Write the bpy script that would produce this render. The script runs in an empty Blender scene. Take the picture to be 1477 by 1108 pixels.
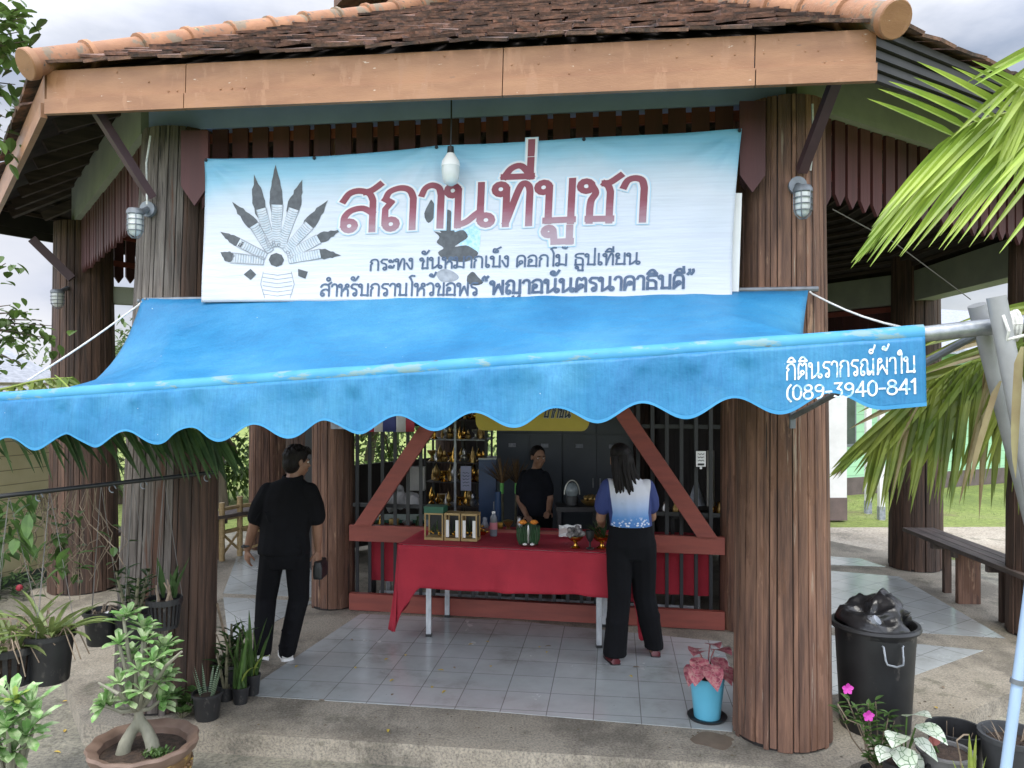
import bpy, bmesh, math, random
from mathutils import Vector, Matrix, noise
R = math.radians
random.seed(7)
sc = bpy.context.scene
COL = sc.collection

# ---------------------------------------------------------------- camera
FPX, HY, CX, CAMZ = 1120.0, 558.0, 738.5, 2.1
cam = bpy.data.cameras.new('camera'); camo = bpy.data.objects.new('camera', cam); COL.objects.link(camo)
camo.location = (0, 0, CAMZ); camo.rotation_euler = (R(90), 0, 0)
cam.sensor_width = 36; cam.lens = 36*FPX/1477; cam.shift_y = 4/1477
cam.clip_end = 2000; cam.clip_start = .05
sc.camera = camo

# ---------------------------------------------------------------- sky, sun, exposure
SUN_EL, SUN_ROT = R(66), R(196)
w = bpy.data.worlds.new('World'); sc.world = w; w.use_nodes = True
nt = w.node_tree; N = nt.nodes; bg = N['Background']
sky = N.new('ShaderNodeTexSky'); sky.sky_type = 'NISHITA'; sky.sun_disc = False
sky.sun_elevation = SUN_EL; sky.sun_rotation = SUN_ROT; sky.dust_density = 2.0
tc = N.new('ShaderNodeTexCoord'); mp = N.new('ShaderNodeMapping'); mp.inputs['Scale'].default_value = (1, 1, 2.6)
mp.inputs['Location'].default_value = (.35, .1, .2)
nz = N.new('ShaderNodeTexNoise'); nz.inputs['Scale'].default_value = 2.1; nz.inputs['Detail'].default_value = 9
nz.inputs['Roughness'].default_value = .55
rp = N.new('ShaderNodeValToRGB'); rp.color_ramp.elements[0].position = .27; rp.color_ramp.elements[1].position = .56
nz2 = N.new('ShaderNodeTexNoise'); nz2.inputs['Scale'].default_value = 4; nz2.inputs['Detail'].default_value = 6
rp2 = N.new('ShaderNodeValToRGB'); rp2.color_ramp.elements[0].position = .3; rp2.color_ramp.elements[1].position = .7
rp2.color_ramp.elements[0].color = (6.6, 7.1, 8.6, 1); rp2.color_ramp.elements[1].color = (9.5, 9.6, 10, 1)
mx = N.new('ShaderNodeMix'); mx.data_type = 'RGBA'
L = nt.links.new
L(tc.outputs['Generated'], mp.inputs['Vector']); L(mp.outputs[0], nz.inputs['Vector']); L(mp.outputs[0], nz2.inputs['Vector'])
L(nz.outputs['Fac'], rp.inputs[0]); L(nz2.outputs['Fac'], rp2.inputs[0])
L(rp.outputs[0], mx.inputs['Factor']); L(sky.outputs[0], mx.inputs['A']); L(rp2.outputs[0], mx.inputs['B'])
# added brightness gradient: sky dimmed low ahead, boosted overhead and behind for ambient light
sx0 = N.new('ShaderNodeSeparateXYZ'); L(tc.outputs['Generated'], sx0.inputs[0])
m0 = N.new('ShaderNodeMath'); m0.operation = 'SUBTRACT'; L(sx0.outputs['Y'], m0.inputs[0]); L(sx0.outputs['Z'], m0.inputs[1])
mr = N.new('ShaderNodeMapRange'); mr.inputs['From Min'].default_value = -.45; mr.inputs['From Max'].default_value = .5
mr.inputs['To Min'].default_value = 1.5; mr.inputs['To Max'].default_value = .40; L(m0.outputs[0], mr.inputs['Value'])
vm = N.new('ShaderNodeVectorMath'); vm.operation = 'SCALE'; L(mx.outputs['Result'], vm.inputs[0]); L(mr.outputs[0], vm.inputs['Scale'])
L(vm.outputs[0], bg.inputs['Color']); bg.inputs['Strength'].default_value = .15
sun = bpy.data.lights.new('sun', 'SUN'); sun.energy = 1.3; sun.angle = R(14); sun.color = (1, .96, .88)
suno = bpy.data.objects.new('sun', sun); COL.objects.link(suno)
# sky rotation is measured clockwise from +Y seen from above
sd = Vector((math.sin(SUN_ROT)*math.cos(SUN_EL), math.cos(SUN_ROT)*math.cos(SUN_EL), math.sin(SUN_EL)))
suno.rotation_euler = sd.to_track_quat('Z', 'Y').to_euler(); suno.location = (0, -5, 20)
vs = sc.view_settings; vs.view_transform = 'Standard'; vs.look = 'None'; vs.exposure = .74; vs.gamma = 1
try:
    sc.cycles.use_denoising = True; sc.cycles.max_bounces = 8; sc.cycles.transparent_max_bounces = 12
except Exception: pass

# ---------------------------------------------------------------- helpers: picture ray -> place
def W(x, y, Z): return Vector(((x-CX)*Z/FPX, Z, CAMZ-(y-HY)*Z/FPX))
def FL(x, y, z=0.0):
    Z = (CAMZ-z)*FPX/(y-HY); return Vector(((x-CX)*Z/FPX, Z, z))
def on(x, y, A, B):
    dx = (x-CX)/FPX; ex, ey = B[0]-A[0], B[1]-A[1]
    t = (A[0]*ey-A[1]*ex)/(dx*ey-ex); return W(x, y, t)
def V(*a): return Vector(a)
def lerp(a, b, t): return a+(b-a)*t
def rnd(a, b): return random.uniform(a, b)

# ---------------------------------------------------------------- helpers: objects
WL = {}
def worldloc(o): return WL.get(o.name, Vector((0, 0, 0)))
def tag(o, label=None, cat=None, group=None, kind=None):
    if label: o['label'] = label
    if cat: o['category'] = cat
    if group: o['group'] = group
    if kind: o['kind'] = kind
    return o
def thing(name, label, cat, loc=(0, 0, 0), group=None):
    o = bpy.data.objects.new(name, None); COL.objects.link(o); o.location = loc; o.empty_display_size = .1
    WL[o.name] = Vector(loc); return tag(o, label, cat, group)
CH = {}
class MB:
    def __init__(s): s.v = []; s.f = []; s.uv = {}
    def add(s, vs, fs):
        n = len(s.v); s.v += [Vector(p) for p in vs]; s.f += [tuple(i+n for i in f) for f in fs]; return s
    def box(s, c, d, m=None):
        x, y, z = d[0]/2, d[1]/2, d[2]/2; c = Vector(c)
        p = [V(sx*x, sy*y, sz*z) for sx in (-1, 1) for sy in (-1, 1) for sz in (-1, 1)]
        if m is not None: p = [m @ q for q in p]
        return s.add([c+q for q in p], [(0, 1, 3, 2), (4, 6, 7, 5), (0, 4, 5, 1), (2, 3, 7, 6), (0, 2, 6, 4), (1, 5, 7, 3)])
    def bar(s, a, b, wd, ht, up=(0, 0, 1)):
        a, b = Vector(a), Vector(b); d = (b-a).normalized(); up = Vector(up)
        if abs(d.dot(up)) > .99: up = V(0, 1, 0)
        sx = d.cross(up).normalized()*wd/2; sz = sx.cross(d).normalized()*ht/2
        p = [q+i*sx+j*sz for q in (a, b) for i in (-1, 1) for j in (-1, 1)]
        return s.add(p, [(0, 1, 3, 2), (4, 6, 7, 5), (0, 4, 5, 1), (2, 3, 7, 6), (0, 2, 6, 4), (1, 5, 7, 3)])
    def tube(s, pts, r, n=8, flat=1.0, fx=None):
        pts = [Vector(p) for p in pts]; k = len(pts)
        rs = r if isinstance(r, (list, tuple)) else [r]*k
        vs = []; u = None
        for i, p in enumerate(pts):
            d = (pts[min(i+1, k-1)]-pts[max(i-1, 0)])
            if d.length < 1e-9: d = V(0, 0, 1)
            d.normalize()
            if u is None:
                u = V(1, 0, 0) if fx is None else Vector(fx)
                if abs(u.dot(d)) > .95: u = V(0, 1, 0)
            u = (u-d*u.dot(d)).normalized(); q = d.cross(u)
            for j in range(n):
                a = 2*math.pi*j/n; vs.append(p+(u*math.cos(a)+q*math.sin(a)*flat)*rs[i])
        fs = [(i*n+j, i*n+(j+1) % n, (i+1)*n+(j+1) % n, (i+1)*n+j) for i in range(k-1) for j in range(n)]
        fs += [tuple(range(n))[::-1], tuple(range((k-1)*n, k*n))]
        return s.add(vs, fs)
    def lathe(s, prof, c=(0, 0, 0), n=20, wob=None):
        c = Vector(c); vs = []; k = len(prof)
        for r, z in prof:
            for j in range(n):
                a = 2*math.pi*j/n; rr = r*(1 if wob is None else 1+wob(a, z)); vs.append(c+V(rr*math.cos(a), rr*math.sin(a), z))
        fs = [(i*n+j, i*n+(j+1) % n, (i+1)*n+(j+1) % n, (i+1)*n+j) for i in range(k-1) for j in range(n)]
        if prof[0][0] > 1e-4: fs.append(tuple(range(n))[::-1])
        if prof[-1][0] > 1e-4: fs.append(tuple(range((k-1)*n, k*n)))
        return s.add(vs, fs)
    def ball(s, c, r, n=12, m=8):
        c = Vector(c); r = r if isinstance(r, (tuple, list)) else (r, r, r)
        vs = []; 
        for i in range(m+1):
            t = math.pi*i/m
            for j in range(n):
                a = 2*math.pi*j/n; vs.append(c+V(r[0]*math.sin(t)*math.cos(a), r[1]*math.sin(t)*math.sin(a), r[2]*math.cos(t)))
        return s.add(vs, [(i*n+j, (i+1)*n+j, (i+1)*n+(j+1) % n, i*n+(j+1) % n) for i in range(m) for j in range(n)])
    def prism(s, poly, ex):
        poly = [Vector(p) for p in poly]; ex = Vector(ex); n = len(poly)
        return s.add(poly+[p+ex for p in poly], [tuple(range(n))[::-1], tuple(range(n, 2*n))]+[(i, (i+1) % n, n+(i+1) % n, n+i) for i in range(n)])
    def grid(s, fn, nu, nv, uvs=True):
        b = len(s.v); vs = []
        for i in range(nu+1):
            for j in range(nv+1):
                vs.append(Vector(fn(i/nu, j/nv)))
                if uvs: s.uv[b+len(vs)-1] = (i/nu, j/nv)
        return s.add(vs, [(i*(nv+1)+j, (i+1)*(nv+1)+j, (i+1)*(nv+1)+j+1, i*(nv+1)+j+1) for i in range(nu) for j in range(nv)])
    def leaf(s, base, d, Ln, Wd, bend=.4, segs=4, fold=.15, prof=None, up=(0, 0, 1), twist=0):
        # a leaf: mid rib of 'segs' pieces bending down, two blades either side
        p = Vector(base); d = Vector(d).normalized(); up = Vector(up)
        sd = d.cross(up)
        if sd.length < 1e-3: sd = V(1, 0, 0)
        sd.normalize()
        if twist: sd = Matrix.Rotation(twist, 3, d) @ sd
        n0 = len(s.v); st = Ln/segs; vs = []
        for i in range(segs+1):
            t = i/segs
            wd = Wd*(prof(t) if prof else math.sin(math.pi*min(1, (.06+t*.94))**.8))*.5
            nn = sd.cross(d)
            vs += [p-sd*wd+nn*wd*fold*2, p.copy(), p+sd*wd+nn*wd*fold*2]
            d = (d+V(0, 0, -bend/segs)).normalized(); p = p+d*st
        fs = []
        for i in range(segs):
            a = i*3; fs += [(a, a+1, a+4, a+3), (a+1, a+2, a+5, a+4)]
        return s.add(vs, fs)
    def build(s, name, m, parent=None, loc=None, smooth=False, ang=40, solid=0, kind=None):
        o0 = worldloc(parent) if parent is not None else (Vector(loc) if loc is not None else V(0, 0, 0))
        me = bpy.data.meshes.new(name); me.from_pydata([v-o0 for v in s.v], [], s.f); me.update()
        if s.uv:
            ul = me.uv_layers.new(name='UVMap')
            for lp in me.loops: ul.data[lp.index].uv = s.uv.get(lp.vertex_index, (0, 0))
        if m is not None: me.materials.append(m)
        if smooth:
            me.polygons.foreach_set('use_smooth', [True]*len(me.polygons))
            if ang < 180: me.set_sharp_from_angle(angle=R(ang))
        o = bpy.data.objects.new(name, me); COL.objects.link(o)
        if parent is not None: o.parent = parent; WL[o.name] = o0; CH.setdefault(parent.name, []).append(o)
        else: o.location = o0; WL[o.name] = o0
        if kind: o['kind'] = kind
        if solid:
            q = o.modifiers.new('solid', 'SOLIDIFY'); q.thickness = solid; q.offset = 0
        return o
def copy_tree(o, loc=None, parent=None, rz=0):
    c = o.copy(); COL.objects.link(c)
    if parent is not None: c.parent = parent
    if loc is not None: c.location = loc
    if rz: c.rotation_euler = (0, 0, rz)
    for ch in CH.get(o.name, []):
        copy_tree(ch, None, c)
    return c
def remesh(o, vox, it=4, fac=.5):
    q = o.modifiers.new('remesh', 'REMESH'); q.mode = 'VOXEL'; q.voxel_size = vox; q.use_smooth_shade = True
    if it: s = o.modifiers.new('smooth', 'SMOOTH'); s.iterations = it; s.factor = fac
    return o

# ---------------------------------------------------------------- helpers: materials
def lin(c): return tuple((x/12.92 if x <= .04045 else ((x+.055)/1.055)**2.4) for x in c)
def newmat(name):
    m = bpy.data.materials.new(name); m.use_nodes = True; return m, m.node_tree.nodes, m.node_tree.links.new, m.node_tree.nodes['Principled BSDF']
def noi(N, L, vec, scale, detail=5, rough=.55):
    n = N.new('ShaderNodeTexNoise'); n.inputs['Scale'].default_value = scale; n.inputs['Detail'].default_value = detail; n.inputs['Roughness'].default_value = rough
    if vec is not None: L(vec, n.inputs['Vector'])
    return n.outputs['Fac']
def ramp(N, L, fac, stops):
    r = N.new('ShaderNodeValToRGB'); e = r.color_ramp.elements
    while len(e) < len(stops): e.new(.5)
    for k, (p, c) in enumerate(stops): e[k].position = p; e[k].color = (*c, 1) if len(c) == 3 else c
    L(fac, r.inputs[0]); return r.outputs[0]
def mixc(N, L, fac, a, b, mode='MIX'):
    m = N.new('ShaderNodeMix'); m.data_type = 'RGBA'; m.blend_type = mode
    for s, k in ((fac, 'Factor'), (a, 'A'), (b, 'B')):
        if isinstance(s, (int, float)): m.inputs[k].default_value = s
        elif isinstance(s, tuple): m.inputs[k].default_value = (*s, 1) if len(s) == 3 else s
        else: L(s, m.inputs[k])
    return m.outputs['Result']
def mathn(N, L, op, a, b=None):
    m = N.new('ShaderNodeMath'); m.operation = op
    for i, s in enumerate((a, b)):
        if s is None: continue
        if isinstance(s, (int, float)): m.inputs[i].default_value = s
        else: L(s, m.inputs[i])
    return m.outputs[0]
def coords(N, L, stretch=(1, 1, 1), rot=(0, 0, 0), src='Object'):
    t = N.new('ShaderNodeTexCoord'); mp = N.new('ShaderNodeMapping'); mp.inputs['Scale'].default_value = stretch; mp.inputs['Rotation'].default_value = rot
    L(t.outputs[src], mp.inputs['Vector']); return mp.outputs[0]
def mat(name, c, c2=None, rough=.6, scale=5, stretch=(1, 1, 1), bump=0, bscale=30, bstretch=None, island=0, metal=0, spots=None, trans=0, spec=.5, lo=.35, hi=.65, coat=0):
    m, N, L, b = newmat(name); c2 = c2 or tuple(x*.72 for x in c)
    v = coords(N, L, stretch)
    col = ramp(N, L, noi(N, L, v, scale), [(lo, c2), (hi, c)])
    if spots:
        for (sc_, ss, th, st) in spots:
            v2 = coords(N, L, st)
            f = ramp(N, L, noi(N, L, v2, ss, 8, .65), [(th, (0, 0, 0)), (th+.05, (1, 1, 1))])
            col = mixc(N, L, f, col, sc_)
    if island:
        g = N.new('ShaderNodeNewGeometry'); h = N.new('ShaderNodeHueSaturation')
        val = mathn(N, L, 'ADD', mathn(N, L, 'MULTIPLY', g.outputs['Random Per Island'], island*2), 1-island)
        L(val, h.inputs['Value']); L(col, h.inputs['Color']); col = h.outputs[0]
    L(col, b.inputs['Base Color']); b.inputs['Roughness'].default_value = rough; b.inputs['Metallic'].default_value = metal
    b.inputs['Specular IOR Level'].default_value = spec
    if coat: b.inputs['Coat Weight'].default_value = coat
    if bump:
        bn = N.new('ShaderNodeBump'); bn.inputs['Strength'].default_value = bump; bn.inputs['Distance'].default_value = .02
        L(noi(N, L, coords(N, L, bstretch or stretch), bscale, 8, .6), bn.inputs['Height']); L(bn.outputs[0], b.inputs['Normal'])
    if trans:
        t = N.new('ShaderNodeBsdfTranslucent'); L(col, t.inputs['Color']); x = N.new('ShaderNodeMixShader'); x.inputs[0].default_value = trans
        o = N['Material Output']; L(b.outputs[0], x.inputs[1]); L(t.outputs[0], x.inputs[2]); L(x.outputs[0], o.inputs['Surface'])
    return m
M = {}
VS = (1, 1, .06)     # vertical grain
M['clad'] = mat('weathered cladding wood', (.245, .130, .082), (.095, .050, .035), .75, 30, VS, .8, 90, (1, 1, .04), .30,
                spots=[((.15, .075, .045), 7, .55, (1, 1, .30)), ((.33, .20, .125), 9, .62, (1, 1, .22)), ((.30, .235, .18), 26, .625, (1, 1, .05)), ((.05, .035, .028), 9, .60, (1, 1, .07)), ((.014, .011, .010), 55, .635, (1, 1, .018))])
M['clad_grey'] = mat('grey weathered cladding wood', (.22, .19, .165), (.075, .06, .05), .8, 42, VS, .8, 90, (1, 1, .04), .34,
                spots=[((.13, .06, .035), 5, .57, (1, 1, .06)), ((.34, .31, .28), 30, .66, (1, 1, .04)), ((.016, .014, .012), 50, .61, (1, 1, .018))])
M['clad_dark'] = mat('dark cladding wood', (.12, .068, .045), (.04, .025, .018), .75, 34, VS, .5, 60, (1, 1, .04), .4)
M['core'] = mat('dark wood core', (.012, .009, .008))
M['fascia'] = mat('orange painted fascia', (.305, .150, .070), (.235, .108, .048), .5, 3, (1, 1, 4), .12, 40, None, 0,
                spots=[((.30, .15, .075), 9, .56, (1.2, 1, .35)), ((.66, .58, .48), 34, .665, (.35, 1, 1.3)), ((.13, .08, .05), 16, .67, (.4, 1, 2.2))])
M['ridge'] = mat('orange ridge tile', (.37, .18, .09), (.27, .125, .065), .7, 5, (1, 1, 1), .3, 40, None, .15,
                spots=[((.20, .15, .10), 7, .55, (1, 1, 1)), ((.09, .08, .065), 13, .60, (1, 1, 1)), ((.36, .33, .15), 6, .64, (1, 1, 1))])
M['tile'] = mat('old brown roof tile', (.20, .105, .072), (.06, .042, .036), .85, 14, (1, 1, 1), .5, 70, None, .55,
                spots=[((.18, .17, .13), 17, .66, (1, 1, 1))])
M['deck'] = mat('dark roof boards', (.05, .037, .03), (.025, .02, .017), .8, 8)
M['batten'] = mat('roof batten wood', (.085, .062, .05), (.045, .033, .028), .8, 8, (.3, .3, 3))
M['beamblue'] = mat('pale blue painted concrete', (.31, .40, .74), (.26, .34, .64), .7, 3, (1, 1, 1), .1, 30)
M['beamgreen'] = mat('pale green painted concrete', (.34, .37, .29), (.27, .30, .24), .7, 3, (1, 1, 1), .1, 30)
M['maroon'] = mat('maroon painted board', (.088, .026, .026), (.055, .018, .018), .65, 8, VS, .2, 50, None, .22)
M['redpaint'] = mat('red brown painted timber', (.26, .062, .042), (.20, .048, .034), .55, 6, (.4, .4, 3), .2, 60, (.2, .2, 4), .08)
M['strut'] = mat('dark maroon steel', (.07, .035, .04), (.045, .022, .026), .5)
M['bars'] = mat('black painted steel bar', (.014, .016, .019), None, .45)
M['black'] = mat('black painted steel', (.016, .017, .018), None, .5)
M['galv'] = mat('galvanised steel pipe', (.33, .35, .37), (.22, .24, .26), .38, 22, (1, 1, 1), .1, 80, None, 0, .65)
M['pvc'] = mat('grey plastic pipe', (.30, .305, .31), (.22, .225, .23), .45, 6)
M['bluepole'] = mat('pale blue painted pole', (.33, .45, .60), (.24, .34, .48), .45, 7, (1, 1, .4), spots=[((.6, .62, .6), 12, .62, (1, 1, .3))])
M['rope'] = mat('white nylon rope', (.72, .72, .68), (.5, .5, .47), .7, 60)
M['wire'] = mat('thin wire', (.16, .15, .14), None, .6)
M['white'] = mat('white paint', (.78, .78, .76), (.68, .68, .66), .5)
M['glassy'] = mat('frosted lamp glass', (.62, .64, .62), (.5, .52, .5), .18)
M['greymetal'] = mat('grey cast metal', (.20, .22, .24), (.13, .14, .15), .5, 12, metal=.3)
M['blackplastic'] = mat('black nursery plastic', (.022, .023, .024), (.014, .014, .015), .45, 6, spots=[((.06, .055, .05), 14, .60, (1, 1, .5)), ((.10, .09, .075), 5, .66, (1, 1, 1))])
M['soil'] = mat('potting soil', (.07, .045, .03), (.03, .02, .014), .95, 30, bump=.8, bscale=60)
M['stem'] = mat('plant stem', (.16, .15, .09), (.09, .085, .05), .7, 20)
M['drystem'] = mat('dry root', (.26, .20, .14), (.16, .12, .08), .8, 20)
LV = dict(rough=.42, trans=.3, spec=.35)
M['leafdark'] = mat('dark green leaf', (.06, .11, .035), (.028, .06, .02), island=.35, scale=9, **LV)
M['leafmid'] = mat('mid green leaf', (.10, .18, .045), (.05, .10, .028), island=.4, scale=9, **LV)
M['leafpale'] = mat('pale variegated leaf', (.43, .53, .30), (.16, .32, .09), island=.35, scale=16, lo=.42, hi=.6, **LV)
M['leafyellow'] = mat('yellow green leaf', (.36, .42, .09), (.22, .31, .06), island=.25, scale=9, **LV)
M['orchid'] = mat('orchid strap leaf', (.22, .27, .085), (.10, .15, .045), island=.4, scale=7, **LV)
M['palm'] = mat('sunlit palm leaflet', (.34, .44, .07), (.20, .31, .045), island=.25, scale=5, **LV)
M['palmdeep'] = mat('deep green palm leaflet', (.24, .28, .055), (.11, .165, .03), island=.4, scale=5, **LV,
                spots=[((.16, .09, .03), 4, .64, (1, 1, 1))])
M['palmdry'] = mat('dry palm leaflet', (.34, .30, .15), (.22, .16, .08), island=.2, scale=5, **LV)
M['tree'] = mat('tree foliage', (.12, .20, .045), (.05, .09, .024), island=.5, scale=2, **LV)
M['treefar'] = mat('far tree foliage', (.12, .17, .06), (.05, .085, .03), island=.5, scale=.6, **LV)
M['bark'] = mat('bark', (.14, .11, .085), (.07, .055, .042), .9, 9, VS, .6, 40)
# ================================================================ ground, slab, tiles
def concrete(name, c, c2, dk, sp=1.0):
    m, N, L, b = newmat(name); v = coords(N, L)
    col = ramp(N, L, noi(N, L, v, 1.1, 8, .62), [(.36, c2), (.62, c)])
    f = ramp(N, L, noi(N, L, coords(N, L, (1, .8, 1)), 1.5, 10, .72), [(.47, (0, 0, 0)), (.60, (1, 1, 1))])
    col = mixc(N, L, mathn(N, L, 'MULTIPLY', f, .8), col, dk)
    f3 = ramp(N, L, noi(N, L, v, 2.3, 9, .75), [(.57, (0, 0, 0)), (.63, (1, 1, 1))]); col = mixc(N, L, mathn(N, L, 'MULTIPLY', f3, .6), col, (.115, .11, .075))
    f4 = ramp(N, L, noi(N, L, coords(N, L, (1, 1.6, 1)), 5.5, 9, .7), [(.60, (0, 0, 0)), (.66, (1, 1, 1))]); col = mixc(N, L, mathn(N, L, 'MULTIPLY', f4, .5), col, (.37, .33, .26))
    g = ramp(N, L, noi(N, L, v, 70*sp, 3, .7), [(.34, (.58, .58, .58)), (.5, (.98, .98, .97)), (.66, (1.28, 1.26, 1.2))])
    col = mixc(N, L, 1.0, col, g, 'MULTIPLY'); L(col, b.inputs['Base Color']); b.inputs['Roughness'].default_value = .85
    bn = N.new('ShaderNodeBump'); bn.inputs['Strength'].default_value = .5; bn.inputs['Distance'].default_value = .012
    L(noi(N, L, v, 60*sp, 6, .7), bn.inputs['Height']); L(bn.outputs[0], b.inputs['Normal']); return m
M['slab'] = concrete('sandy exposed concrete', (.345, .31, .25), (.26, .23, .18), (.13, .116, .092))
M['apron'] = concrete('mossy grey concrete', (.28, .265, .21), (.18, .168, .135), (.09, .088, .07), .7)
M['path'] = concrete('pale concrete path', (.38, .34, .28), (.30, .26, .21), (.23, .2, .15), .5)
m, N, L, b = newmat('grass and bare earth'); v = coords(N, L)
col = ramp(N, L, noi(N, L, v, .35, 9, .7), [(.36, (.17, .23, .055)), (.55, (.28, .35, .09)), (.70, (.34, .36, .15))])
f = ramp(N, L, noi(N, L, v, .22, 9, .75), [(.56, (0, 0, 0)), (.66, (1, 1, 1))])
col = mixc(N, L, f, col, (.24, .19, .11))
g = ramp(N, L, noi(N, L, coords(N, L, (1, 1, 1)), 14, 5, .8), [(.3, (.55, .55, .5)), (.65, (1.25, 1.25, 1.15))])
col = mixc(N, L, 1.0, col, g, 'MULTIPLY'); L(col, b.inputs['Base Color']); b.inputs['Roughness'].default_value = .9
bn = N.new('ShaderNodeBump'); bn.inputs['Strength'].default_value = 1; bn.inputs['Distance'].default_value = .08
L(noi(N, L, v, 18, 6, .8), bn.inputs['Height']); L(bn.outputs[0], b.inputs['Normal']); M['grass'] = m
# tiles: brick grid with fine grout
m, N, L, b = newmat('grey glazed floor tile'); v = coords(N, L, (1, 1, 1), (0, 0, R(0)))
bk = N.new('ShaderNodeTexBrick'); bk.offset = 0; bk.inputs['Scale'].default_value = 1; bk.inputs['Brick Width'].default_value = .3; bk.inputs['Row Height'].default_value = .3
bk.inputs['Mortar Size'].default_value = .003; bk.inputs['Mortar Smooth'].default_value = .1; bk.inputs['Color1'].default_value = (.40, .43, .43, 1); bk.inputs['Color2'].default_value = (.45, .475, .47, 1); bk.inputs['Mortar'].default_value = (.20, .205, .20, 1)
L(v, bk.inputs['Vector'])
d = ramp(N, L, noi(N, L, v, 1.6, 8, .65), [(.33, (.66, .65, .61)), (.45, (.92, .92, .9)), (.62, (1.05, 1.05, 1.05))])
col = mixc(N, L, 1.0, bk.outputs['Color'], d, 'MULTIPLY'); L(col, b.inputs['Base Color'])
rr = ramp(N, L, noi(N, L, v, 2.6, 7, .6), [(.3, (.10, .10, .10)), (.7, (.30, .30, .30))]); L(rr, b.inputs['Roughness'])
bn = N.new('ShaderNodeBump'); bn.inputs['Strength'].default_value = .25; bn.inputs['Distance'].default_value = .003; bn.invert = True
L(bk.outputs['Fac'], bn.inputs['Height']); L(bn.outputs[0], b.inputs['Normal']); M['floortile'] = m

GZ = -.13
o = MB().grid(lambda u, v: V((u-.5)*500, (v-.5)*500+60, GZ-.03), 4, 4, False).build('ground', M['grass'], kind='structure')
# concrete apron in front and to the left, with an uneven edge
ap = [(-9.5, 1), (7.2, 1), (6.9, 3.5), (6.2, 6.4), (6.6, 9.6), (5.2, 10.2), (1, 13.8), (-2, 14), (-5.4, 11), (-6.5, 9), (-9.5, 7)]
MB().prism([(x, y, GZ) for x, y in ap], (0, 0, -.025)).build('concrete_apron', M['apron'], kind='structure')
MB().prism([(4.0, 10.4, GZ-.02), (30, 10.9, GZ-.02), (30, 12.9, GZ-.02), (4.0, 12.4, GZ-.02)], (0, 0, -.008)).build('path', M['path'], kind='structure')

# outer columns (front right, right, back right, back, back, back left, left, front left)
R1, R2, R3, B1, B2, L3, L2, L1 = (1.64, 4.72), (4.52, 6.6), (4.70, 9.05), (2.9, 12.2), (-.9, 12.6), (-3.2, 10.2), (-4.48, 8.12), (-2.39, 5.25)
OC = [R1, R2, R3, B1, B2, L3, L2, L1]
CEN = V(.3, 9.2, 0)
K1, K2, K0, K3, KB1, KB2 = (-1.72, 7.48), (2.03, 6.79), (3.0, 8.9), (-2.5, 9.3), (1.9, 11.0), (-.9, 11.2)
IC = [K2, K0, KB1, KB2, K3, K1]
def off(P, d):
    q = V(P[0], P[1], 0); n = (q-CEN).normalized(); return q+n*d
sl = [off(p, .50) for p in OC]
MB().prism([(p.x, p.y, 0) for p in sl], (0, 0, -.2)).build('pavilion_floor', M['slab'], kind='structure')
def sheet(pts, name='tiled_floor', z=.004):
    c = sum((V(p[0], p[1], 0) for p in pts), V(0, 0, 0))/len(pts)
    return MB().prism([(p[0], p[1], z) for p in pts], (0, 0, -.003)).build(name, M['floortile'], kind='structure')
fd = V(R1[0]-L1[0], R1[1]-L1[1], 0).normalized(); fn = V(-fd.y, fd.x, 0)      # along the front, and inwards
def fr(s, t): p = V(L1[0], L1[1], 0)+fd*s+fn*t; return (p.x, p.y)
def ftile(pts, ang, name='tiled_floor'):
    # a sheet whose own axes follow the tiling direction
    c = V(pts[0][0], pts[0][1], .004); rm = Matrix.Rotation(-ang, 3, 'Z')
    me = MB(); q = [rm @ (V(p[0], p[1], .004)-c) for p in pts]; me.prism(q, (0, 0, -.003))
    o = me.build(name, M['floortile'], kind='structure'); o.location = c; o.rotation_euler = (0, 0, ang); return o
ang = math.atan2(fd.y, fd.x)
ft = [FL(345, 1003), FL(700, 1026), FL(1056, 1056), FL(1066, 1000), FL(1040, 926), FL(740, 896), FL(520, 886)]
ftile([(p.x, p.y) for p in ft], ang)
for pl in ([(330, 930), (322, 862), (455, 868)], [(322, 856), (455, 862), (520, 800), (345, 795)]):
    ftile([(FL(*p).x, FL(*p).y) for p in pl], R(-52))
for pl in ([(1150, 912), (1418, 939), (1315, 976), (1170, 1010)], [(1120, 900), (1450, 921), (1296, 832), (1130, 818)], [(1100, 812), (1278, 818), (1240, 806), (1100, 796)]):
    ftile([(FL(*p).x, FL(*p).y) for p in pl], R(34))
# wet patch below the blue pot
wm = mat('wet concrete', (.13, .098, .068), (.17, .128, .09), .8, 9)
c = FL(1028, 1068); MB().prism([(c.x+(.13+.05*noise.noise((a*.9, 2, 1)))*math.cos(a), c.y+(.09+.06*noise.noise((a*.9, 5, 1)))*math.sin(a), .003) for a in [k*math.tau/28 for k in range(28)]], (0, 0, -.002)).build('wet_patch', wm, kind='structure')

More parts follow.
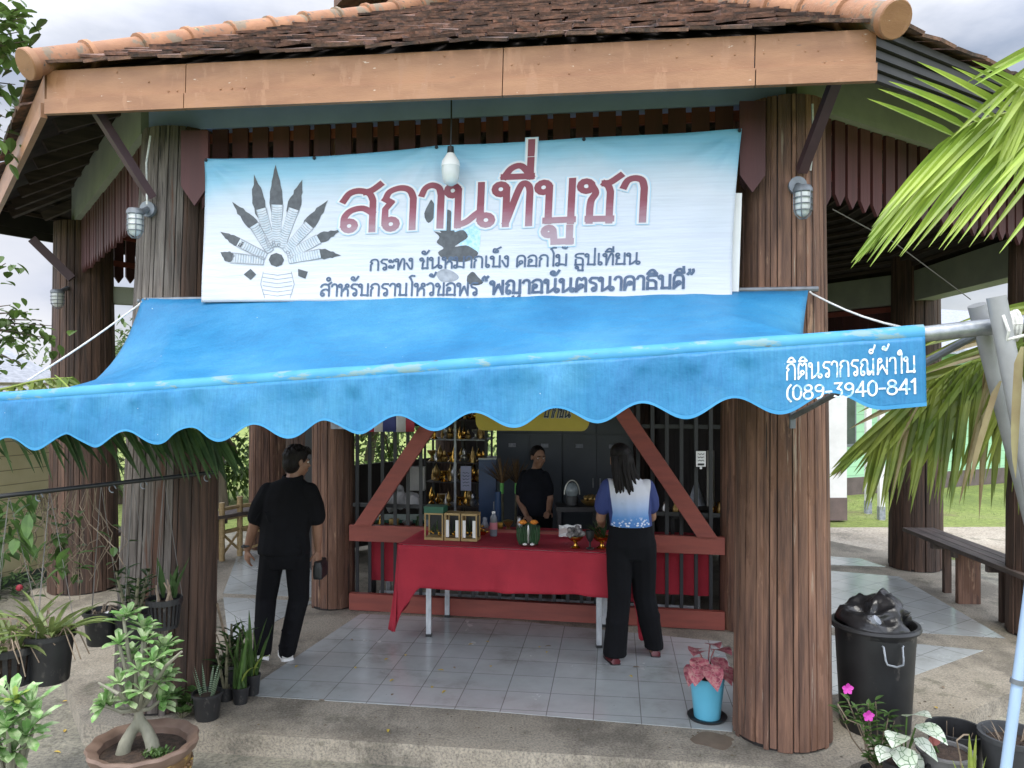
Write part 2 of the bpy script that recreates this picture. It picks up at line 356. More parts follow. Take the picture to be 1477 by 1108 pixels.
# ================================================================ pavilion
pav = thing('pavilion', 'octagonal open timber pavilion with tiled roof, orange fascia and cladded round columns', 'pavilion', (CEN.x, CEN.y, 0))
def column(P, r0, r1, h, m, seed, name='column', z0=0.0, n=26, lean=(0, 0), m2=None):
    random.seed(seed); mb = MB(); c = V(P[0], P[1], 0); LN = V(*lean, 0)
    k = MB(); k.tube([c+V(0, 0, z0), c+LN+V(0, 0, h)], [r0*.95, r1*.95], 20); core = k.build(name, M['core'], pav)
    mb2 = MB(); a = rnd(0, 1); ws = [rnd(.45, 1.6) for _ in range(n)]; S = sum(ws)
    for wd in ws:
        da = wd/S*math.tau; a0, a1 = a+.003, a+da-.003-rnd(0, .008); a += da
        lift = rnd(-.002, .0035); jit = rnd(-.02, .02); vs = []; zs = [z0+rnd(0, .03), .25, .5, .85, 1.2, 1.6, 2, 2.4, 2.8, 3.3, h]
        zs = [z for z in zs if z < h-.05]+[h]
        for z in zs:
            t = (z-z0)/(h-z0); rr = lerp(r0, r1, t)+lift+.004*noise.noise((a*3, z*1.3, seed)); tw = jit*(t-.5)+.012*noise.noise((a*5, z*1.1, seed+.5))
            for aa, q in ((a0, -.009), (lerp(a0, a1, .05), 0), (lerp(a0, a1, .5), .0015), (lerp(a0, a1, .95), 0), (a1, -.009)):
                vs.append(c+LN*t+V(math.cos(aa+tw)*(rr+q), math.sin(aa+tw)*(rr+q), z))
        fs = [(i*5+j, i*5+j+1, (i+1)*5+j+1, (i+1)*5+j) for i in range(len(zs)-1) for j in range(4)]
        am = (a-da/2) % math.tau
        (mb2 if m2 and (am > R(293) or am < R(95)) else mb).add(vs, fs)  # right-facing boards darker: column's shaded side painted into the wood
    mb.build('cladding', m, core, smooth=True, ang=30)
    if mb2.v: mb2.build('cladding', m2, core, smooth=True, ang=30)
    return core
ZB = 3.79
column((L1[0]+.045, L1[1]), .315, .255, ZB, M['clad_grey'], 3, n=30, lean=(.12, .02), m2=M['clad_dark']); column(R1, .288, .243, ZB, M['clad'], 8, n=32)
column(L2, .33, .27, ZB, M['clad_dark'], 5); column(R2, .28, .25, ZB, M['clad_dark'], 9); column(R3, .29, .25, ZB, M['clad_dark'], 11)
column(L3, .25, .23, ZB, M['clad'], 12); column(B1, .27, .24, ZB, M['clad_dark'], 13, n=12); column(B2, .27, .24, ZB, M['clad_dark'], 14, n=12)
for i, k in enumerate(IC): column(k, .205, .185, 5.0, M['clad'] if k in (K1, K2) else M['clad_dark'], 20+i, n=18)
# boards boxed against the front columns
random.seed(4)
def vplane_board(mb, x0, x1, y0, y1, A, B, th=.03, tip=0):
    d = V(B[0]-A[0], B[1]-A[1], 0).normalized(); nr = V(d.y, -d.x, 0)
    p = [on(x0, y0, A, B), on(x1, y0, A, B), on(x1, y1-tip, A, B), on((x0+x1)/2, y1, A, B), on(x0, y1-tip, A, B)]
    mb.prism(p, nr*th)
# beams on the columns, valance boards
def seg(A, B): return V(A[0], A[1], 0), V(B[0], B[1], 0)
def beam(A, B, z0, z1, th, m, name='beam'):
    a, b = seg(A, B); mb = MB(); d = (b-a).normalized()
    mb.bar(a+V(0, 0, (z0+z1)/2), b+V(0, 0, (z0+z1)/2), th, z1-z0); return mb.build(name, m, pav)
for i in range(8):
    A, B = OC[i], OC[(i+1) % 8]
    if i in (1, 2): beam(A, B, 3.08, 3.42, .22, M['beamgreen'])
    else: beam(A, B, ZB, 4.16, .22, M['beamblue'] if i == 7 else M['beamgreen'])
def valance(A, B, z0, z1, out, bw=.105, gap=.035, name='valance'):
    a, b = seg(A, B); Ln = (b-a).length; d = (b-a).normalized(); n = V(d.y, -d.x, 0)
    if n.dot(a-CEN) < 0: n = -n
    mb = MB(); s = .02
    while s < Ln-bw:
        p = a+d*s+n*out; dz = rnd(-.012, .012); e = rnd(-.004, .004)
        pts = [p+V(0, 0, z1), p+d*bw+V(0, 0, z1), p+d*bw+V(0, 0, z0+.07+dz), p+d*bw*.5+V(0, 0, z0+dz), p+V(0, 0, z0+.07+dz)]
        mb.prism([q+n*e for q in pts], -n*.022); s += bw+gap
    o = mb.build(name, M['maroon'], pav)
    r = MB(); 
    for zz in (z1-.05, z0+.2): r.bar(a+d*.05+n*(out-.035)+V(0, 0, zz), b-d*.05+n*(out-.035)+V(0, 0, zz), .02, .06)
    r.build('batten', M['redpaint'], o)
for i in (0, 3, 4, 5, 6, 7): valance(OC[i], OC[(i+1) % 8], 2.72 if i == 3 else 3.24, ZB-.003, .06 if i != 7 else .10)
valance(R3, B1, 2.50, 3.078, .06, .12, .004); valance(B1, B2, 2.50, 3.4, .09, .12, .004)
# the two pointed boards that hang in front of the columns at the front
mb = MB()
A0, B0 = (L1[0]+.0, L1[1]-.29), (R1[0], R1[1]-.29)
vplane_board(mb, 264, 303, 190, 298, A0, B0, .025, 28); mb.build('pointed_board', M['maroon'], pav)
mb = MB(); vplane_board(mb, 1066, 1103, 148, 279, A0, B0, .025, 25); mb.build('pointed_board', M['maroon'], pav)
# tie beams from outer to inner columns, and inner ring
for A, B in ((L1, K1), (L2, K3), (L3, K3)): beam(A, B, 2.98, 3.16, .14, M['beamgreen'], 'tie_beam')
for i in range(6): beam(IC[i], IC[(i+1) % 6], 2.75, 3.0, .12, M['deck'], 'ring_beam')

# low battened ceiling over the right hand bays
cb = MB(); cm = MB()
for A, B, C_, D_ in ((R2, R3, K0, K0), (R3, B1, KB1, K0), (R1, R2, K0, K2)):
    za = 3.43 if A != R1 else 3.80; zb = 3.43
    a, b_, c, d = V(A[0], A[1], za), V(B[0], B[1], zb), V(C_[0], C_[1], 4.7), V(D_[0], D_[1], 4.7)
    cm.add([a, b_, c, d], [(0, 1, 2, 3)] if C_ != D_ else [(0, 1, 2)])
    for k in range(18): t = (k+.2)/18; cb.bar(lerp(a, d, t)-V(0, 0, .02), lerp(b_, c, t)-V(0, 0, .02), .03, .035)
o = cm.build('low_ceiling', M['deck'], pav); cb.build('batten', M['batten'], o)
# roof
EV = [off(p, .86) for p in OC]; EV[7] = V(-2.78, 4.66, 0); EV[0] = V(1.82, 3.88, 0)
FZ = [3.615, 3.66, 3.68, 3.68, 3.68, 3.68, 3.68, 3.725]          # bottom of the fascia at each corner
FH = .265; TOPZ = 5.88; SR = .675
def hip(i, s, dz=0.0):
    e = EV[i % 8]; ez = FZ[i % 8]+FH+.03
    return V(lerp(e.x, CEN.x, s), lerp(e.y, CEN.y, s), lerp(ez, ez+(TOPZ-ez)*(s/SR), 1)+dz)
def sector(i, fine):
    j = (i+1) % 8
    mb = MB(); a0, b0, a1, b1 = hip(i, 0, -.05), hip(j, 0, -.05), hip(i, SR, -.05), hip(j, SR, -.05)
    mb.add([a0, b0, b1, a1], [(0, 1, 2, 3)]); dk = mb.build('roof_deck', M['deck'], pav)
    bt = MB()                                                    # battens and rafters under the deck
    nb = 16
    for k in range(nb):
        t = (k+.3)/nb*SR; bt.bar(hip(i, t, -.085), hip(j, t, -.085), .03, .035)
    for k in range(7 if fine else 4):
        u = (k+.5)/(7 if fine else 4); bt.bar(lerp(hip(i, .03, -.15), hip(j, .03, -.15), u), lerp(hip(i, SR, -.15), hip(j, SR, -.15), u), .05, .09)
    bt.bar(hip(i, .03, -.17), hip(i, SR, -.17), .07, .12)
    bt.build('rafters', M['batten'], dk)
    t = MB(); rows = 27 if fine else 10
    for r in range(rows):
        s0 = r/rows*SR-(.012 if r == 0 else 0); s1 = s0+SR/rows*1.45
        p, q, p1, q1 = hip(i, s0), hip(j, s0), hip(i, s1), hip(j, s1)
        n = max(2, int((q-p).length/(.155 if fine else .5))); nr = (q-p).cross(p1-p).normalized()
        if nr.z < 0: nr = -nr
        for k in range(n):
            u0 = (k+(.5 if r % 2 else 0)+rnd(-.06, .06))/n; u1 = u0+.96/n
            if u1 > 1.02: continue
            u0 = max(0, u0); lift = rnd(.018, .034) if fine else .02; sk = rnd(-.02, .02)*(0 if r == 0 else 1 if fine else 0); th = .017
            lo0, lo1 = lerp(p, q, u0)+nr*(lift+rnd(-.006, .012)), lerp(p, q, u1)+nr*(lift+rnd(-.006, .012))
            hi0, hi1 = lerp(p1, q1, u0)+nr*.004, lerp(p1, q1, u1)+nr*.004
            dn = (p-p1).normalized()*sk; lo0 += dn; lo1 += dn
            t.prism([lo0, lo1, hi1, hi0], nr*th)
    t.build('roof_tiles', M['tile'], pav)
random.seed(21)
for i in range(8): sector(i, i in (7, 0, 6))
# hip ridges: half-round tiles with a rib at each joint, a round cap at the eave
def ridge(i, cap=True):
    mb = MB(); p0, p1 = hip(i, -.02, .035), hip(i, SR, .035); Ln = (p1-p0).length; n = int(Ln/.36)
    for k in range(n):
        a, b_ = lerp(p0, p1, k/n), lerp(p0, p1, (k+1)/n); h = rnd(-.006, .006)
        mb.tube([a+V(0, 0, h), lerp(a, b_, .96)+V(0, 0, h)], [.078, .074], 16)
        mb.tube([lerp(a, b_, .93), lerp(a, b_, .95), lerp(a, b_, 1.03), lerp(a, b_, 1.06)], [.078, .092, .092, .076], 16)
    o = mb.build('hip_ridge', M['ridge'], pav, smooth=True, ang=50)
    if cap:
        d = (p0-p1).normalized(); c = MB(); c.tube([p0-d*.02, p0+d*.02, p0+d*.026], [.092, .092, .086], 24); c.build('end_cap', M['fascia'], o, smooth=True, ang=40)
random.seed(5)
for i in range(8): ridge(i)
# fascia: a tall board over a narrow one that stands proud
dkf = mat('dark grooved eave board', (.035, .033, .03), (.02, .019, .018), .6)
for i in range(8):
    j = (i+1) % 8; m = M['fascia'] if i in (7, 6) else dkf
    a, b_ = EV[i].copy(), EV[j].copy(); d = (b_-a).normalized(); out = V(d.y, -d.x, 0)
    if out.dot(a-CEN) < 0: out = -out
    if i == 6: a += d*.02; b_ -= d*.05
    za, zb = FZ[i], FZ[j]
    if i != 0:
        n = 3 if i == 7 else 1; f1 = MB()
        cuts = [0, .195, .595, .875, 1] if i == 7 else [0, 1]
        for u0, u1 in zip(cuts, cuts[1:]):
            u1 -= .0012; e = rnd(0, .003)
            f1.bar(lerp(a, b_, u0)+out*e+V(0, 0, lerp(za, zb, u0)+.175), lerp(a, b_, u1)+out*e+V(0, 0, lerp(za, zb, u1)+.175), .03, .18)
            f1.bar(lerp(a, b_, u0)+out*(.018+e)+V(0, 0, lerp(za, zb, u0)+.045), lerp(a, b_, u1)+out*(.018+e)+V(0, 0, lerp(za, zb, u1)+.045), .035, .088)
        if i == 7:
            random.seed(2)
            for k in range(26):
                u = rnd(.01, .99); f1.ball(lerp(a, b_, u)+out*.0175+V(0, 0, lerp(za, zb, u)+random.choice((.11, .235, .17))), (.006, .004, .006), 6, 4)
        f1.build('fascia', m, pav)
    else:
        f1 = MB()
        for k in range(5):
            f1.bar(a+out*(-.02*k)+V(0, 0, za+.26-.045*k), b_+out*(-.02*k)+V(0, 0, zb+.26-.045*k), .03, .04)
        f1.build('fascia', m, pav)
# struts from the columns up to the eave
sp = MB().bar(W(219, 286, 4.97), W(139, 160, 4.72), .05, .05).build('eave_strut', M['strut'], pav)
MB().bar(W(1156, 247, 4.45), W(1205, 118, 4.05), .055, .05).build('eave_strut', M['strut'], pav)
MB().bar(W(104, 402, 7.75), W(46, 345, 7.6), .07, .08).build('eave_strut', M['strut'], pav)
# upper storey: boarded wall and its own small roof
uw = MB(); um = mat('plum boarded wall', (.19, .085, .09), (.13, .06, .065), .6, 8, VS, .2, 40, None, .12)
P = [hip(i, SR+.02) for i in range(8)]
for i in range(8):
    a, b_ = P[i], P[(i+1) % 8]; n = 9
    for k in range(n):
        p, q = lerp(a, b_, k/n), lerp(a, b_, (k+.965)/n); o2 = ((p+q)/2-CEN); o2.z = 0; o2.normalize()
        uw.prism([V(p.x, p.y, 5.6), V(q.x, q.y, 5.6), V(q.x, q.y, 6.75), V(p.x, p.y, 6.75)], o2*(.02+rnd(0, .004)))
uw.build('upper_wall', um, pav)
ur = MB(); E2 = []
for i in range(8):
    dd = (EV[i]-CEN); dd.z = 0; dd.normalize(); E2.append(CEN+dd*2.35+V(0, 0, 6.47))
ap2 = CEN+V(0, 0, 7.9)
for i in range(8):
    a, b_ = E2[i], E2[(i+1) % 8]; ur.add([a, b_, ap2, a-V(0, 0, .14), b_-V(0, 0, .14), ap2-V(0, 0, .14)], [(0, 1, 2), (3, 4, 5), (0, 1, 4, 3)])
ur.build('upper_roof', M['tile'], pav)
for i in range(8): MB().tube([E2[i]+V(0, 0, .05), ap2+V(0, 0, .05)], .08, 10).build('hip_ridge', M['ridge'], pav, smooth=True)

# ================================================================ kiosk inside: red timber frame with bars
kio = thing('kiosk', 'barred shop counter in the pavilion with red timber rails and diagonal braces', 'kiosk', ((K1[0]+K2[0])/2, (K1[1]+K2[1])/2, 0))
KA, KB = (K1[0], K1[1]-.13), (K2[0], K2[1]-.13)
kd = V(KB[0]-KA[0], KB[1]-KA[1], 0).normalized(); kn = V(kd.y, -kd.x, 0)
def kp(s, z, o=0.0): return V(KA[0], KA[1], z)+kd*s+kn*o
KL = (V(*KB, 0)-V(*KA, 0)).length
s0, s1 = .20, KL-.20
MB().bar(kp(s0, .73), kp(s1, .73), .06, .15).build('rail', M['redpaint'], kio)
MB().bar(kp(s0, .085), kp(s1, .085), .06, .155).build('rail', M['redpaint'], kio)
MB().bar(kp(s0, 2.28), kp(s1, 2.28), .06, .16).build('rail', M['redpaint'], kio)
def kx(x, y): p = on(x, y, KA, KB); return (V(p.x, p.y, 0)-V(*KA, 0)).dot(kd), p.z
for xa, xb in ((524, 668), (1018, 862)):
    a, _ = kx(xa, 760); b_, _ = kx(xb, 500)
    w_ = .075; zt = 2.2
    pa = [kp(a-w_, .806, .012), kp(a+w_*1.25, .806, .012), kp(b_+w_*1.1, zt, .012), kp(b_-w_*1.1, zt, .012)]
    MB().prism(pa, kn*.04).build('brace', M['redpaint'], kio)
random.seed(9)
s = s0+.05
while s < s1:
    if s < kx(612, 700)[0] or s > kx(912, 700)[0]:
        MB().bar(kp(s, .80, -.05), kp(s, 2.25, -.05), .032, .02).build('bar', M['bars'], kio)
    MB().bar(kp(s, .16, -.05), kp(s, .66, -.05), .03, .02).build('bar', M['bars'], kio)
    s += .125
for zz in (1.75, .98):
    for xa, xb in ((505, 612), (905, 1040)):
        MB().bar(kp(kx(xa, 700)[0], zz, -.07), kp(kx(xb, 700)[0], zz, -.07), .02, .035).build('crossbar', M['bars'], kio)
# left side grille, right and back walls
gl = MB(); a, b_ = seg(K1, K3)
for k in range(20): 
    p = lerp(a, b_, (k+1)/21); MB().bar(p+V(0, 0, .05), p+V(0, 0, 2.75), .035, .02).build('side_bar', M['bars'], kio)
dw = mat('dark timber wall', (.035, .026, .022), (.02, .015, .013), .7, 8, VS, .2, 40, None, .3)
def boards(A, B, z0, z1, m, name, wd=.16, lou=False):
    a, b_ = seg(A, B); d = (b_-a).normalized(); n = V(d.y, -d.x, 0); Ln = (b_-a).length; mb = MB(); s = 0
    if lou:
        z = z0
        while z < z1: mb.bar(a+V(0, 0, z), b_+V(0, 0, z), .02, .075, (n.x*.5, n.y*.5, 1)); z += .10
    else:
        while s < Ln-.02:
            e = min(wd, Ln-s); mb.prism([a+d*s+V(0, 0, z0), a+d*(s+e*.97)+V(0, 0, z0), a+d*(s+e*.97)+V(0, 0, z1), a+d*s+V(0, 0, z1)], n*(.03+rnd(0, .004))); s += e
    return mb.build(name, m, kio)
boards(K2, K0, .05, 1.5, dw, 'side_wall'); boards(K2, K0, 2.1, 2.9, dw, 'side_wall'); boards(K2, K0, 1.52, 2.08, dw, 'louvre', lou=True)
boards(K0, KB1, .05, 2.9, dw, 'side_wall')
boards(KB1, (1.0, 11.05), .05, 1.4, dw, 'back_wall'); boards(KB1, (.75, 11.07), 1.42, 2.4, dw, 'louvre', lou=True); boards(KB1, KB2, 2.42, 2.9, dw, 'back_wall')
boards((-.35, 11.15), KB2, .05, 2.42, dw, 'back_wall'); boards(KB2, K3, .05, 1.1, dw, 'side_wall')
kc = MB(); kc.prism([(p[0], p[1], 2.93) for p in IC], (0, 0, .03)); kc.build('ceiling', dw, kio)
# ================================================================ stroke lettering
def cir(cx, cy, r, a0, sg=1, n=12, turn=1.0): return [(cx+r*math.cos(a0+sg*math.tau*turn*k/n), cy+r*math.sin(a0+sg*math.tau*turn*k/n)) for k in range(n+1)]
def lp(cx, cy, a=0, r=.12, sg=1): return cir(cx, cy, r, R(a), sg)
def sm(p, n=5):
    # smooth curve through the points
    o = []
    for i in range(len(p)-1):
        a, b_, c, d = p[max(i-1, 0)], p[i], p[i+1], p[min(i+2, len(p)-1)]
        for k in range(n):
            t = k/n; o.append(tuple(.5*(2*b_[j]+(c[j]-a[j])*t+(2*a[j]-5*b_[j]+4*c[j]-d[j])*t*t+(3*b_[j]-a[j]-3*c[j]+d[j])*t**3) for j in (0, 1)))
    return o+[p[-1]]
arch = sm([(.12, .76), (.2, .93), (.42, 1.0), (.62, .93), (.7, .74)])
korkai = [(.12, 0), (.12, .5), (.24, .66), (.10, .76)]
GL = {
 'า': (.55, [sm([(.05, .80), (.12, .95), (.26, 1), (.40, .94), (.45, .76)])+[(.45, 0)]]),
 'น': (.98, [lp(.14, .86)+[(.26, .86), (.26, 0)], sm([(.26, .02), (.45, .10), (.62, .26), (.72, .34)]), [(.72, 1), (.72, .14)]+lp(.84, .13, 180)]),
 'ท': (.86, [lp(.14, .86)+[(.26, .86), (.26, 0)], [(.26, .05), (.28, .1)]+sm([(.28, .1), (.50, .82), (.60, .98), (.70, .92), (.73, .78)])+[(.73, 0)]]),
 'ส': (.84, [sm([(.06, .76), (.18, .94), (.38, 1), (.60, .93), (.69, .74)])+[(.69, 0)], sm([(.69, .42), (.48, .56), (.24, .52), (.10, .36), (.08, .14)])+lp(.2, .13, 180), sm([(.52, .96), (.66, 1.0), (.84, 1.14)])]),
 'ล': (.82, [sm([(.06, .76), (.18, .94), (.38, 1), (.60, .93), (.69, .74)])+[(.69, 0)], sm([(.69, .42), (.48, .56), (.24, .52), (.10, .36), (.08, .14)])+lp(.2, .13, 180)]),
 'ถ': (.83, [lp(.25, .12, 180)[::-1]+[(.12, .14), (.12, .5), (.24, .66), (.10, .76)], arch+[(.7, 0)]]),
 'ก': (.83, [korkai, arch+[(.7, 0)]]),
 'ภ': (.9, [lp(.08, .12, 0)[::-1]+[(.2, .14), (.2, .5), (.30, .66), (.16, .76)], sm([(.16, .76), (.26, .93), (.46, 1.0), (.68, .93), (.76, .74)])+[(.76, 0)]]),
 'บ': (.84, [lp(.14, .86)+[(.26, .86), (.26, .03)], [(.20, .06), (.76, .06)], [(.71, 0), (.71, 1)]]),
 'ป': (.84, [lp(.14, .86)+[(.26, .86), (.26, .03)], [(.20, .06), (.76, .06)], [(.71, 0), (.71, 1.45)]]),
 'พ': (.96, [lp(.14, .86)+[(.26, .86), (.26, 0)], [(.26, .02), (.53, .72), (.56, .72), (.82, .02)], [(.82, 0), (.82, 1)]]),
 'ผ': (.92, [lp(.30, .86, 180)+[(.18, .86), (.14, .0)], [(.14, .02), (.46, .55), (.78, .02)], [(.78, 0), (.78, 1)]]),
 'ข': (.74, [lp(.15, .84)+sm([(.27, .84), (.34, .68), (.26, .5), (.24, .3)])+[(.24, 0)], [(.2, .06), (.66, .06)], [(.61, 0), (.61, 1)]]),
 'ช': (.84, [lp(.15, .84)+sm([(.27, .84), (.34, .68), (.26, .5), (.24, .3)])+[(.24, 0)], [(.2, .06), (.68, .06)], [(.63, 0), (.63, .7)]+sm([(.63, .7), (.58, .84), (.5, .9)]), sm([(.5, .9), (.62, .92), (.82, 1.08)])]),
 'ค': (.84, [[(.12, 0)]+sm([(.12, .74), (.2, .93), (.42, 1.0), (.62, .93), (.7, .74)])+[(.7, 0)], sm([(.14, .05), (.22, .3), (.32, .45)])+lp(.43, .5, 200, .11)]),
 'ด': (.84, [[(.12, 0)]+sm([(.12, .74), (.2, .93), (.42, 1.0), (.62, .93), (.7, .74)])+[(.7, 0)], [(.12, .03), (.3, .2)]+lp(.40, .40, 270, .12)]),
 'ต': (.84, [[(.12, 0)]+sm([(.12, .74), (.17, .95), (.26, 1)])+[(.42, .86), (.56, 1)]+sm([(.56, 1), (.66, .95), (.7, .74)])+[(.7, 0)], [(.12, .03), (.3, .2)]+lp(.40, .40, 270, .12)]),
 'อ': (.82, [lp(.25, .52, 180)+[(.13, .5), (.13, .03)], [(.08, .06), (.74, .06)], [(.69, 0)]+sm([(.69, .74), (.6, .93), (.4, 1), (.2, .94), (.08, .8)])]),
 'ย': (.84, [lp(.20, .87, 180)+sm([(.08, .85), (.14, .66), (.32, .58)]), sm([(.32, .58), (.16, .5), (.14, .3)])+[(.14, .03)], [(.09, .06), (.75, .06)], [(.7, 0), (.7, 1)]]),
 'ร': (.64, [lp(.38, .13, 0)+sm([(.50, .13), (.50, .44), (.38, .58), (.16, .66), (.1, .8)]), sm([(.1, .78), (.2, .96), (.34, .98), (.56, .96)])]),
 'ว': (.68, [lp(.42, .13, 0)+[(.54, .13)]+sm([(.54, .74), (.46, .93), (.28, 1), (.06, .88)])]),
 'ง': (.62, [lp(.36, .86, 0)+[(.48, .86)]+sm([(.48, .2), (.44, .04), (.34, .04), (.24, .2), (.05, .56)])]),
 'ห': (.88, [lp(.14, .86)+[(.26, .86), (.26, 0)], [(.26, .3), (.56, .76)]+lp(.66, .86, 225, .12), sm([(.46, .58), (.62, .60), (.72, .5), (.74, .36)])+[(.74, 0)]]),
 'ม': (.90, [lp(.14, .86)+[(.26, .86), (.26, .14)]+lp(.14, .13, 0), [(.26, .14), (.5, .12), (.76, .05)], [(.76, 0), (.76, 1)]]),
 'ญ': (1.12, [lp(.25, .12, 180)[::-1]+[(.12, .14), (.12, .5), (.24, .66), (.10, .76)], sm([(.1, .76), (.2, .93), (.36, 1.0), (.52, .93), (.58, .74)])+[(.58, .03)], [(.54, .06), (1.0, .06)], [(.96, 0), (.96, 1)], sm([(.55, -.22), (.62, -.36), (.78, -.38), (.96, -.18)])]),
 'ณ': (1.14, [lp(.25, .12, 180)[::-1]+[(.12, .14), (.12, .5), (.24, .66), (.10, .76)], sm([(.1, .76), (.2, .93), (.36, 1.0), (.52, .93), (.58, .74)])+[(.58, .12)]+lp(.68, .12, 180, .10), sm([(.68, .02), (.85, .2), (.98, .3)]), [(.98, 0), (.98, 1)]]),
 'ธ': (.80, [sm([(.70, 1.0), (.3, 1.0), (.12, .86), (.2, .68), (.5, .64), (.66, .5)])+[(.66, 0)], [(.7, .06), (.1, .06)], [(.14, 0), (.14, .5)]]),
 'เ': (.46, [lp(.28, .13, 180)[::-1]+[(.16, .14), (.16, 1)]]),
 'ใ': (.46, [[(.32, 0), (.32, 1.2)]+sm([(.32, 1.2), (.24, 1.42), (.12, 1.36)])+lp(.17, 1.26, 90, .10)]),
 'ไ': (.46, [[(.30, 0)]+sm([(.30, 1.1), (.2, 1.36), (.10, 1.5)]), sm([(.10, 1.5), (.26, 1.62), (.46, 1.6)])]),
 'ะ': (.52, [lp(.16, .80, 0, .10)+sm([(.26, .78), (.36, .70), (.46, .92)]), lp(.16, .28, 0, .10)+sm([(.26, .26), (.36, .18), (.46, .40)])]),
 'ำ': (.55, [sm([(.05, .80), (.12, .95), (.26, 1), (.40, .94), (.45, .76)])+[(.45, 0)], lp(-.22, 1.42, 0, .13)]),
 'ิ': (0, [sm([(-.66, 1.14), (-.52, 1.36), (-.32, 1.40), (-.12, 1.14)]), [(-.68, 1.15), (-.10, 1.15)]]),
 'ี': (0, [sm([(-.66, 1.14), (-.52, 1.36), (-.32, 1.40), (-.12, 1.14)]), [(-.68, 1.15), (-.10, 1.15)], [(-.14, 1.12), (-.14, 1.56)]]),
 'ั': (0, [lp(-.44, 1.46, 270, .12)+sm([(-.44, 1.34), (-.26, 1.30), (-.04, 1.62)])]),
 '็': (0, [lp(-.36, 1.42, 270, .09)+sm([(-.36, 1.33), (-.60, 1.34), (-.58, 1.62), (-.40, 1.62), (-.30, 1.66), (-.08, 1.78)])]),
 '่': (0, [[(-.14, 1.68), (-.14, 1.98)]]),
 '้': (0, [lp(-.34, 1.64, 180, .09)+sm([(-.30, 1.55), (-.16, 1.52), (-.0, 1.86)])]),
 '์': (0, [lp(-.30, 1.48, 45, .12)+sm([(-.22, 1.56), (-.10, 1.66), (-.04, 1.86)])]),
 'ู': (0, [lp(-.56, -.2, 0, .09)+sm([(-.47, -.2), (-.44, -.46)]), [(-.46, -.45), (-.10, -.45)], [(-.14, -.48), (-.14, -.12)]]),
 ' ': (.42, []), '-': (.5, [[(.08, .48), (.42, .48)]]), '(': (.4, [sm([(.36, 1.15), (.16, .85), (.12, .5), (.16, .15), (.34, -.12)])]),
 '“': (.6, [sm([(.24, 1.35), (.12, 1.2), (.14, 1.05)]), sm([(.46, 1.35), (.34, 1.2), (.36, 1.05)])]),
 '”': (.6, [sm([(.22, 1.35), (.24, 1.2), (.12, 1.02)]), sm([(.44, 1.35), (.46, 1.2), (.34, 1.02)])]),
 '0': (.72, [sm([(.36, 1.12), (.14, .9), (.1, .55), (.14, .2), (.36, 0), (.58, .2), (.62, .55), (.58, .9), (.36, 1.12)])]),
 '8': (.72, [cir(.36, .84, .23, 0), cir(.36, .30, .29, 0)]),
 '9': (.72, [cir(.36, .78, .25, 0), sm([(.61, .8), (.6, .45), (.48, .12), (.24, 0)])]),
 '3': (.70, [[(.14, 1.08), (.58, 1.08), (.32, .66)], sm([(.32, .66), (.54, .56), (.58, .28), (.40, .02), (.12, .12)])]),
 '4': (.76, [[(.52, 0), (.52, 1.1), (.08, .34), (.70, .34)]]),
 '1': (.46, [[(.08, .86), (.28, 1.08), (.28, 0)]]),
}
def strokes(mb, text, mapf, hw, x0=0.0, rid=.0006, sx=1.0, gaps=False):
    """letters as ribbons with a low ridge; mapf(x, y, h) gives the place. Returns the advance."""
    x = x0
    for ch in text:
        adv, paths = GL[ch]
        if ch in '่' and text[max(0, text.index(ch)-1)] not in 'ีิ': pass
        for p in paths:
            q = []
            for a, b_ in zip(p, p[1:]):
                Ls = math.hypot(b_[0]-a[0], b_[1]-a[1]); n = max(1, int(Ls/.16))
                q += [(a[0]+(b_[0]-a[0])*k/n, a[1]+(b_[1]-a[1])*k/n) for k in range(n)]
            q.append(p[-1])
            q = [c for i, c in enumerate(q) if i == 0 or math.hypot(c[0]-q[i-1][0], c[1]-q[i-1][1]) > 1e-4]
            # split at sharp corners
            runs = [[q[0]]]
            for i in range(1, len(q)):
                runs[-1].append(q[i])
                if i < len(q)-1:
                    u = (q[i][0]-q[i-1][0], q[i][1]-q[i-1][1]); v_ = (q[i+1][0]-q[i][0], q[i+1][1]-q[i][1])
                    cs = (u[0]*v_[0]+u[1]*v_[1])/(math.hypot(*u)*math.hypot(*v_))
                    if cs < .35: runs.append([q[i]])
            for r in runs:
                if len(r) < 2: continue
                vs = []; n = len(r); closed = math.hypot(r[0][0]-r[-1][0], r[0][1]-r[-1][1]) < 1e-3
                for i, c in enumerate(r):
                    a, b_ = r[max(i-1, 0)], r[min(i+1, n-1)]
                    if closed and i in (0, n-1): a, b_ = r[-2], r[1]
                    tx, ty = b_[0]-a[0], b_[1]-a[1]; l = math.hypot(tx, ty) or 1; tx /= l; ty /= l
                    ex = 0
                    if not closed and i == 0: ex = -hw*.75
                    if not closed and i == n-1: ex = hw*.75
                    px, py = c[0]+tx*ex, c[1]+ty*ex
                    for sg, h in ((-1, 0), (0, rid), (1, 0)):
                        vs.append(mapf(x+(px-ty*hw*sg)*sx, py+tx*hw*sg, h))
                mb.add(vs, [(i*3+j, i*3+j+1, i*3+j+4, i*3+j+3) for i in range(n-1) for j in (0, 1)])
        x += adv*sx
    return x
def twidth(t): return sum(GL[c][0] for c in t)

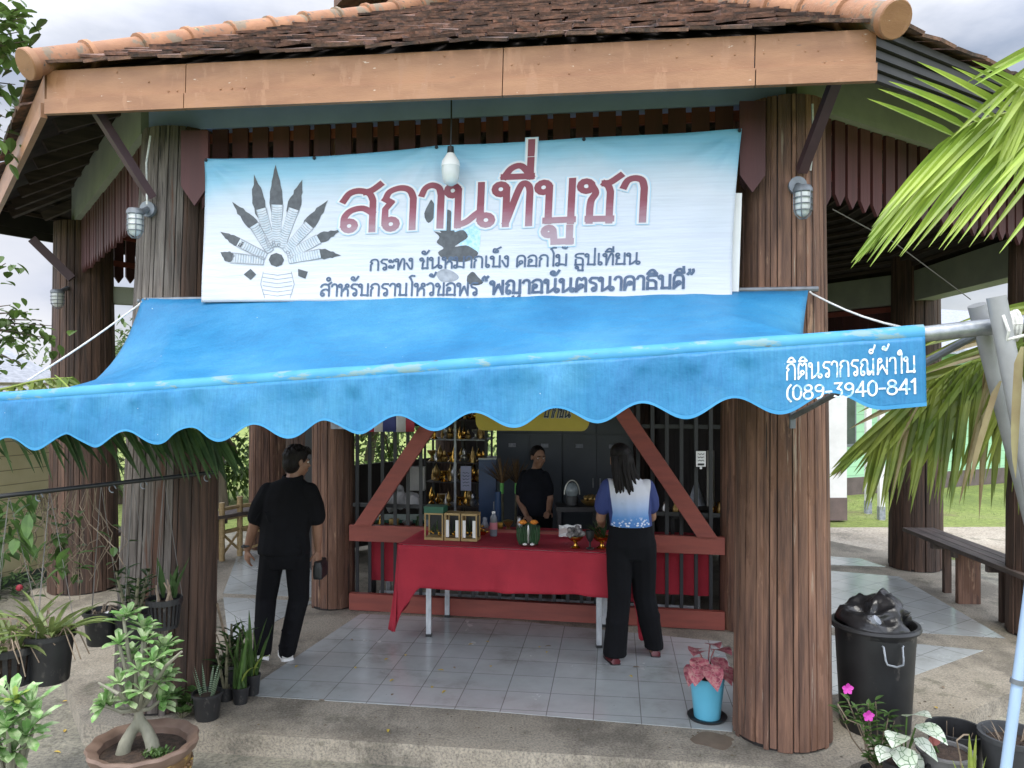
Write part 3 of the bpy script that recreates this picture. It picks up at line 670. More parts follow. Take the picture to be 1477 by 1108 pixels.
# ================================================================ banner
BA, BB = (L1[0], L1[1]-.36), (R1[0], R1[1]-.36)
bd = V(BB[0]-BA[0], BB[1]-BA[1], 0).normalized(); bn_ = V(bd.y, -bd.x, 0)     # bn_ faces the viewer
c_tl, c_tr, c_bl, c_br = on(295, 229, BA, BB), on(1070, 186, BA, BB), on(290, 436, BA, BB), on(1056, 430, BA, BB)
def bdisp(u, v):
    # folds fanning from the nails, a slack belly between them
    d = .012*math.sin(u*9+v*2)*v*(1-v)*2
    for (nu, k) in ((0, 1), (.455, 1.0), (1, 1.1), (.22, .3), (.72, .5)):
        du, dv = (u-nu)*3.2, v*.9; rr = math.hypot(du, dv)+1e-4; a = math.atan2(dv, du)
        d += k*.011*math.sin(a*11+nu*5)*math.exp(-rr*2.6)*min(1, rr*8)
    d += .010*noise.noise((u*7, v*3, 1.3))+.0025*noise.noise((u*22, v*9, 4))
    return d
def sag(u): return .052*(max(0, math.sin(math.pi*u/.455)) if u < .455 else .30*max(0, math.sin(math.pi*(u-.455)/.27)) if u < .725 else .25*max(0, math.sin(math.pi*(u-.725)/.275)))*.45
def bpt(u, v, h=0.0):
    top = lerp(c_tl, c_tr, u)-V(0, 0, sag(u)); bot = lerp(c_bl, c_br, u)
    p = lerp(top, bot, v); p += bd*(.025*math.sin(math.pi*v)*(-.6 if u > .5 else .3)*abs(2*u-1)**3)
    return p+bn_*(bdisp(u, v)+h)
def buv(x, y):
    # picture point on the banner's plane -> the banner's own u, v
    p = on(x, y, BA, BB); u, v = .5, .5
    for _ in range(12):
        q = bpt(u, v); e = .01; du = (bpt(u+e, v)-q)/e; dv = (bpt(u, v+e)-q)/e
        r = p-q; a, b_, c, d = du.dot(bd), dv.dot(bd), du.z, dv.z; k = a*d-b_*c; rx, ry = r.dot(bd), r.z
        u += (rx*d-b_*ry)/k; v += (a*ry-c*rx)/k
    return u, v
m, N, L, b = newmat('printed vinyl banner')
uvn = N.new('ShaderNodeUVMap'); sx_ = N.new('ShaderNodeSeparateXYZ'); L(uvn.outputs[0], sx_.inputs[0])
vv = mathn(N, L, 'ADD', sx_.outputs['Y'], mathn(N, L, 'MULTIPLY', mathn(N, L, 'SUBTRACT', noi(N, L, coords(N, L, (1, 1, 1)), 1.3, 4), .5), .22))
edge = mathn(N, L, 'ABSOLUTE', mathn(N, L, 'SUBTRACT', sx_.outputs['X'], .5))
vv = mathn(N, L, 'SUBTRACT', vv, mathn(N, L, 'MULTIPLY', mathn(N, L, 'POWER', mathn(N, L, 'MULTIPLY', edge, 2), 9), .10))
col = ramp(N, L, vv, [(.0, (.15, .40, .58)), (.09, (.25, .49, .64)), (.20, (.45, .56, .65)), (.32, (.56, .60, .66)), (.9, (.585, .605, .66))])
col = mixc(N, L, 1.0, col, ramp(N, L, noi(N, L, coords(N, L, (.2, 1, 9)), 9, 5), [(.35, (.93, .93, .94)), (.6, (1, 1, 1))]), 'MULTIPLY')
L(col, b.inputs['Base Color']); b.inputs['Roughness'].default_value = .5
bn0 = N.new('ShaderNodeBump'); bn0.inputs['Strength'].default_value = .35; bn0.inputs['Distance'].default_value = .01
L(noi(N, L, coords(N, L, (.6, .6, 6)), 7, 5), bn0.inputs['Height']); L(bn0.outputs[0], b.inputs['Normal'])
M['banner'] = m
ban = thing('banner', 'wide white and blue vinyl banner with maroon title lettering and a seven headed serpent', 'banner', bpt(.5, 1))
MB().grid(lambda u, v: bpt(u, v), 150, 48).build('banner_cloth', M['banner'], ban, smooth=True, ang=180, solid=.002)
def pxmap(x0, y0, x1, y1, size, off_, slant=0.0):
    # text frame: x along the baseline in letter units, y up; corners given on the picture, laid on the banner
    u0, v0 = buv(x0, y0); u1, v1 = buv(x1, y1)
    Wm = (c_tr-c_tl).length; 
    def f(x, y, h):
        t = x; u = lerp(u0, u1, t); v = lerp(v0, v1, t)
        Hh = lerp(c_tl.z-c_bl.z, c_tr.z-c_br.z, u)
        return bpt(u, v-y*size/Hh, off_+h)
    return f
def btext(t, x0, y0, x1, y1, size, hw, m, off_, name):
    f = pxmap(x0, y0, x1, y1, size, off_); tw = twidth(t); mb = MB(); g = lambda x, y, h: f(x/tw, y, h)
    # widths are normalised, so thickness along x follows the letter unit
    xx = 0
    for wd_ in t.split(' '):
        mb = MB(); xx = strokes(mb, wd_, g, hw, xx)+GL[' '][0]; mb.build(name, m, ban, smooth=True, ang=180)
m, N, L, b = newmat('faded maroon print'); tcn = N.new('ShaderNodeTexCoord'); sp_ = N.new('ShaderNodeSeparateXYZ'); L(tcn.outputs['Object'], sp_.inputs[0])
zz = mathn(N, L, 'ADD', mathn(N, L, 'MULTIPLY', sp_.outputs['Z'], 1.6), mathn(N, L, 'MULTIPLY', noi(N, L, coords(N, L, (1, 1, 5)), 8, 5), .16))
L(ramp(N, L, zz, [(.70, (.36, .26, .30)), (.92, (.25, .072, .105)), (1.22, (.20, .035, .055))]), b.inputs['Base Color']); b.inputs['Roughness'].default_value = .5
M['ptitle'] = m
M['pnavy'] = mat('faded navy print', (.075, .12, .19), (.045, .075, .14), .5, 30)
M['pwhite'] = mat('white print', (.66, .66, .69), (.62, .62, .65), .5)
M['phalo'] = mat('pale blue print', (.42, .62, .76), (.36, .57, .72), .5)
M['pdark'] = mat('charcoal print', (.085, .095, .105), (.05, .057, .065), .5, 30)
M['pgrey'] = mat('pale grey print', (.20, .22, .25), (.34, .36, .40), .5, 20)
T1 = 'สถานที่บูชา'
# picture behind the title: dark torn emblem with a blue patch
def poly(pts, m, name, off_, soft=True):
    if soft:
        q = sm(list(pts)+[pts[0]], 3)[:-1]; pts = q
    bm = bmesh.new(); bm.faces.new([bm.verts.new((p[0], p[1], 0)) for p in pts]); bmesh.ops.triangulate(bm, faces=bm.faces[:])
    bmesh.ops.subdivide_edges(bm, edges=bm.edges[:], cuts=3, use_grid_fill=True); bmesh.ops.triangulate(bm, faces=bm.faces[:]); bm.verts.index_update()
    mb = MB(); mb.add([bpt(*buv(v.co.x, v.co.y), off_) for v in bm.verts], [tuple(q.index for q in f.verts) for f in bm.faces]); bm.free(); return mb.build(name, m, ban)
skyp = mat('sky blue print', (.27, .54, .72), (.55, .70, .80), .5, 40)
poly([(636, 262), (641, 282), (640, 300), (650, 304), (654, 318), (652, 336), (640, 338), (633, 330), (630, 312), (632, 292)], M['pdark'], 'emblem_shape', .0016)
poly([(622, 288), (612, 308), (618, 322), (627, 312), (627, 296)], M['pdark'], 'emblem_shape', .0016)
poly([(655, 326), (668, 330), (676, 322), (691, 324), (693, 346), (688, 370), (674, 368), (662, 352)], skyp, 'emblem_patch', .0022)
poly([(626, 334), (640, 336), (652, 332), (668, 332), (675, 342), (664, 350), (656, 356), (672, 354), (684, 360), (690, 366), (682, 374), (668, 378), (652, 376), (638, 372), (632, 364), (640, 358), (630, 350), (634, 342)], M['pdark'], 'emblem_shape', .0034)
poly([(628, 394), (640, 388), (654, 392), (662, 400), (654, 406), (636, 406)], M['pgrey'], 'emblem_shape', .0016)
poly([(674, 398), (682, 392), (690, 400), (697, 408), (686, 412), (674, 408)], M['pdark'], 'emblem_shape', .0016)
tx = (490, 334, 934, 318); TS = .245
btext(T1, *tx, TS, .135, M['phalo'], .0046, 'title_glow')
btext(T1, *tx, TS, .115, M['pwhite'], .0060, 'title_outline')
btext(T1, *tx, TS, .072, M['ptitle'], .0076, 'title')
btext('กระทง ขันหมากเบ็ง ดอกไม้ ธูปเทียน', 532, 390, 923, 381, .066, .074, M['pnavy'], .0046, 'lettering')
btext('สำหรับกราบไหว้ขอพร', 461, 427, 690, 426, .074, .076, M['pnavy'], .0046, 'lettering')
btext('“พญาอนันตรนาคาธิบดี”', 693, 425, 1003, 415, .078, .092, M['pnavy'], .0046, 'lettering')
# seven-headed serpent
def rot(p, c, a): return (c[0]+(p[0]*math.cos(a)-p[1]*math.sin(a)), c[1]+(p[0]*math.sin(a)+p[1]*math.cos(a)))
necks = [(334, 372, 322, 366, 12), (345, 350, 324, 338, 10), (368, 325, 341, 298, 12), (378, 302, 369, 262, 12), (401, 296, 399, 250, 13), (425, 302, 434, 268, 12), (447, 325, 468, 296, 12), (460, 345, 486, 334, 11), (462, 366, 486, 368, 11)]
M['pneck'] = mat('pale blue grey print', (.42, .50, .57), (.55, .58, .62), .5, 40)
nk = MB(); hd = MB(); ln = MB()
random.seed(3)
def pq(x, y, h): return bpt(*buv(x, y), h)
def pline(pts, wpx, h):
    for a, b_ in zip(pts, pts[1:]):
        d = (b_[0]-a[0], b_[1]-a[1]); l = math.hypot(*d) or 1; nx, ny = -d[1]/l*wpx/2, d[0]/l*wpx/2
        ln.add([pq(a[0]+nx, a[1]+ny, h), pq(b_[0]+nx, b_[1]+ny, h), pq(b_[0], b_[1], h+.0004), pq(a[0], a[1], h+.0004), pq(b_[0]-nx, b_[1]-ny, h), pq(a[0]-nx, a[1]-ny, h)], [(0, 1, 2, 3), (3, 2, 4, 5)])
for (hx, hy, tx_, ty_, wd) in necks:
    bx, by = lerp(399, hx, .28), lerp(378, hy, .28); d = (tx_-hx, ty_-hy); l = math.hypot(*d); dx, dy = d[0]/l, d[1]/l
    prof = [(t_, q_*rnd(.85, 1.15)) for t_, q_ in ((-.25, .5), (-.1, .66), (.05, .72), (.2, .74), (.34, .70), (.48, .56), (.60, .50), (.72, .30), (.86, .16), (1, .04))]
    L_ = l*1.25; pts = [(hx+dx*L_*t-dy*wd*q*.82, hy+dy*L_*t+dx*wd*q*.82) for t, q in prof]+[(hx+dx*L_*t+dy*wd*q*1.15, hy+dy*L_*t-dx*wd*q*.82) for t, q in reversed([(a, c) for a, c in prof[:-1]])]
    poly(pts, M['pdark'], 'serpent_head', .0034, False)
    vx_, vy_ = hx-bx, hy-by; vl_ = math.hypot(vx_, vy_); ox_, oy_ = -vy_/vl_, vx_/vl_
    poly([(bx+ox_*5.5, by+oy_*5.5), (hx+ox_*wd*.6, hy+oy_*wd*.6), (hx-ox_*wd*.6, hy-oy_*wd*.6), (bx-ox_*5.5, by-oy_*5.5)], M['pneck'], 'serpent_neck', .0012+.00012*len(ban.children), False)
    vx, vy = hx-bx, hy-by; vl = math.hypot(vx, vy); ox, oy = -vy/vl, vx/vl
    for sg in (-1, 1): pline([(bx+ox*sg*5.5, by+oy*sg*5.5), (hx+ox*sg*wd*.6, hy+oy*sg*wd*.6)], 1.4, .0052)
    n = int(vl/3.4)
    for k in range(n):
        t = k/n; ww = lerp(5, wd*.56, t); x, y = lerp(bx, hx, t), lerp(by, hy, t)
        pline([(x-ox*ww, y-oy*ww), (x, y+1.2), (x+ox*ww, y+oy*ww)], .9, .0052)
hd = MB(); hd.add([pq(399+11*math.cos(a), 375+10*math.sin(a), .0034) for a in [k*math.tau/8 for k in range(8)]], [tuple(range(8))]); hd.build('serpent_head', M['pdark'], ban)
for q in ([(362, 388), (352, 396), (362, 404), (370, 396)], [(430, 388), (444, 392), (440, 402), (430, 398)]): hd = MB(); hd.add([pq(*p, .0034) for p in q], [(0, 1, 2, 3)]); hd.build('serpent_fin', M['pdark'], ban)
pline([(380, 392), (376, 410), (382, 430)], 1, .002); pline([(420, 392), (424, 410), (418, 430)], 1, .002)
for k in range(6): y = 394+k*6; pline([(379, y), (400, y+3), (421, y)], .9, .002)
ln.build('serpent_lines', M['pgrey'], ban)
nl = MB()
for u in (.004, .22, .455, .725, .996): nl.ball(bpt(u, .012, .006), .011, 8, 5)
nl.build('nails', M['black'], ban)
# white batten board beside the banner's right edge
mb = MB(); q = [on(1058, 276, BA, BB)-bn_*.04, on(1072, 276, BA, BB)-bn_*.04, on(1067, 424, BA, BB)-bn_*.04, on(1053, 424, BA, BB)-bn_*.04]
mb.prism(q, -bn_*.03); tag(mb.build('wooden_batten', M['white'], None, (q[3])), 'weathered white batten upright behind the right edge of the big banner', 'batten')
# bulb hanging before the banner
hb = thing('hanging_bulb', 'white bulb hanging on a black cord in front of the banner', 'light bulb', W(650, 268, 4.52))
MB().tube([W(651, 140, 4.53), W(651, 180, 4.52), W(650, 212, 4.52)], .0045, 6).build('cord', M['black'], hb)
c = W(650, 240, 4.52)
MB().lathe([(.018, .115), (.02, .085), (.022, .075)], c, 14).build('socket', M['black'], hb, smooth=True)
MB().lathe([(.02, .078), (.03, .06), (.05, .03), (.054, .008), (.054, 0)], c, 20).build('bulb_base', M['white'], hb, smooth=True)
MB().lathe([(.053, 0), (.053, -.03), (.048, -.07), (.036, -.10), (.015, -.113), (.001, -.115)], c, 20).build('bulb', M['glassy'], hb, smooth=True)

# ================================================================ awning
T0, T1_ = W(205, 431, 4.93), W(1166, 419, 4.40)
F0, F1 = W(-75, 581, 4.32), W(1331, 482, 3.05)
AW = 4.45
m, N, L, b = newmat('blue canvas'); v = coords(N, L)
col = ramp(N, L, noi(N, L, v, 1.4, 7, .6), [(.34, (.012, .165, .37)), (.52, (.028, .235, .47)), (.68, (.062, .30, .52))])
st = ramp(N, L, noi(N, L, coords(N, L, (34, 34, .8)), 3, 4, .6), [(.34, (.80, .86, .9)), (.62, (1.05, 1.03, 1.0))]); col = mixc(N, L, 1.0, col, st, 'MULTIPLY')
f = ramp(N, L, noi(N, L, coords(N, L, (1, 1, 2)), 2.6, 9, .72), [(.58, (0, 0, 0)), (.72, (1, 1, 1))]); col = mixc(N, L, mathn(N, L, 'MULTIPLY', f, .35), col, (.08, .27, .42))
sp2 = ramp(N, L, noi(N, L, v, 38, 2), [(.765, (0, 0, 0)), (.78, (1, 1, 1))]); col = mixc(N, L, sp2, col, (.45, .6, .66))
L(col, b.inputs['Base Color']); b.inputs['Roughness'].default_value = .5
bnm = N.new('ShaderNodeBump'); bnm.inputs['Strength'].default_value = .55; bnm.inputs['Distance'].default_value = .03; L(noi(N, L, coords(N, L, (1.2, 2.2, 1.2)), 4, 7), bnm.inputs['Height']); L(bnm.outputs[0], b.inputs['Normal'])
t = N.new('ShaderNodeBsdfTranslucent'); L(col, t.inputs['Color']); x = N.new('ShaderNodeMixShader'); x.inputs[0].default_value = .24
L(b.outputs[0], x.inputs[1]); L(t.outputs[0], x.inputs[2]); L(x.outputs[0], N['Material Output'].inputs['Surface']); M['canvas'] = m
M['hem'] = mat('sun bleached blue canvas', (.06, .30, .50), (.032, .235, .46), .6, 5, (1, 1, 1), spots=[((.17, .30, .33), 9, .55, (.5, 1, 2)), ((.10, .14, .14), 22, .66, (.4, 1, 2))], trans=.1)
def awn(u, v):
    a, c = lerp(T0, T1_, u), lerp(F0, F1, u); p = lerp(a, c, v)
    s = math.sin(math.pi*min(1, v*1.0))
    p.z -= .045*s
    el = math.exp(-u/.09); er = math.exp(-(1-u)/.055)
    p.z -= el*.30*math.sin(math.pi*v**.85)*.8; p.x += el*.20*s*.8
    p.z -= er*.21*math.sin(math.pi*v**.9); p.x -= er*.20*s
    p.z += .012*math.sin(u*31+v*5)*s*el*2
    # diagonal pulls towards the fixing points
    q = (u*5.2-v*1.5)*2.3+1.2*noise.noise((u*3, v*1.2, 2)); rg = (1-abs(math.sin(q)))**3
    p.z += .040*rg*s*(.35+math.exp(-u/.35)+.5*math.exp(-(1-u)/.2))+.014*noise.noise((u*6, v*2, 7))+.006*noise.noise((u*26, v*7, 3))
    q2 = (u*4-v*3.1)*3+noise.noise((u*5, v*2, 9)); p.z += .010*(1-abs(math.sin(q2)))**4*s*max(0, noise.noise((u*2.2, v*1.3, 5))+.3)
    return p
awt = thing('awning', 'blue canvas awning with a scalloped valance and a stencilled white phone number', 'awning', lerp(F0, F1, .5))
MB().grid(awn, 110, 30).build('canopy', M['canvas'], awt, smooth=True, ang=180, solid=.003)
fdir = (F1-F0).normalized(); fo = V(fdir.y, -fdir.x, 0).normalized()
if fo.y > 0: fo = -fo
pr = .032
hm = MB()                                                  # canvas lapped round the pipe
hm.grid(lambda u, v: lerp(F0, F1, u)+(fo*math.cos(R(125-190*v))+V(0, 0, 1)*math.sin(R(125-190*v)))*(pr+.006+.003*noise.noise((u*30, v*2, 0))), 120, 8, False)
hm.build('hem', M['hem'], awt, smooth=True, ang=180)
FLen = (F1-F0).length
def vdrop(u):
    s = u*FLen; fr_ = (1-u)*FLen
    drop = .237+.038*math.cos(math.tau*(fr_-.16)/.372) if fr_ > .16 else .237+.040-.008*(1-fr_/.16)
    return drop+.006*noise.noise((s*1.7, 0, 3))
def val(u, v, h=0.0):
    s = u*FLen; fr_ = (1-u)*FLen; drop = vdrop(u)
    gath = .022*max(0, noise.noise((s*9, 1, 3)))*math.exp(-((v-.16)/.16)**2)*(1 if fr_ > .6 else .4)
    rip = gath+(.012*math.sin(s*17+2*noise.noise((s*2, 0, 0))*3)+.010*noise.noise((s*6, v*.8, 2)))*min(1, v*2.5)*(.18 if fr_ < .65 else 1)
    p = lerp(F0, F1, u)+fo*(pr+.004+rip+.02*v+h)+V(0, 0, -.012-drop*v)
    return p
MB().grid(lambda u, v: val(u, v), 420, 14).build('valance', M['canvas'], awt, smooth=True, ang=180, solid=.002)
MB().grid(lambda u, v: val(u, .945+.055*v, .003), 420, 1, False).build('valance_glow_edge', mat('painted glow canvas', (.055, .30, .55), (.035, .255, .50), .6, 6, trans=.2), awt, smooth=True, ang=180)  # paler strip paints a glow along the valance's lower edge
M['stencil'] = mat('white stencil paint', (.66, .68, .68), (.22, .42, .60), .6, 45, lo=.38, hi=.47)
def vtext(t, fr0, fr1, yb, size, hw, name):
    tw = twidth(t); mb = MB()
    def g(x, y, h):
        s = lerp(fr0, fr1, x/tw); v = (yb-y*size)/vdrop(1-s/FLen); return val(1-s/FLen, max(0, v), .0035+h)
    strokes(mb, t, g, hw); mb.build(name, M['stencil'], awt, smooth=True, ang=180)
vtext('กิตินรากรณ์ผ้าใบ', .515, .035, .136, .062, .062, 'lettering')
vtext('(089-3940-841', .515, .03, .218, .052, .07, 'lettering')
# front pipe and the folding arm
MB().tube([F0, lerp(F0, F1, .5)+V(0, 0, -.005), F1+fdir*.02, W(1440, 470, 3.02), W(1500, 464, 2.98)], pr, 12).build('front_pipe', M['galv'], awt, smooth=True)
MB().tube([W(208, 433, 4.96), W(1180, 417, 4.42)], .016, 8).build('top_pipe', M['greymetal'], awt, smooth=True)
ar = MB(); ar.bar(W(1143, 618, 4.40), W(1143, 590, 4.40), .03, .02, (0, 1, 0)); ar.tube([W(1143, 602, 4.38), W(1200, 571, 4.0), W(1330, 526, 3.4), W(1432, 470, 3.06)], .016, 8); ar.build('arm', M['greymetal'], awt, smooth=True)
def pole(name, pts, r, m, label, cat='pole', cap=None):
    o = tag(MB().tube(pts, r, 14).build(name, m, None, pts[-1], smooth=True), label, cat); return o
pa, pb = W(1437, 428, 2.93), W(1478, 640, 2.93); dd = (pb-pa); foot = pa+dd*((pa.z-GZ)/(pa.z-pb.z))
pole('support_pole', [pa, foot], .034, M['pvc'], 'grey pipe pole leaning at the right, crossing in front of the awning pipe')
pa, pb = W(1409, 440, 3.10), W(1440, 560, 3.16); dd = (pb-pa); foot = pa+dd*((pa.z-GZ)/(pa.z-pb.z))
pole('support_pole', [pa, foot], .034, M['pvc'], 'weathered grey pipe pole behind the awning pipe, its short end showing left of the crossing')
pa, pb = W(1484, 860, 2.55), W(1451, 1108, 2.55); dd = (pb-pa); foot = pa+dd*((pa.z-GZ)/(pa.z-pb.z))
t0 = pa-dd*.55
po = thing('thin_pole', 'pale blue painted thin pole at the lower right edge before the black pots', 'pole', foot)
MB().tube([t0, foot], .017, 12).build('shaft', M['bluepole'], po, smooth=True)
c = pa+dd*((983-860)/(1108-860)); MB().tube([c+dd.normalized()*.008, c-dd.normalized()*.008], .022, 12).build('clamp_ring', M['greymetal'], po, smooth=True)
# cord lashing the crossing, loose end hanging
c = W(1462, 470, 2.98); tie = MB()
for k in range(4):
    r0 = .045+.004*k; tie.tube([c+fdir*(.012*k-.03)+(fo*math.cos(a)+V(0, 0, 1)*math.sin(a))*r0 for a in [j*math.tau/14 for j in range(15)]], .007, 6)
tie.tube([W(1447, 455, 2.9), W(1455, 478, 2.88), W(1452, 490, 2.9), W(1477, 484, 2.9), W(1500, 480, 2.9)], .006, 6)
tag(tie.build('rope', M['rope'], None, c, smooth=True), 'white nylon rope lashed round the pipe crossing at the right edge', 'rope')
def rope(pts, r, label): return tag(MB().tube(pts, r, 6).build('rope', M['rope'], None, pts[0], smooth=True), label, 'rope')
rope([W(207, 432, 4.95)]+[lerp(W(200, 440, 4.92), W(40, 549, 4.4), k/6)-V(0, 0, .012*math.sin(math.pi*k/6)) for k in range(7)], .0055, 'white rope running down left from the top corner of the awning')
rope([W(1168, 421, 4.4)]+[lerp(W(1172, 424, 4.38), W(1345, 481, 3.2), k/6)-V(0, 0, .03*math.sin(math.pi*k/6)) for k in range(7)], .005, 'white rope running down right from the top corner of the awning')
mb = MB(); [mb.ball(W(200+5*k, 434+3*math.sin(k*2), 4.93), .013, 6, 4) for k in range(4)]
tag(mb.build('rope_knot', M['greymetal'], None, W(205, 436, 4.93)), 'grey knot of wire at the left upper corner of the awning', 'knot')
# thin wires
def wire(pts, label, r=.004, m='wire'): return tag(MB().tube(pts, r, 5).build('wire', M[m], None, pts[0]), label, 'wire')
wire([W(1201, 302, 4.8), W(1290, 350, 5.6), W(1400, 432, 6.4)], 'thin grey wire sloping down under the right hand roof')
wire([W(1169, 246, 4.44), W(1173, 205, 4.42), W(1172, 150, 4.42)], 'cream lamp cable running up the right front column', .006, 'rope')
wire([W(212, 295, 4.93), W(211, 235, 4.93), W(217, 196, 4.93)], 'cream lamp cable running up the left front column', .006, 'rope')

# ================================================================ wall lamps (caged)
def lamp(c, mount, label, s=1.0):
    o = thing('wall_lamp', label, 'wall lamp', c, 'caged bulkhead lamps on the columns')
    c = Vector(c); md = (Vector(mount)-c); md.z = 0; md.normalize()
    a = MB(); a.lathe([(.001, .072), (.042*s, .068), (.052*s, .052), (.052*s, .034), (.045*s, .03)], c, 18); a.build('cap', M['greymetal'], o, smooth=True)
    a = MB(); a.tube([c+V(0, 0, .055), c+V(0, 0, .06)+md*.06, Vector(mount)], [.018, .02, .022], 8); mt = Vector(mount); a.tube([mt-md*.018, mt+md*.012], [.05, .05], 14); a.build('bracket', M['greymetal'], o, smooth=True)
    MB().lathe([(.042*s, .034), (.042*s, -.05), (.034*s, -.085), (.014*s, -.102), (.001, -.104)], c, 18).build('glass', M['glassy'], o, smooth=True)
    g = MB()
    for zz, rr in ((.0, .050), (-.035, .050), (-.07, .047)): g.tube([c+V(rr*s*math.cos(t), rr*s*math.sin(t), zz) for t in [k*math.tau/16 for k in range(17)]], .0032, 5)
    for k in range(6):
        t = k*math.tau/6; g.tube([c+V(r*s*math.cos(t), r*s*math.sin(t), zz) for r, zz in ((.05, .035), (.05, -.06), (.042, -.09), (.02, -.112), (0, -.115))], .0032, 5)
    g.build('cage', M['greymetal'], o)
lamp(W(195, 317, 4.83), W(214, 302, 4.98), 'caged bulkhead lamp on the left front column above the awning corner')
lamp(W(1158, 286, 4.30), W(1150, 268, 4.44), 'caged bulkhead lamp on the right front column beside the banner')
lamp(W(83, 428, 7.6), W(101, 414, 7.9), 'small dark caged lamp on the far left column against the sky', 1.25)
# ================================================================ people
def loft(mb, secs, n=14):
    """secs: (centre, half width, half depth[, yaw]) -> closed skin"""
    vs = []
    for s in secs:
        c, a, b_ = Vector(s[0]), s[1], s[2]; yw = s[3] if len(s) > 3 else 0
        for j in range(n):
            t = math.tau*j/n; x, y = a*math.cos(t), b_*math.sin(t)
            vs.append(c+V(x*math.cos(yw)-y*math.sin(yw), x*math.sin(yw)+y*math.cos(yw), 0))
    k = len(secs)
    return mb.add(vs, [(i*n+j, i*n+(j+1) % n, (i+1)*n+(j+1) % n, (i+1)*n+j) for i in range(k-1) for j in range(n)]+[tuple(range(n))[::-1], tuple(range((k-1)*n, k*n))])
def limb(mb, pts, rs, n=10, flat=1.0):
    pts = [Vector(p) for p in pts]
    for p, r in zip(pts, rs): mb.ball(p, r*.985, 10, 8)
    mb.tube(pts, list(rs), n, flat); return mb
def hand(mb, wr, fdir_, palm_n, sg, curl=.5, sc_=1.0):
    """palm, four unequal bent fingers, thumb off the side near the base. sg: side the thumb is on"""
    f = Vector(fdir_).normalized(); nn = Vector(palm_n).normalized(); nn = (nn-f*nn.dot(f)).normalized(); sd = f.cross(nn)*sg
    pl = .085*sc_
    mb.tube([wr-f*.02, wr+f*.01, wr+f*pl*.5, wr+f*pl], [.024*sc_, .026*sc_, .038*sc_, .040*sc_], 10, .5, sd)
    for k, (ln, o) in enumerate(((.072, .027), (.08, .009), (.074, -.009), (.058, -.026))):
        b0 = wr+f*(pl-.01)+sd*o*sc_; d = f.copy(); p = b0; pts = [p]
        for j, q in enumerate((.45, .32, .23)):
            d = (d+nn*curl*(.35+.25*j)+sd*o*.8*(1-curl)).normalized(); p = p+d*ln*q*sc_; pts.append(p)
        mb.tube(pts, [.0095*sc_, .009*sc_, .0082*sc_, .006*sc_], 7)
    b0 = wr+f*.022+sd*.022*sc_; pts = [b0, b0+(f*.5+sd*.8+nn*.25).normalized()*.032*sc_, b0+(f*.8+sd*.75+nn*.5).normalized()*.058*sc_, b0+(f*1.1+sd*.6+nn*.7).normalized()*.078*sc_]
    mb.tube(pts, [.0125*sc_, .0115*sc_, .0095*sc_, .007*sc_], 7)
def head(mb, c, yaw, s=1.0, tilt=0.0):
    """c: centre of the head; yaw: the way the face looks (0 = +Y). Returns frame for hair."""
    c = Vector(c); rm = Matrix.Rotation(yaw, 3, 'Z') @ Matrix.Rotation(tilt, 3, 'X')
    def P(x, y, z): return c+rm @ V(x*s, y*s, z*s)
    def el(p, r, n=14, m_=10):
        t = MB().ball((0, 0, 0), r, n, m_); mb.add([P(*(Vector(p)+q)) for q in t.v], t.f)
    el((0, -.012, .028), (.073, .088, .082)); el((0, .022, -.035), (.058, .062, .078)); el((0, .045, -.088), (.032, .032, .026))
    el((0, .070, .012), (.052, .022, .012)); el((.036, .058, -.03), (.024, .026, .026)); el((-.036, .058, -.03), (.024, .026, .026))
    mb.tube([P(0, .082, .012), P(0, .094, -.012), P(0, .106, -.032), P(0, .086, -.042)], [.008*s, .009*s, .013*s, .010*s], 8)
    el((0, .084, -.062), (.021, .011, .007), 10, 6); el((0, .081, -.075), (.018, .011, .007), 10, 6)
    for sx_ in (-1, 1): el((sx_*.077, -.004, -.006), (.010, .020, .032), 8, 8)
    return P, rm
skin = mat('warm brown skin', (.30, .165, .105), (.24, .125, .078), .5, 12)
M['skin'] = skin
hairm = mat('black hair', (.006, .005, .005), (.013, .009, .008), .55, 60, (1, 1, .15), .35, 90, (1, 1, .06), spec=.22)
blackc = mat('black cotton', (.0055, .006, .0075), (.004, .004, .005), .9, 6, bump=.3, bscale=9, spec=.2)
def eyes(P, par):
    e = MB(); q = MB()
    for sx_ in (-1, 1):
        e.ball(P(sx_*.031, .0735, .0), (.0105, .0105, .007), 10, 8); q.ball(P(sx_*.031, .081, .0), .0054, 8, 6)
    o = e.build('eyes', M['white'], par, smooth=True); q.build('pupils', M['black'], o, smooth=True)
    b_ = MB()
    for sx_ in (-1, 1): b_.tube([P(sx_*.014, .087, .018), P(sx_*.032, .088, .024), P(sx_*.05, .076, .018)], [.003, .0042, .002], 6)
    b_.build('eyebrows', hairm, par)
def shoe(mb, heel, toe, up, ln=.27, wd=.05, ht=.09, low=False):
    heel, toe = Vector(heel), Vector(toe); d = (toe-heel).normalized(); up = Vector(up); up = (up-d*up.dot(d)).normalized(); sd = d.cross(up)
    vs = []; n = 14; secs = [(0, .6, .25), (.03, .85, .8), (.18, .85, 1 if not low else .72), (.4, .86, .8 if not low else .46), (.6, 1.0, .58), (.8, .92, .46), (.94, .65, .34), (1, .3, .18)]
    for t, a, h in secs:
        for j in range(n):
            q = math.tau*j/n; x = math.cos(q)*wd*a; z = (math.sin(q)*.5+.5)*ht*h
            vs.append(heel+d*ln*t+sd*x+up*z)
    k = len(secs); mb.add(vs, [(i*n+j, i*n+(j+1) % n, (i+1)*n+(j+1) % n, (i+1)*n+j) for i in range(k-1) for j in range(n)]+[tuple(range(n))[::-1], tuple(range((k-1)*n, k*n))])
    return mb
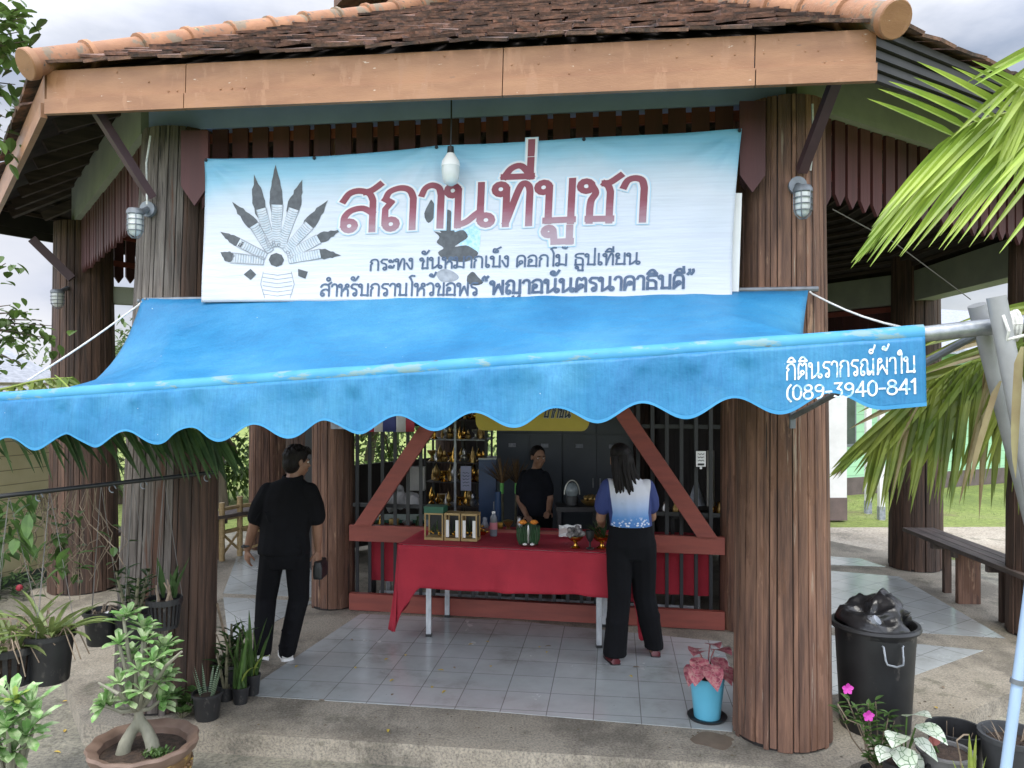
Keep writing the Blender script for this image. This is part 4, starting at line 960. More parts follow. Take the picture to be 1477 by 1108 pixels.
def sole(mb, heel, toe, up, ln, wd, th=.022):
    heel, toe = Vector(heel), Vector(toe); d = (toe-heel).normalized(); up = Vector(up); up = (up-d*up.dot(d)).normalized(); sd = d.cross(up)
    pts = [heel+d*ln*t*1.015-d*.004+sd*x*wd*1.06 for t, x in ((0, -.5), (.05, -.85), (.3, -.85), (.6, -1), (.85, -.85), (1, -.25), (1, .25), (.85, .85), (.6, 1), (.3, .85), (.05, .85), (0, .5))]
    mb.prism([p-up*.002 for p in pts], up*th); return mb

# ---- man in black walking away, seen from behind, head turned right
def man():
    o = thing('person', 'man in black clothes and white shoes walking away past the left column', 'person', V(-1.74, 5.95, 0))
    Z = 5.95
    sh = V(-1.715, 5.96, 1.345); hip_ = V(-1.745, 5.94, .86)
    b = MB()
    # legs: right flat, left trailing with bent knee
    lh, rh = hip_+V(-.085, 0, -.02), hip_+V(.10, 0, -.02)
    lk, la = V(-1.90, 6.0, .46), V(-1.865, 5.80, .115)
    rk, ra = V(-1.655, 6.03, .46), V(-1.735, 5.99, .085)
    limb(b, [lh, lerp(lh, lk, .5), lk, lerp(lk, la, .35), la], [.088, .075, .055, .055, .038]); limb(b, [rh, lerp(rh, rk, .5), rk, lerp(rk, ra, .35), ra], [.088, .075, .055, .055, .038])
    loft(b, [(hip_+V(0, 0, -.09), .10, .08), (hip_+V(0, 0, -.03), .165, .105), (hip_+V(0, 0, .06), .165, .105), (V(-1.735, 5.95, 1.02), .15, .10), (V(-1.725, 5.955, 1.18), .17, .105), (V(-1.715, 5.96, 1.30), .185, .10), (sh+V(0, 0, .0), .15, .08), (sh+V(.02, 0, .045), .075, .062), (sh+V(.03, .005, .06), .058, .056)])
    limb(b, [sh+V(.03, .005, .03), V(-1.672, 5.975, 1.46)], [.056, .054])
    ls, rs_ = sh+V(-.175, 0, -.05), sh+V(.18, .0, -.05)
    le, lw = V(-1.965, 5.93, 1.06), V(-2.045, 6.0, .845); re_, rw = V(-1.505, 6.0, 1.05), V(-1.525, 6.09, .82)
    limb(b, [ls, lerp(ls, le, .5), le, lerp(le, lw, .4), lw], [.042, .044, .042, .040, .027]); limb(b, [rs_, lerp(rs_, re_, .5), re_, lerp(re_, rw, .4), rw], [.042, .044, .042, .040, .027])
    hand(b, lw, V(-.05, .12, -1), V(.6, .5, .1), 1, .75); hand(b, rw, V(.05, .05, -1), V(-.8, .4, 0), -1, 1.1)
    hc = V(-1.652, 5.975, 1.525); P, rm = head(b, hc, R(-50), .98, R(-4))
    remesh(b.build('body', skin, o), .0062, 3)
    eyes(P, o)
    h = MB(); t = MB().ball((0, 0, 0), (.086, .098, .088), 18, 12); h.add([P(*(q+V(0, -.022, .042))) for q in t.v if True], t.f)
    t = MB().ball((0, 0, 0), (.080, .07, .085), 16, 10); h.add([P(*(q+V(0, -.048, -.012))) for q in t.v], t.f)
    random.seed(6)
    for k in range(90):
        a = rnd(0, math.tau); e = rnd(.1, 1.35); d = V(math.cos(a)*math.cos(e), math.sin(a)*math.cos(e), math.sin(e))
        if d.y > .75: continue
        p = V(d.x*.084, d.y*.096-.022, d.z*.086+.042); h.tube([P(*p), P(*(p+d*.012+V(0, .006, .004)))], [.010, .004], 5)
    for x in (-.05, -.02, .015, .045): h.tube([P(x, .05, .112), P(x+.005, .078, .085), P(x+.01, .084, .058)], [.020, .017, .008], 6)
    remesh(h.build('hair', hairm, o), .006, 1)
    # polo shirt, hanging loose over the trousers
    s = MB()
    loft(s, [(hip_+V(0, 0, -.035), .20, .135), (hip_+V(.0, 0, .0), .205, .14), (V(-1.742, 5.945, .97), .19, .13), (V(-1.73, 5.955, 1.12), .205, .135), (V(-1.72, 5.96, 1.26), .205, .125), (sh+V(0, 0, -.03), .19, .105), (sh+V(.008, 0, .02), .14, .085), (sh+V(.025, .003, .05), .082, .075), (sh+V(.028, .005, .065), .07, .066)])
    limb(s, [ls+V(.02, 0, 0), lerp(ls, le, .45), lerp(ls, le, .80)], [.074, .077, .075]); limb(s, [rs_+V(-.02, 0, 0), lerp(rs_, re_, .45), lerp(rs_, re_, .80)], [.074, .077, .075])
    for k in range(9):       # soft folds
        z = rnd(.9, 1.2); x = rnd(-.15, .15); s.tube([V(-1.74+x, 5.83, z), V(-1.74+x+rnd(-.06, .06), 5.835, z-.09)], [.006, .012], 6)
    remesh(s.build('shirt', blackc, o), .009, 5)
    c = MB(); c.tube([sh+V(.03, .003, .055)+V(.068*math.cos(t), .062*math.sin(t), .012*math.sin(t)) for t in [k*math.tau/16 for k in range(17)]], .016, 8, 1.4); c.build('collar', blackc, o, smooth=True)
    tr = MB()
    loft(tr, [(hip_+V(0, 0, -.14), .12, .10), (hip_+V(0, 0, -.05), .18, .125), (hip_+V(0, 0, .06), .175, .115)])
    limb(tr, [lh, lerp(lh, lk, .5), lk, lerp(lk, la, .4), la+V(.0, .0, .01)], [.100, .092, .082, .076, .070]); limb(tr, [rh, lerp(rh, rk, .5), rk, lerp(rk, ra, .4), ra+V(0, 0, -.02)], [.100, .092, .082, .076, .070])
    for q, k in ((lk, la), (rk, ra)):
        for j in range(4): p = lerp(q, k, .15+.25*j); tr.tube([p+V(-.07, -.03, .012*(-1)**j), p+V(0, -.078, -.004), p+V(.07, -.03, .014*(-1)**(j+1))], [.007, .012, .007], 6)
    remesh(tr.build('trousers', blackc, o), .009, 5)
    wht = mat('white canvas shoe', (.62, .61, .57), (.48, .47, .44), .7, 14)
    for hl, to, up in ((la+V(.045, -.10, .0)*.6+V(0, 0, -.03), V(-1.98, 5.93, .012), V(.35, .1, 1)), (V(-1.715, 5.94, .0), V(-1.83, 6.2, .0), V(0, 0, 1))):
        q = shoe(MB(), hl, to, up).build('shoe', wht, o, smooth=True); sole(MB(), hl, to, up, .27, .05).build('sole', M['white'], q)
    wb = MB(); wb.tube([lw+V(.0, -.01, .03)+V(.034*math.cos(t), .034*math.sin(t), .006*math.cos(t)) for t in [k*math.tau/14 for k in range(15)]], .010, 6); wb.build('wristband', M['black'], o)
    # bag in the right hand
    g = thing('handbag', 'small black bag held in the right hand of the man in black', 'bag', rw+V(0, .02, -.3))
    mb = MB(); c = rw+V(.015, .03, -.15); mb.box(c, (.06, .19, .14)); mb.box(c+V(0, 0, -.02), (.075, .2, .1)); remesh(mb.build('bag_body', M['black'], g), .012, 2)
    MB().tube([c+V(0, -.07, .05), rw+V(.0, .0, -.085), c+V(0, .07, .05)], .008, 6).build('handle', M['black'], g)
man()

# ---- woman in white and blue jersey at the table, from behind
def woman():
    o = thing('person', 'woman in a white and blue jersey and wide black trousers at the red table', 'person', V(.90, 6.0, 0))
    b = MB(); hipc = V(.925, 6.02, .93); sh = V(.905, 6.06, 1.36)
    lh, rh = hipc+V(-.09, 0, -.03), hipc+V(.09, 0, -.03)
    lk, la = V(.83, 6.0, .47), V(.785, 5.93, .07); rk, ra = V(1.035, 6.08, .48), V(1.115, 6.10, .07)
    limb(b, [lh, lerp(lh, lk, .5), lk, lerp(lk, la, .4), la], [.09, .075, .052, .05, .034]); limb(b, [rh, lerp(rh, rk, .5), rk, lerp(rk, ra, .4), ra], [.09, .075, .052, .05, .034])
    loft(b, [(hipc+V(0, 0, -.1), .11, .085), (hipc+V(0, 0, -.02), .17, .115), (hipc+V(0, .01, .09), .145, .095), (V(.915, 6.04, 1.16), .14, .095), (V(.91, 6.055, 1.28), .155, .095), (sh, .125, .07), (sh+V(-.01, .005, .04), .065, .055), (sh+V(-.015, .01, .055), .05, .05)])
    limb(b, [sh+V(-.015, .01, .02), V(.865, 6.085, 1.46)], [.048, .046])
    ls, rs_ = sh+V(-.17, .0, -.04), sh+V(.165, 0, -.045)
    le, lw = V(.70, 6.13, 1.06), V(.735, 6.34, .97); re_, rw = V(1.105, 6.14, 1.07), V(1.06, 6.36, .99)
    limb(b, [ls, lerp(ls, le, .5), le, lerp(le, lw, .4), lw], [.047, .043, .038, .036, .025]); limb(b, [rs_, lerp(rs_, re_, .5), re_, lerp(re_, rw, .4), rw], [.047, .043, .038, .036, .025])
    hand(b, lw, V(.15, 1, -.25), V(.1, -.2, -1), 1, .6, .92); hand(b, rw, V(-.2, 1, -.2), V(-.1, -.2, -1), -1, .6, .92)
    for a in (la, ra): b.tube([a+V(0, -.04, -.045), a+V(0, 0, -.04), a+V(0, .11, -.05)], [.03, .036, .028], 8)
    hc = V(.845, 6.10, 1.535); P, rm = head(b, hc, R(18), .95, R(-8))
    remesh(b.build('body', skin, o), .0062, 3); eyes(P, o)
    h = MB()
    t = MB().ball((0, 0, 0), (.084, .098, .090), 18, 12); h.add([P(*(q+V(0, -.020, .042))) for q in t.v], t.f)
    t = MB().ball((0, 0, 0), (.085, .06, .10), 16, 10); h.add([P(*(q+V(.01, -.062, -.02))) for q in t.v], t.f)
    random.seed(12)
    for k in range(60):
        x = rnd(-.078, .082); y = -.085+rnd(-.02, .03)+abs(x)*.4; ln = rnd(.17, .31)-abs(x-.02)*.9
        p0 = P(x, y, .02); p1 = P(x*1.15, y-.02, -.10); p2 = P(x*1.5+.03, y-.028, -.15-ln*.55); p3 = P(x*1.7+.05+rnd(-.01, .02), y-.012, -.17-ln)
        h.tube([p0, p1, p2, p3], [.020, .018, .012, .003], 6)
    h.build('hair', hairm, o, smooth=True)
    m, N, L, bs = newmat('white to blue jersey'); tc_ = N.new('ShaderNodeTexCoord'); s_ = N.new('ShaderNodeSeparateXYZ'); L(tc_.outputs['Object'], s_.inputs[0])
    col = ramp(N, L, mathn(N, L, 'MULTIPLY', s_.outputs['Z'], .7), [(.70, (.045, .15, .42)), (.765, (.09, .25, .56)), (.83, (.40, .50, .70)), (.89, (.60, .62, .70)), (.96, (.66, .66, .70))])
    vo = N.new('ShaderNodeTexVoronoi'); vo.inputs['Scale'].default_value = 42; L(coords(N, L, (1, .3, 1.2)), vo.inputs['Vector'])
    dots = ramp(N, L, vo.outputs['Distance'], [(.33, (1, 1, 1)), (.38, (0, 0, 0))])
    low = ramp(N, L, mathn(N, L, 'ADD', mathn(N, L, 'MULTIPLY', s_.outputs['Z'], .7), mathn(N, L, 'MULTIPLY', s_.outputs['X'], -.1)), [(.742, (1, 1, 1)), (.772, (0, 0, 0))])
    col = mixc(N, L, mathn(N, L, 'MULTIPLY', dots, low), col, (.66, .70, .78))
    ax = mathn(N, L, 'ABSOLUTE', mathn(N, L, 'SUBTRACT', s_.outputs['X'], .012)); ax = mathn(N, L, 'ADD', ax, mathn(N, L, 'MULTIPLY', mathn(N, L, 'ABSOLUTE', mathn(N, L, 'SUBTRACT', s_.outputs['Z'], 1.13)), -.12))
    sd = ramp(N, L, mathn(N, L, 'MULTIPLY', ax, 4), [(.535, (0, 0, 0)), (.55, (1, 1, 1))]); col = mixc(N, L, sd, col, (.028, .045, .17))
    L(col, bs.inputs['Base Color']); bs.inputs['Roughness'].default_value = .75
    s = MB()
    loft(s, [(hipc+V(0, .01, .06), .165, .118), (hipc+V(0, .01, .10), .165, .115), (V(.915, 6.04, 1.16), .165, .115), (V(.91, 6.055, 1.28), .172, .11), (sh+V(0, 0, -.025), .165, .095), (sh+V(-.005, .003, .02), .11, .075), (sh+V(-.012, .008, .05), .062, .062)])
    limb(s, [ls+V(.02, 0, 0), lerp(ls, le, .4), lerp(ls, le, .62)], [.068, .070, .068]); limb(s, [rs_+V(-.02, 0, 0), lerp(rs_, re_, .4), lerp(rs_, re_, .62)], [.068, .070, .068])
    for k in range(6):
        z = rnd(1.08, 1.25); x = rnd(-.1, .1); s.tube([V(.91+x, 5.945, z), V(.91+x+.06, 5.945, z-.05)], [.005, .009], 6)
    remesh(s.build('jersey', m, o), .008, 4)
    tr = MB()
    loft(tr, [(hipc+V(0, 0, -.16), .14, .10), (hipc+V(0, 0, -.05), .192, .135), (hipc+V(0, .005, .05), .178, .12), (hipc+V(0, .01, .10), .168, .115)])
    for hh, kk, aa in ((lh, lk, la), (rh, rk, ra)):
        limb(tr, [hh+V(0, 0, -.02), lerp(hh, kk, .5), kk, lerp(kk, aa, .5)], [.108, .102, .090, .088]); lo = lerp(kk, aa, .5)
        loft(tr, [(lo+V(0, 0, .05), .088, .09), (lo, .088, .09), (aa+V(0, 0, .01), .092 if aa is la else .075, .095), (aa+V(0, 0, -.02), .092 if aa is la else .075, .095)])
    remesh(tr.build('trousers', blackc, o), .009, 4)
    red = mat('burgundy leather shoe', (.12, .018, .024), (.08, .012, .016), .3, 9)
    for a, to in ((la, V(-.2, 1, 0)), (ra, V(.12, 1, 0))):
        hl = V(a.x, a.y-.085, .003); d = to.normalized(); sk = MB()
        q = shoe(MB(), hl, hl+d, V(0, 0, 1), .24, .043, .062, True).build('shoe', red, o, smooth=True); sole(MB(), hl, hl+d, V(0, 0, 1), .24, .043, .010).build('sole', M['black'], q)
woman()

# ---- woman in dark shirt inside the kiosk
def keeper():
    bx, by = W(772, 700, 8.0).x, 8.0; o = thing('person', 'woman in a dark shirt standing inside the kiosk, face towards the customer', 'person', V(bx, by, 0))
    b = MB(); hp = V(bx, by, .80); sh = V(bx+.0, by, 1.215); k = .93
    for sx_ in (-1, 1): limb(b, [hp+V(sx_*.085, 0, 0), hp+V(sx_*.09, -.01, -.37), hp+V(sx_*.09, .01, -.74)], [.085, .055, .035]); b.tube([hp+V(sx_*.09, .04, -.77), hp+V(sx_*.09, -.14, -.78)], [.035, .03], 8)
    loft(b, [(hp+V(0, 0, -.06), .15, .1), (hp+V(0, 0, .05), .155, .105), (hp+V(0, 0, .2), .13, .09), (hp+V(0, 0, .33), .13, .095), (sh+V(0, 0, -.02), .10, .07), (sh+V(0, 0, .045), .05, .045)])
    limb(b, [sh, sh+V(.02, -.02, .10)], [.046, .043])
    ls, rs_ = sh+V(-.125, .04, -.03), sh+V(.115, -.04, -.03); le, lw = V(bx-.165, by+.02, .93), V(bx-.09, by-.19, .80); re_, rw = V(bx+.15, by-.06, .95), V(bx+.13, by-.17, .84)
    limb(b, [ls+V(.02, 0, -.03), lerp(ls, le, .5), le, lw], [.040, .041, .037, .026]); limb(b, [rs_+V(-.02, 0, -.03), lerp(rs_, re_, .5), re_, rw], [.040, .041, .037, .026])
    hand(b, lw, V(.3, -1, -.2), V(0, .2, -1), -1, .5, .9); hand(b, rw, V(-.3, -1, -.2), V(0, .2, -1), 1, .5, .9)
    hc = sh+V(.03, -.03, .165); P, rm = head(b, hc, R(180+22), .93, R(-6)); remesh(b.build('body', skin, o), .0065, 3); eyes(P, o)
    h = MB(); t = MB().ball((0, 0, 0), (.084, .092, .086), 18, 12); h.add([P(*(q+V(0, -.030, .040))) for q in t.v], t.f)
    t = MB().ball((0, 0, 0), (.05, .045, .05), 12, 8); h.add([P(*(q+V(0, -.115, .0))) for q in t.v], t.f)
    h.build('hair', hairm, o, smooth=True)
    dk = mat('dark navy shirt', (.009, .010, .015), (.006, .007, .010), .9, 7, spec=.2)
    s = MB(); loft(s, [(hp+V(0, 0, -.02), .185, .13), (hp+V(0, 0, .2), .165, .118), (hp+V(0, 0, .33), .15, .115), (sh+V(0, 0, -.02), .135, .092), (sh+V(0, 0, .02), .09, .075), (sh+V(.005, -.005, .045), .06, .06)])
    limb(s, [ls+V(.02, 0, 0), lerp(ls, le, .45), lerp(ls, le, .68)], [.056, .058, .054]); limb(s, [rs_+V(-.02, 0, 0), lerp(rs_, re_, .45), lerp(rs_, re_, .68)], [.056, .058, .054]); remesh(s.build('shirt', dk, o), .008, 4)
    tr = MB(); loft(tr, [(hp+V(0, 0, -.12), .14, .1), (hp+V(0, 0, 0), .172, .122)])
    for sx_ in (-1, 1): limb(tr, [hp+V(sx_*.085, 0, 0), hp+V(sx_*.09, -.01, -.37), hp+V(sx_*.09, .01, -.72)], [.1, .08, .07])
    remesh(tr.build('trousers', blackc, o), .009, 3)
keeper()
# ================================================================ table with red cloth
TA = V(-.70, 6.53, 0); TB = V(.70, 6.25, 0); td = (TB-TA).normalized(); tn = V(-td.y, td.x, 0)
def tp(s, t, z): return TA+td*s+tn*t+V(0, 0, z)
tb = thing('market_table', 'folding table with pale metal legs standing under the red cloth', 'table', tp(.7, .3, 0))
TL = (TB-TA).length; TH = .775
m = MB(); m.prism([tp(-.22, -.03, TH-.03), tp(TL+.22, -.03, TH-.03), tp(TL+.22, .62, TH-.03), tp(-.22, .62, TH-.03)], (0, 0, .025)); m.build('tabletop', M['white'], tb)
legm = mat('worn white steel leg', (.52, .54, .55), (.36, .38, .40), .5, 22, (1, 1, .5), spots=[((.12, .10, .09), 40, .66, (1, 1, .4))])
for s in (0, TL):
    for t in (.0, .56):
        q = MB().bar(tp(s, t, .025), tp(s, t, TH-.03), .042, .042).build('leg', legm, tb); MB().bar(tp(s, t, .0), tp(s, t, .026), .048, .048).build('foot', M['black'], q)
    MB().bar(tp(s, .03, .62), tp(s, .53, .62), .025, .025).build('brace', legm, tb)
clm = mat('red table cloth', (.41, .020, .038), (.33, .015, .032), .8, 4, bump=.2, bscale=120)
x0, x1, y0, y1 = -.25, TL+.28, -.055, .64
def cloth():
    mb = MB(); top = TH+.004
    # top sheet
    nu, nv = 60, 18
    mb.grid(lambda u, v: tp(lerp(x0, x1, u), lerp(y0, y1, v), top+.003*noise.noise((u*9, v*4, 1))), nu, nv, False)
    def drop(u): return .37*max(0, 1-u/.10)**1.4+.345+.012*math.sin(u*7)+.02*noise.noise((u*3, 1, 1))+.02*u
    def front(u, v):
        d = drop(u)*v; w_ = min(1, v*2)
        return tp(lerp(x0, x1, u)-.02*v*(1 if u < .05 else 0), y0-.006-.03*v*abs(noise.noise((u*3, 0, 5)))-(.017*math.sin(u*31+3*noise.noise((u*4, 0, 0)))+.020*math.sin(u*13+1)+.02*noise.noise((u*8, v, 4)))*w_*v, top-.004-d)
    mb.grid(front, 90, 14, False)
    for sd, xs in ((-1, x0), (1, x1)):
        def side(u, v):
            # side drape hangs deeper at the front corner
            d = (.72-.22*u if sd < 0 else .62-.1*u)
            
            flare = .05*v+.02*math.sin(u*9)*v
            return tp(xs+sd*(.004+flare), lerp(y0-.03*v*(1-u), y1, u), top-.004-d*v)
        mb.grid(side, 30, 20, False)
        def corner(u, v):
            # the swag where front and side meet: a cone of cloth
            a = lerp(0, math.pi/2, u); dd = lerp(drop(0 if sd < 0 else 1), (.70 if sd < 0 else .62), math.sin(a)**.8)+(.015 if sd < 0 else .09)*math.sin(2*a)
            px = xs+sd*(.004+(.05*v+.02)*math.sin(a)*v+.012*v*math.sin(a*6)); py = y0-.006-(.055*v)*math.cos(a)*v*(1-.2*u)-.03*v*(1-u)*0
            return tp(px, py, top-.004-dd*v)
        mb.grid(corner, 14, 16, False)
    o = mb.build('tablecloth', clm, None, tp(.7, .3, TH), smooth=True, ang=60, solid=.002)
    tag(o, 'plain red cloth draped over the long table, its corner hanging low at the left', 'tablecloth')
cloth()
TT = TH+.010
gold = mat('polished gold metal', (.75, .46, .11), (.55, .30, .06), .25, 9, metal=1)
goldd = mat('antique gold', (.48, .33, .12), (.24, .15, .05), .35, 20, metal=.8)
silver = mat('silver metal', (.6, .6, .58), (.4, .4, .4), .3, 12, metal=.9)
card = mat('gold card box', (.38, .27, .11), (.30, .20, .08), .5, 9)
green = mat('dark green card', (.022, .11, .062), (.015, .08, .045), .5, 9)
clear = mat('dusty clear window', (.05, .05, .05), (.03, .03, .03), .08)
def giftbox(px, wpx, body, lid, label, seed, strip):
    a = on(px, 770, (tp(0, .13, 0).x, tp(0, .13, 0).y), (tp(1, .13, 0).x, tp(1, .13, 0).y)); wd = wpx*a.y/FPX; h = .235; dp = .13
    o = thing('gift_box', label, 'box', V(a.x, a.y, TT), 'boxed offerings on the red table')
    c = V(a.x, a.y, TT)+td*wd/2+tn*dp/2; rm = Matrix.Rotation(math.atan2(td.y, td.x), 3, 'Z')
    def B(mb, x, y, z, sx_, sy, sz): return mb.box(c+rm @ V(x, y, z), (sx_, sy, sz), rm)
    mb = MB(); t = .012
    for sx_ in (-1, 1):
        for sy in (-1, 1): B(mb, sx_*(wd/2-t/2), sy*(dp/2-t/2), h/2, t, t, h)
    B(mb, 0, 0, .012, wd-.001, dp-.001, .022); B(mb, 0, 0, h-.008, wd+.001, dp+.001, .018)
    mb.build('carton', body, o)
    q = MB(); B(q, 0, dp/2-.004, h/2, wd-.026, .005, h-.03); q.build('back_panel', M['black'], o)
    if strip:
        mb = MB()
        for sx_ in (-1, 1): B(mb, sx_*(wd/2-.026), -dp/2+.004, h*.44, .026, .004, h*.62)
        mb.build('side_strip', strip, o)
    if lid: mb = MB(); B(mb, 0, 0, h+.024, wd+.006, dp+.006, .055); mb.build('lid', lid, o); 
    random.seed(seed); mb = MB(); mg = MB()
    for k in range(9):
        x = rnd(-.3, .3)*wd; mb.leaf(c+rm @ V(x, rnd(-.03, .03), .05), V(rnd(-.5, .5), -.1, 1), rnd(.08, .16), .012, .3, 3)
    mb.build('contents', M['leafdark'], o)
    for k in range(8): mg.ball(c+rm @ V(rnd(-.3, .3)*wd, -.03+rnd(-.02, .02), rnd(.03, .08)), rnd(.006, .012), 7, 5)
    mg.build('gold_beads', gold, o)
    cl = MB(); B(cl, 0, -dp/2-.0005, h*.45, wd*.55, .002, h*.7)
giftbox(612, 28, card, green, 'gold framed gift box with a dark green lid, leftmost on the red table', 1, None)
giftbox(641, 23, card, None, 'gold framed gift box with white side strips, between two other boxes on the red table', 2, M['white'])
giftbox(665, 23.5, card, None, 'gold framed gift box nearest the water bottle on the red table', 3, M['white'])
def tpos(px, t): a = tp(0, t, 0); b_ = tp(1, t, 0); p = on(px, 700, (a.x, a.y), (b_.x, b_.y)); return V(p.x, p.y, TT)
p = tpos(712, .42); o = thing('water_bottle', 'clear plastic water bottle with a pink label on the red table', 'bottle', p)
pet = mat('clear bottle plastic', (.16, .18, .2), (.11, .12, .14), .12)
MB().lathe([(.03, 0), (.033, .01), (.033, .15), (.031, .165), (.016, .19), (.013, .20)], p, 16).build('body', pet, o, smooth=True); MB().lathe([(.0155, .198), (.0155, .216), (.001, .217)], p, 12).build('cap', M['white'], o)
MB().lathe([(.0338, .06), (.0338, .12)], p, 16).build('label', mat('pink label', (.5, .16, .2), None, .5), o, smooth=True)
p = tpos(695, .46); o = thing('gold_bowl', 'small cluster of gold beads and ribbon beside the water bottle', 'ornament', p)
random.seed(8); mb = MB(); [mb.ball(p+V(rnd(-.05, .05), rnd(-.03, .03), rnd(.01, .08)), rnd(.008, .016), 8, 5) for _ in range(22)]; mb.lathe([(.03, 0), (.05, .03), (.055, .035)], p, 14); mb.build('beads', gold, o, smooth=True)
# krathong: folded banana leaf cups with orange marigolds
p = tpos(762, .10); o = thing('leaf_offering', 'green folded banana leaf offering with two orange flowers on the red table', 'offering', p)
MB().lathe([(.08, 0), (.085, .006), (.02, .012)], p, 18).build('dish', mat('dark red dish', (.12, .02, .02), None, .4), o, smooth=True)
mb = MB()
for sx_ in (-1, 1):
    c = p+V(sx_*.045, 0, .01)
    for k in range(16):
        a = k*math.tau/16; mb.leaf(c+V(.034*math.cos(a), .034*math.sin(a), 0), V(math.cos(a)*.12, math.sin(a)*.12, 1), .155, .042, .05, 4, .2, up=(math.cos(a), math.sin(a), 0))
mb.build('folded_leaves', mat('dark banana leaf', (.03, .085, .035), (.018, .05, .02), .4, 9), o)
orange = mat('orange marigold', (.75, .27, .03), (.55, .16, .02), .7, 30)
for sx_ in (-1, 1):
    mb = MB(); c = p+V(sx_*.047, -.005, .185)
    for r_, n, zz in ((.046, 18, 0), (.034, 14, .012), (.018, 9, .020)):
        for k in range(n): a = k*math.tau/n; mb.leaf(c+V(0, 0, zz), V(math.cos(a), math.sin(a), .35), r_, .016, .6, 3)
    mb.ball(c+V(0, 0, .004), (.032, .032, .020), 12, 8); mb.build('flower', orange, o)
mb = MB(); mb.tube([p+V(0, -.03, .02), p+V(0, -.032, .13), p+V(0, -.03, .17)], [.008, .012, .004], 8); mb.build('candle', silver, o, smooth=True)
mb = MB(); [mb.ball(p+V(s_*.03, -.07, .018), (.02, .016, .010), 8, 6) for s_ in (-1, 1)]; mb.build('white_flowers', M['white'], o, smooth=True)
def pedestal(p, s, label, m=gold):
    o = thing('pedestal_bowl', label, 'bowl', p, 'gold pedestal bowls on the red table')
    MB().lathe([(.038*s, 0), (.04*s, .006), (.018*s, .02), (.013*s, .04), (.018*s, .052), (.045*s, .062), (.066*s, .085), (.072*s, .10), (.066*s, .10), (.04*s, .075)], p, 22).build('bowl', m, o, smooth=True); return o
p = tpos(830, .05); o = pedestal(p, .95, 'gold pedestal bowl heaped with dark offerings, left of the woman in the jersey')
random.seed(31); mb = MB(); [mb.ball(p+V(rnd(-.06, .06), rnd(-.05, .05), .09+rnd(0, .07)), rnd(.012, .024), 8, 6) for _ in range(26)]; mb.build('contents', mat('mixed offerings', (.10, .09, .10), (.30, .28, .26), .5, 40), o, smooth=True)
p = tpos(868, .08); o = pedestal(p, 1.1, 'gold pedestal bowl partly hidden by the woman in the jersey')
mb = MB(); [mb.leaf(p+V(rnd(-.04, .04), 0, .09), V(rnd(-1, .2), rnd(-.5, .5), 1.2), .16, .03, .6, 3) for _ in range(14)]; mb.build('contents', M['leafdark'], o)
p = tpos(851, .03); o = thing('goblet', 'dark stemmed goblet between the two gold bowls', 'goblet', p)
MB().lathe([(.03, 0), (.032, .005), (.008, .015), (.007, .055), (.02, .07), (.034, .10), (.036, .15), (.03, .15), (.028, .10), (.01, .075)], p, 18).build('cup', M['black'], o, smooth=True); MB().lathe([(.033, .0045), (.034, .008)], p, 16).build('rim', silver, o)
p = tpos(822, .42); mb = MB(); mb.grid(lambda u, v: p+V((u-.5)*.19, .05*math.sin(v*6)*.3-.02*noise.noise((u*5, v*5, 2)), .02+v*.10+.02*noise.noise((u*4, v*3, 8))), 14, 8, False)
tag(mb.build('white_cloth', M['white'], None, p, smooth=True, solid=.006), 'crumpled white cloth behind the gold bowl on the counter', 'cloth')

# ================================================================ inside the kiosk
# inner counter behind the rail, red cloth skirt below
def kq(s, o_, z): return kp(s, z, -o_)
ct = thing('inner_counter', 'low counter inside the kiosk with a dark red cloth skirt', 'counter', kq(KL/2, .4, 0))
MB().prism([kq(.3, .12, .70), kq(KL-.3, .12, .70), kq(KL-.3, .55, .70), kq(.3, .55, .70)], (0, 0, .03)).build('top', clm, ct)
sk = MB(); sk.grid(lambda u, v: kq(lerp(.3, KL-.3, u), .22+.012*math.sin(u*70)*v, .70-.47*v), 120, 4, False); sk.build('cloth_skirt', clm, ct, smooth=True)
for s in (.4, 1.3, 2.4, KL-.4): MB().bar(kq(s, .5, .0), kq(s, .5, .7), .04, .04).build('leg', legm, ct)
MB().bar(kq(.4, .24, .12), kq(KL-.4, .24, .12), .02, .02).build('footrail', legm, ct)
random.seed(123)
for k in range(14):
    s_ = .45+k*.11+rnd(-.03, .03); p = kq(s_, rnd(.2, .45), .731); q = k % 3
    m_ = (gold, goldd, silver, M['leafdark'], M['pgrey'])[k % 5]
    if q == 0: mb = MB().lathe([(.03, 0), (.035, .05), (.02, .09), (.022, .12), (.001, .13)], p, 12)
    elif q == 1: mb = MB().box(p+V(0, 0, .05), (.09, .07, .10))
    else: mb = MB().lathe([(.03, 0), (.012, .02), (.05, .07), (.052, .085), (.001, .10)], p, 12)
    tag(mb.build('shop_goods', m_, None, p, smooth=(q != 1)), 'small item among the goods set out on the inner counter', 'goods', 'goods on the inner counter')
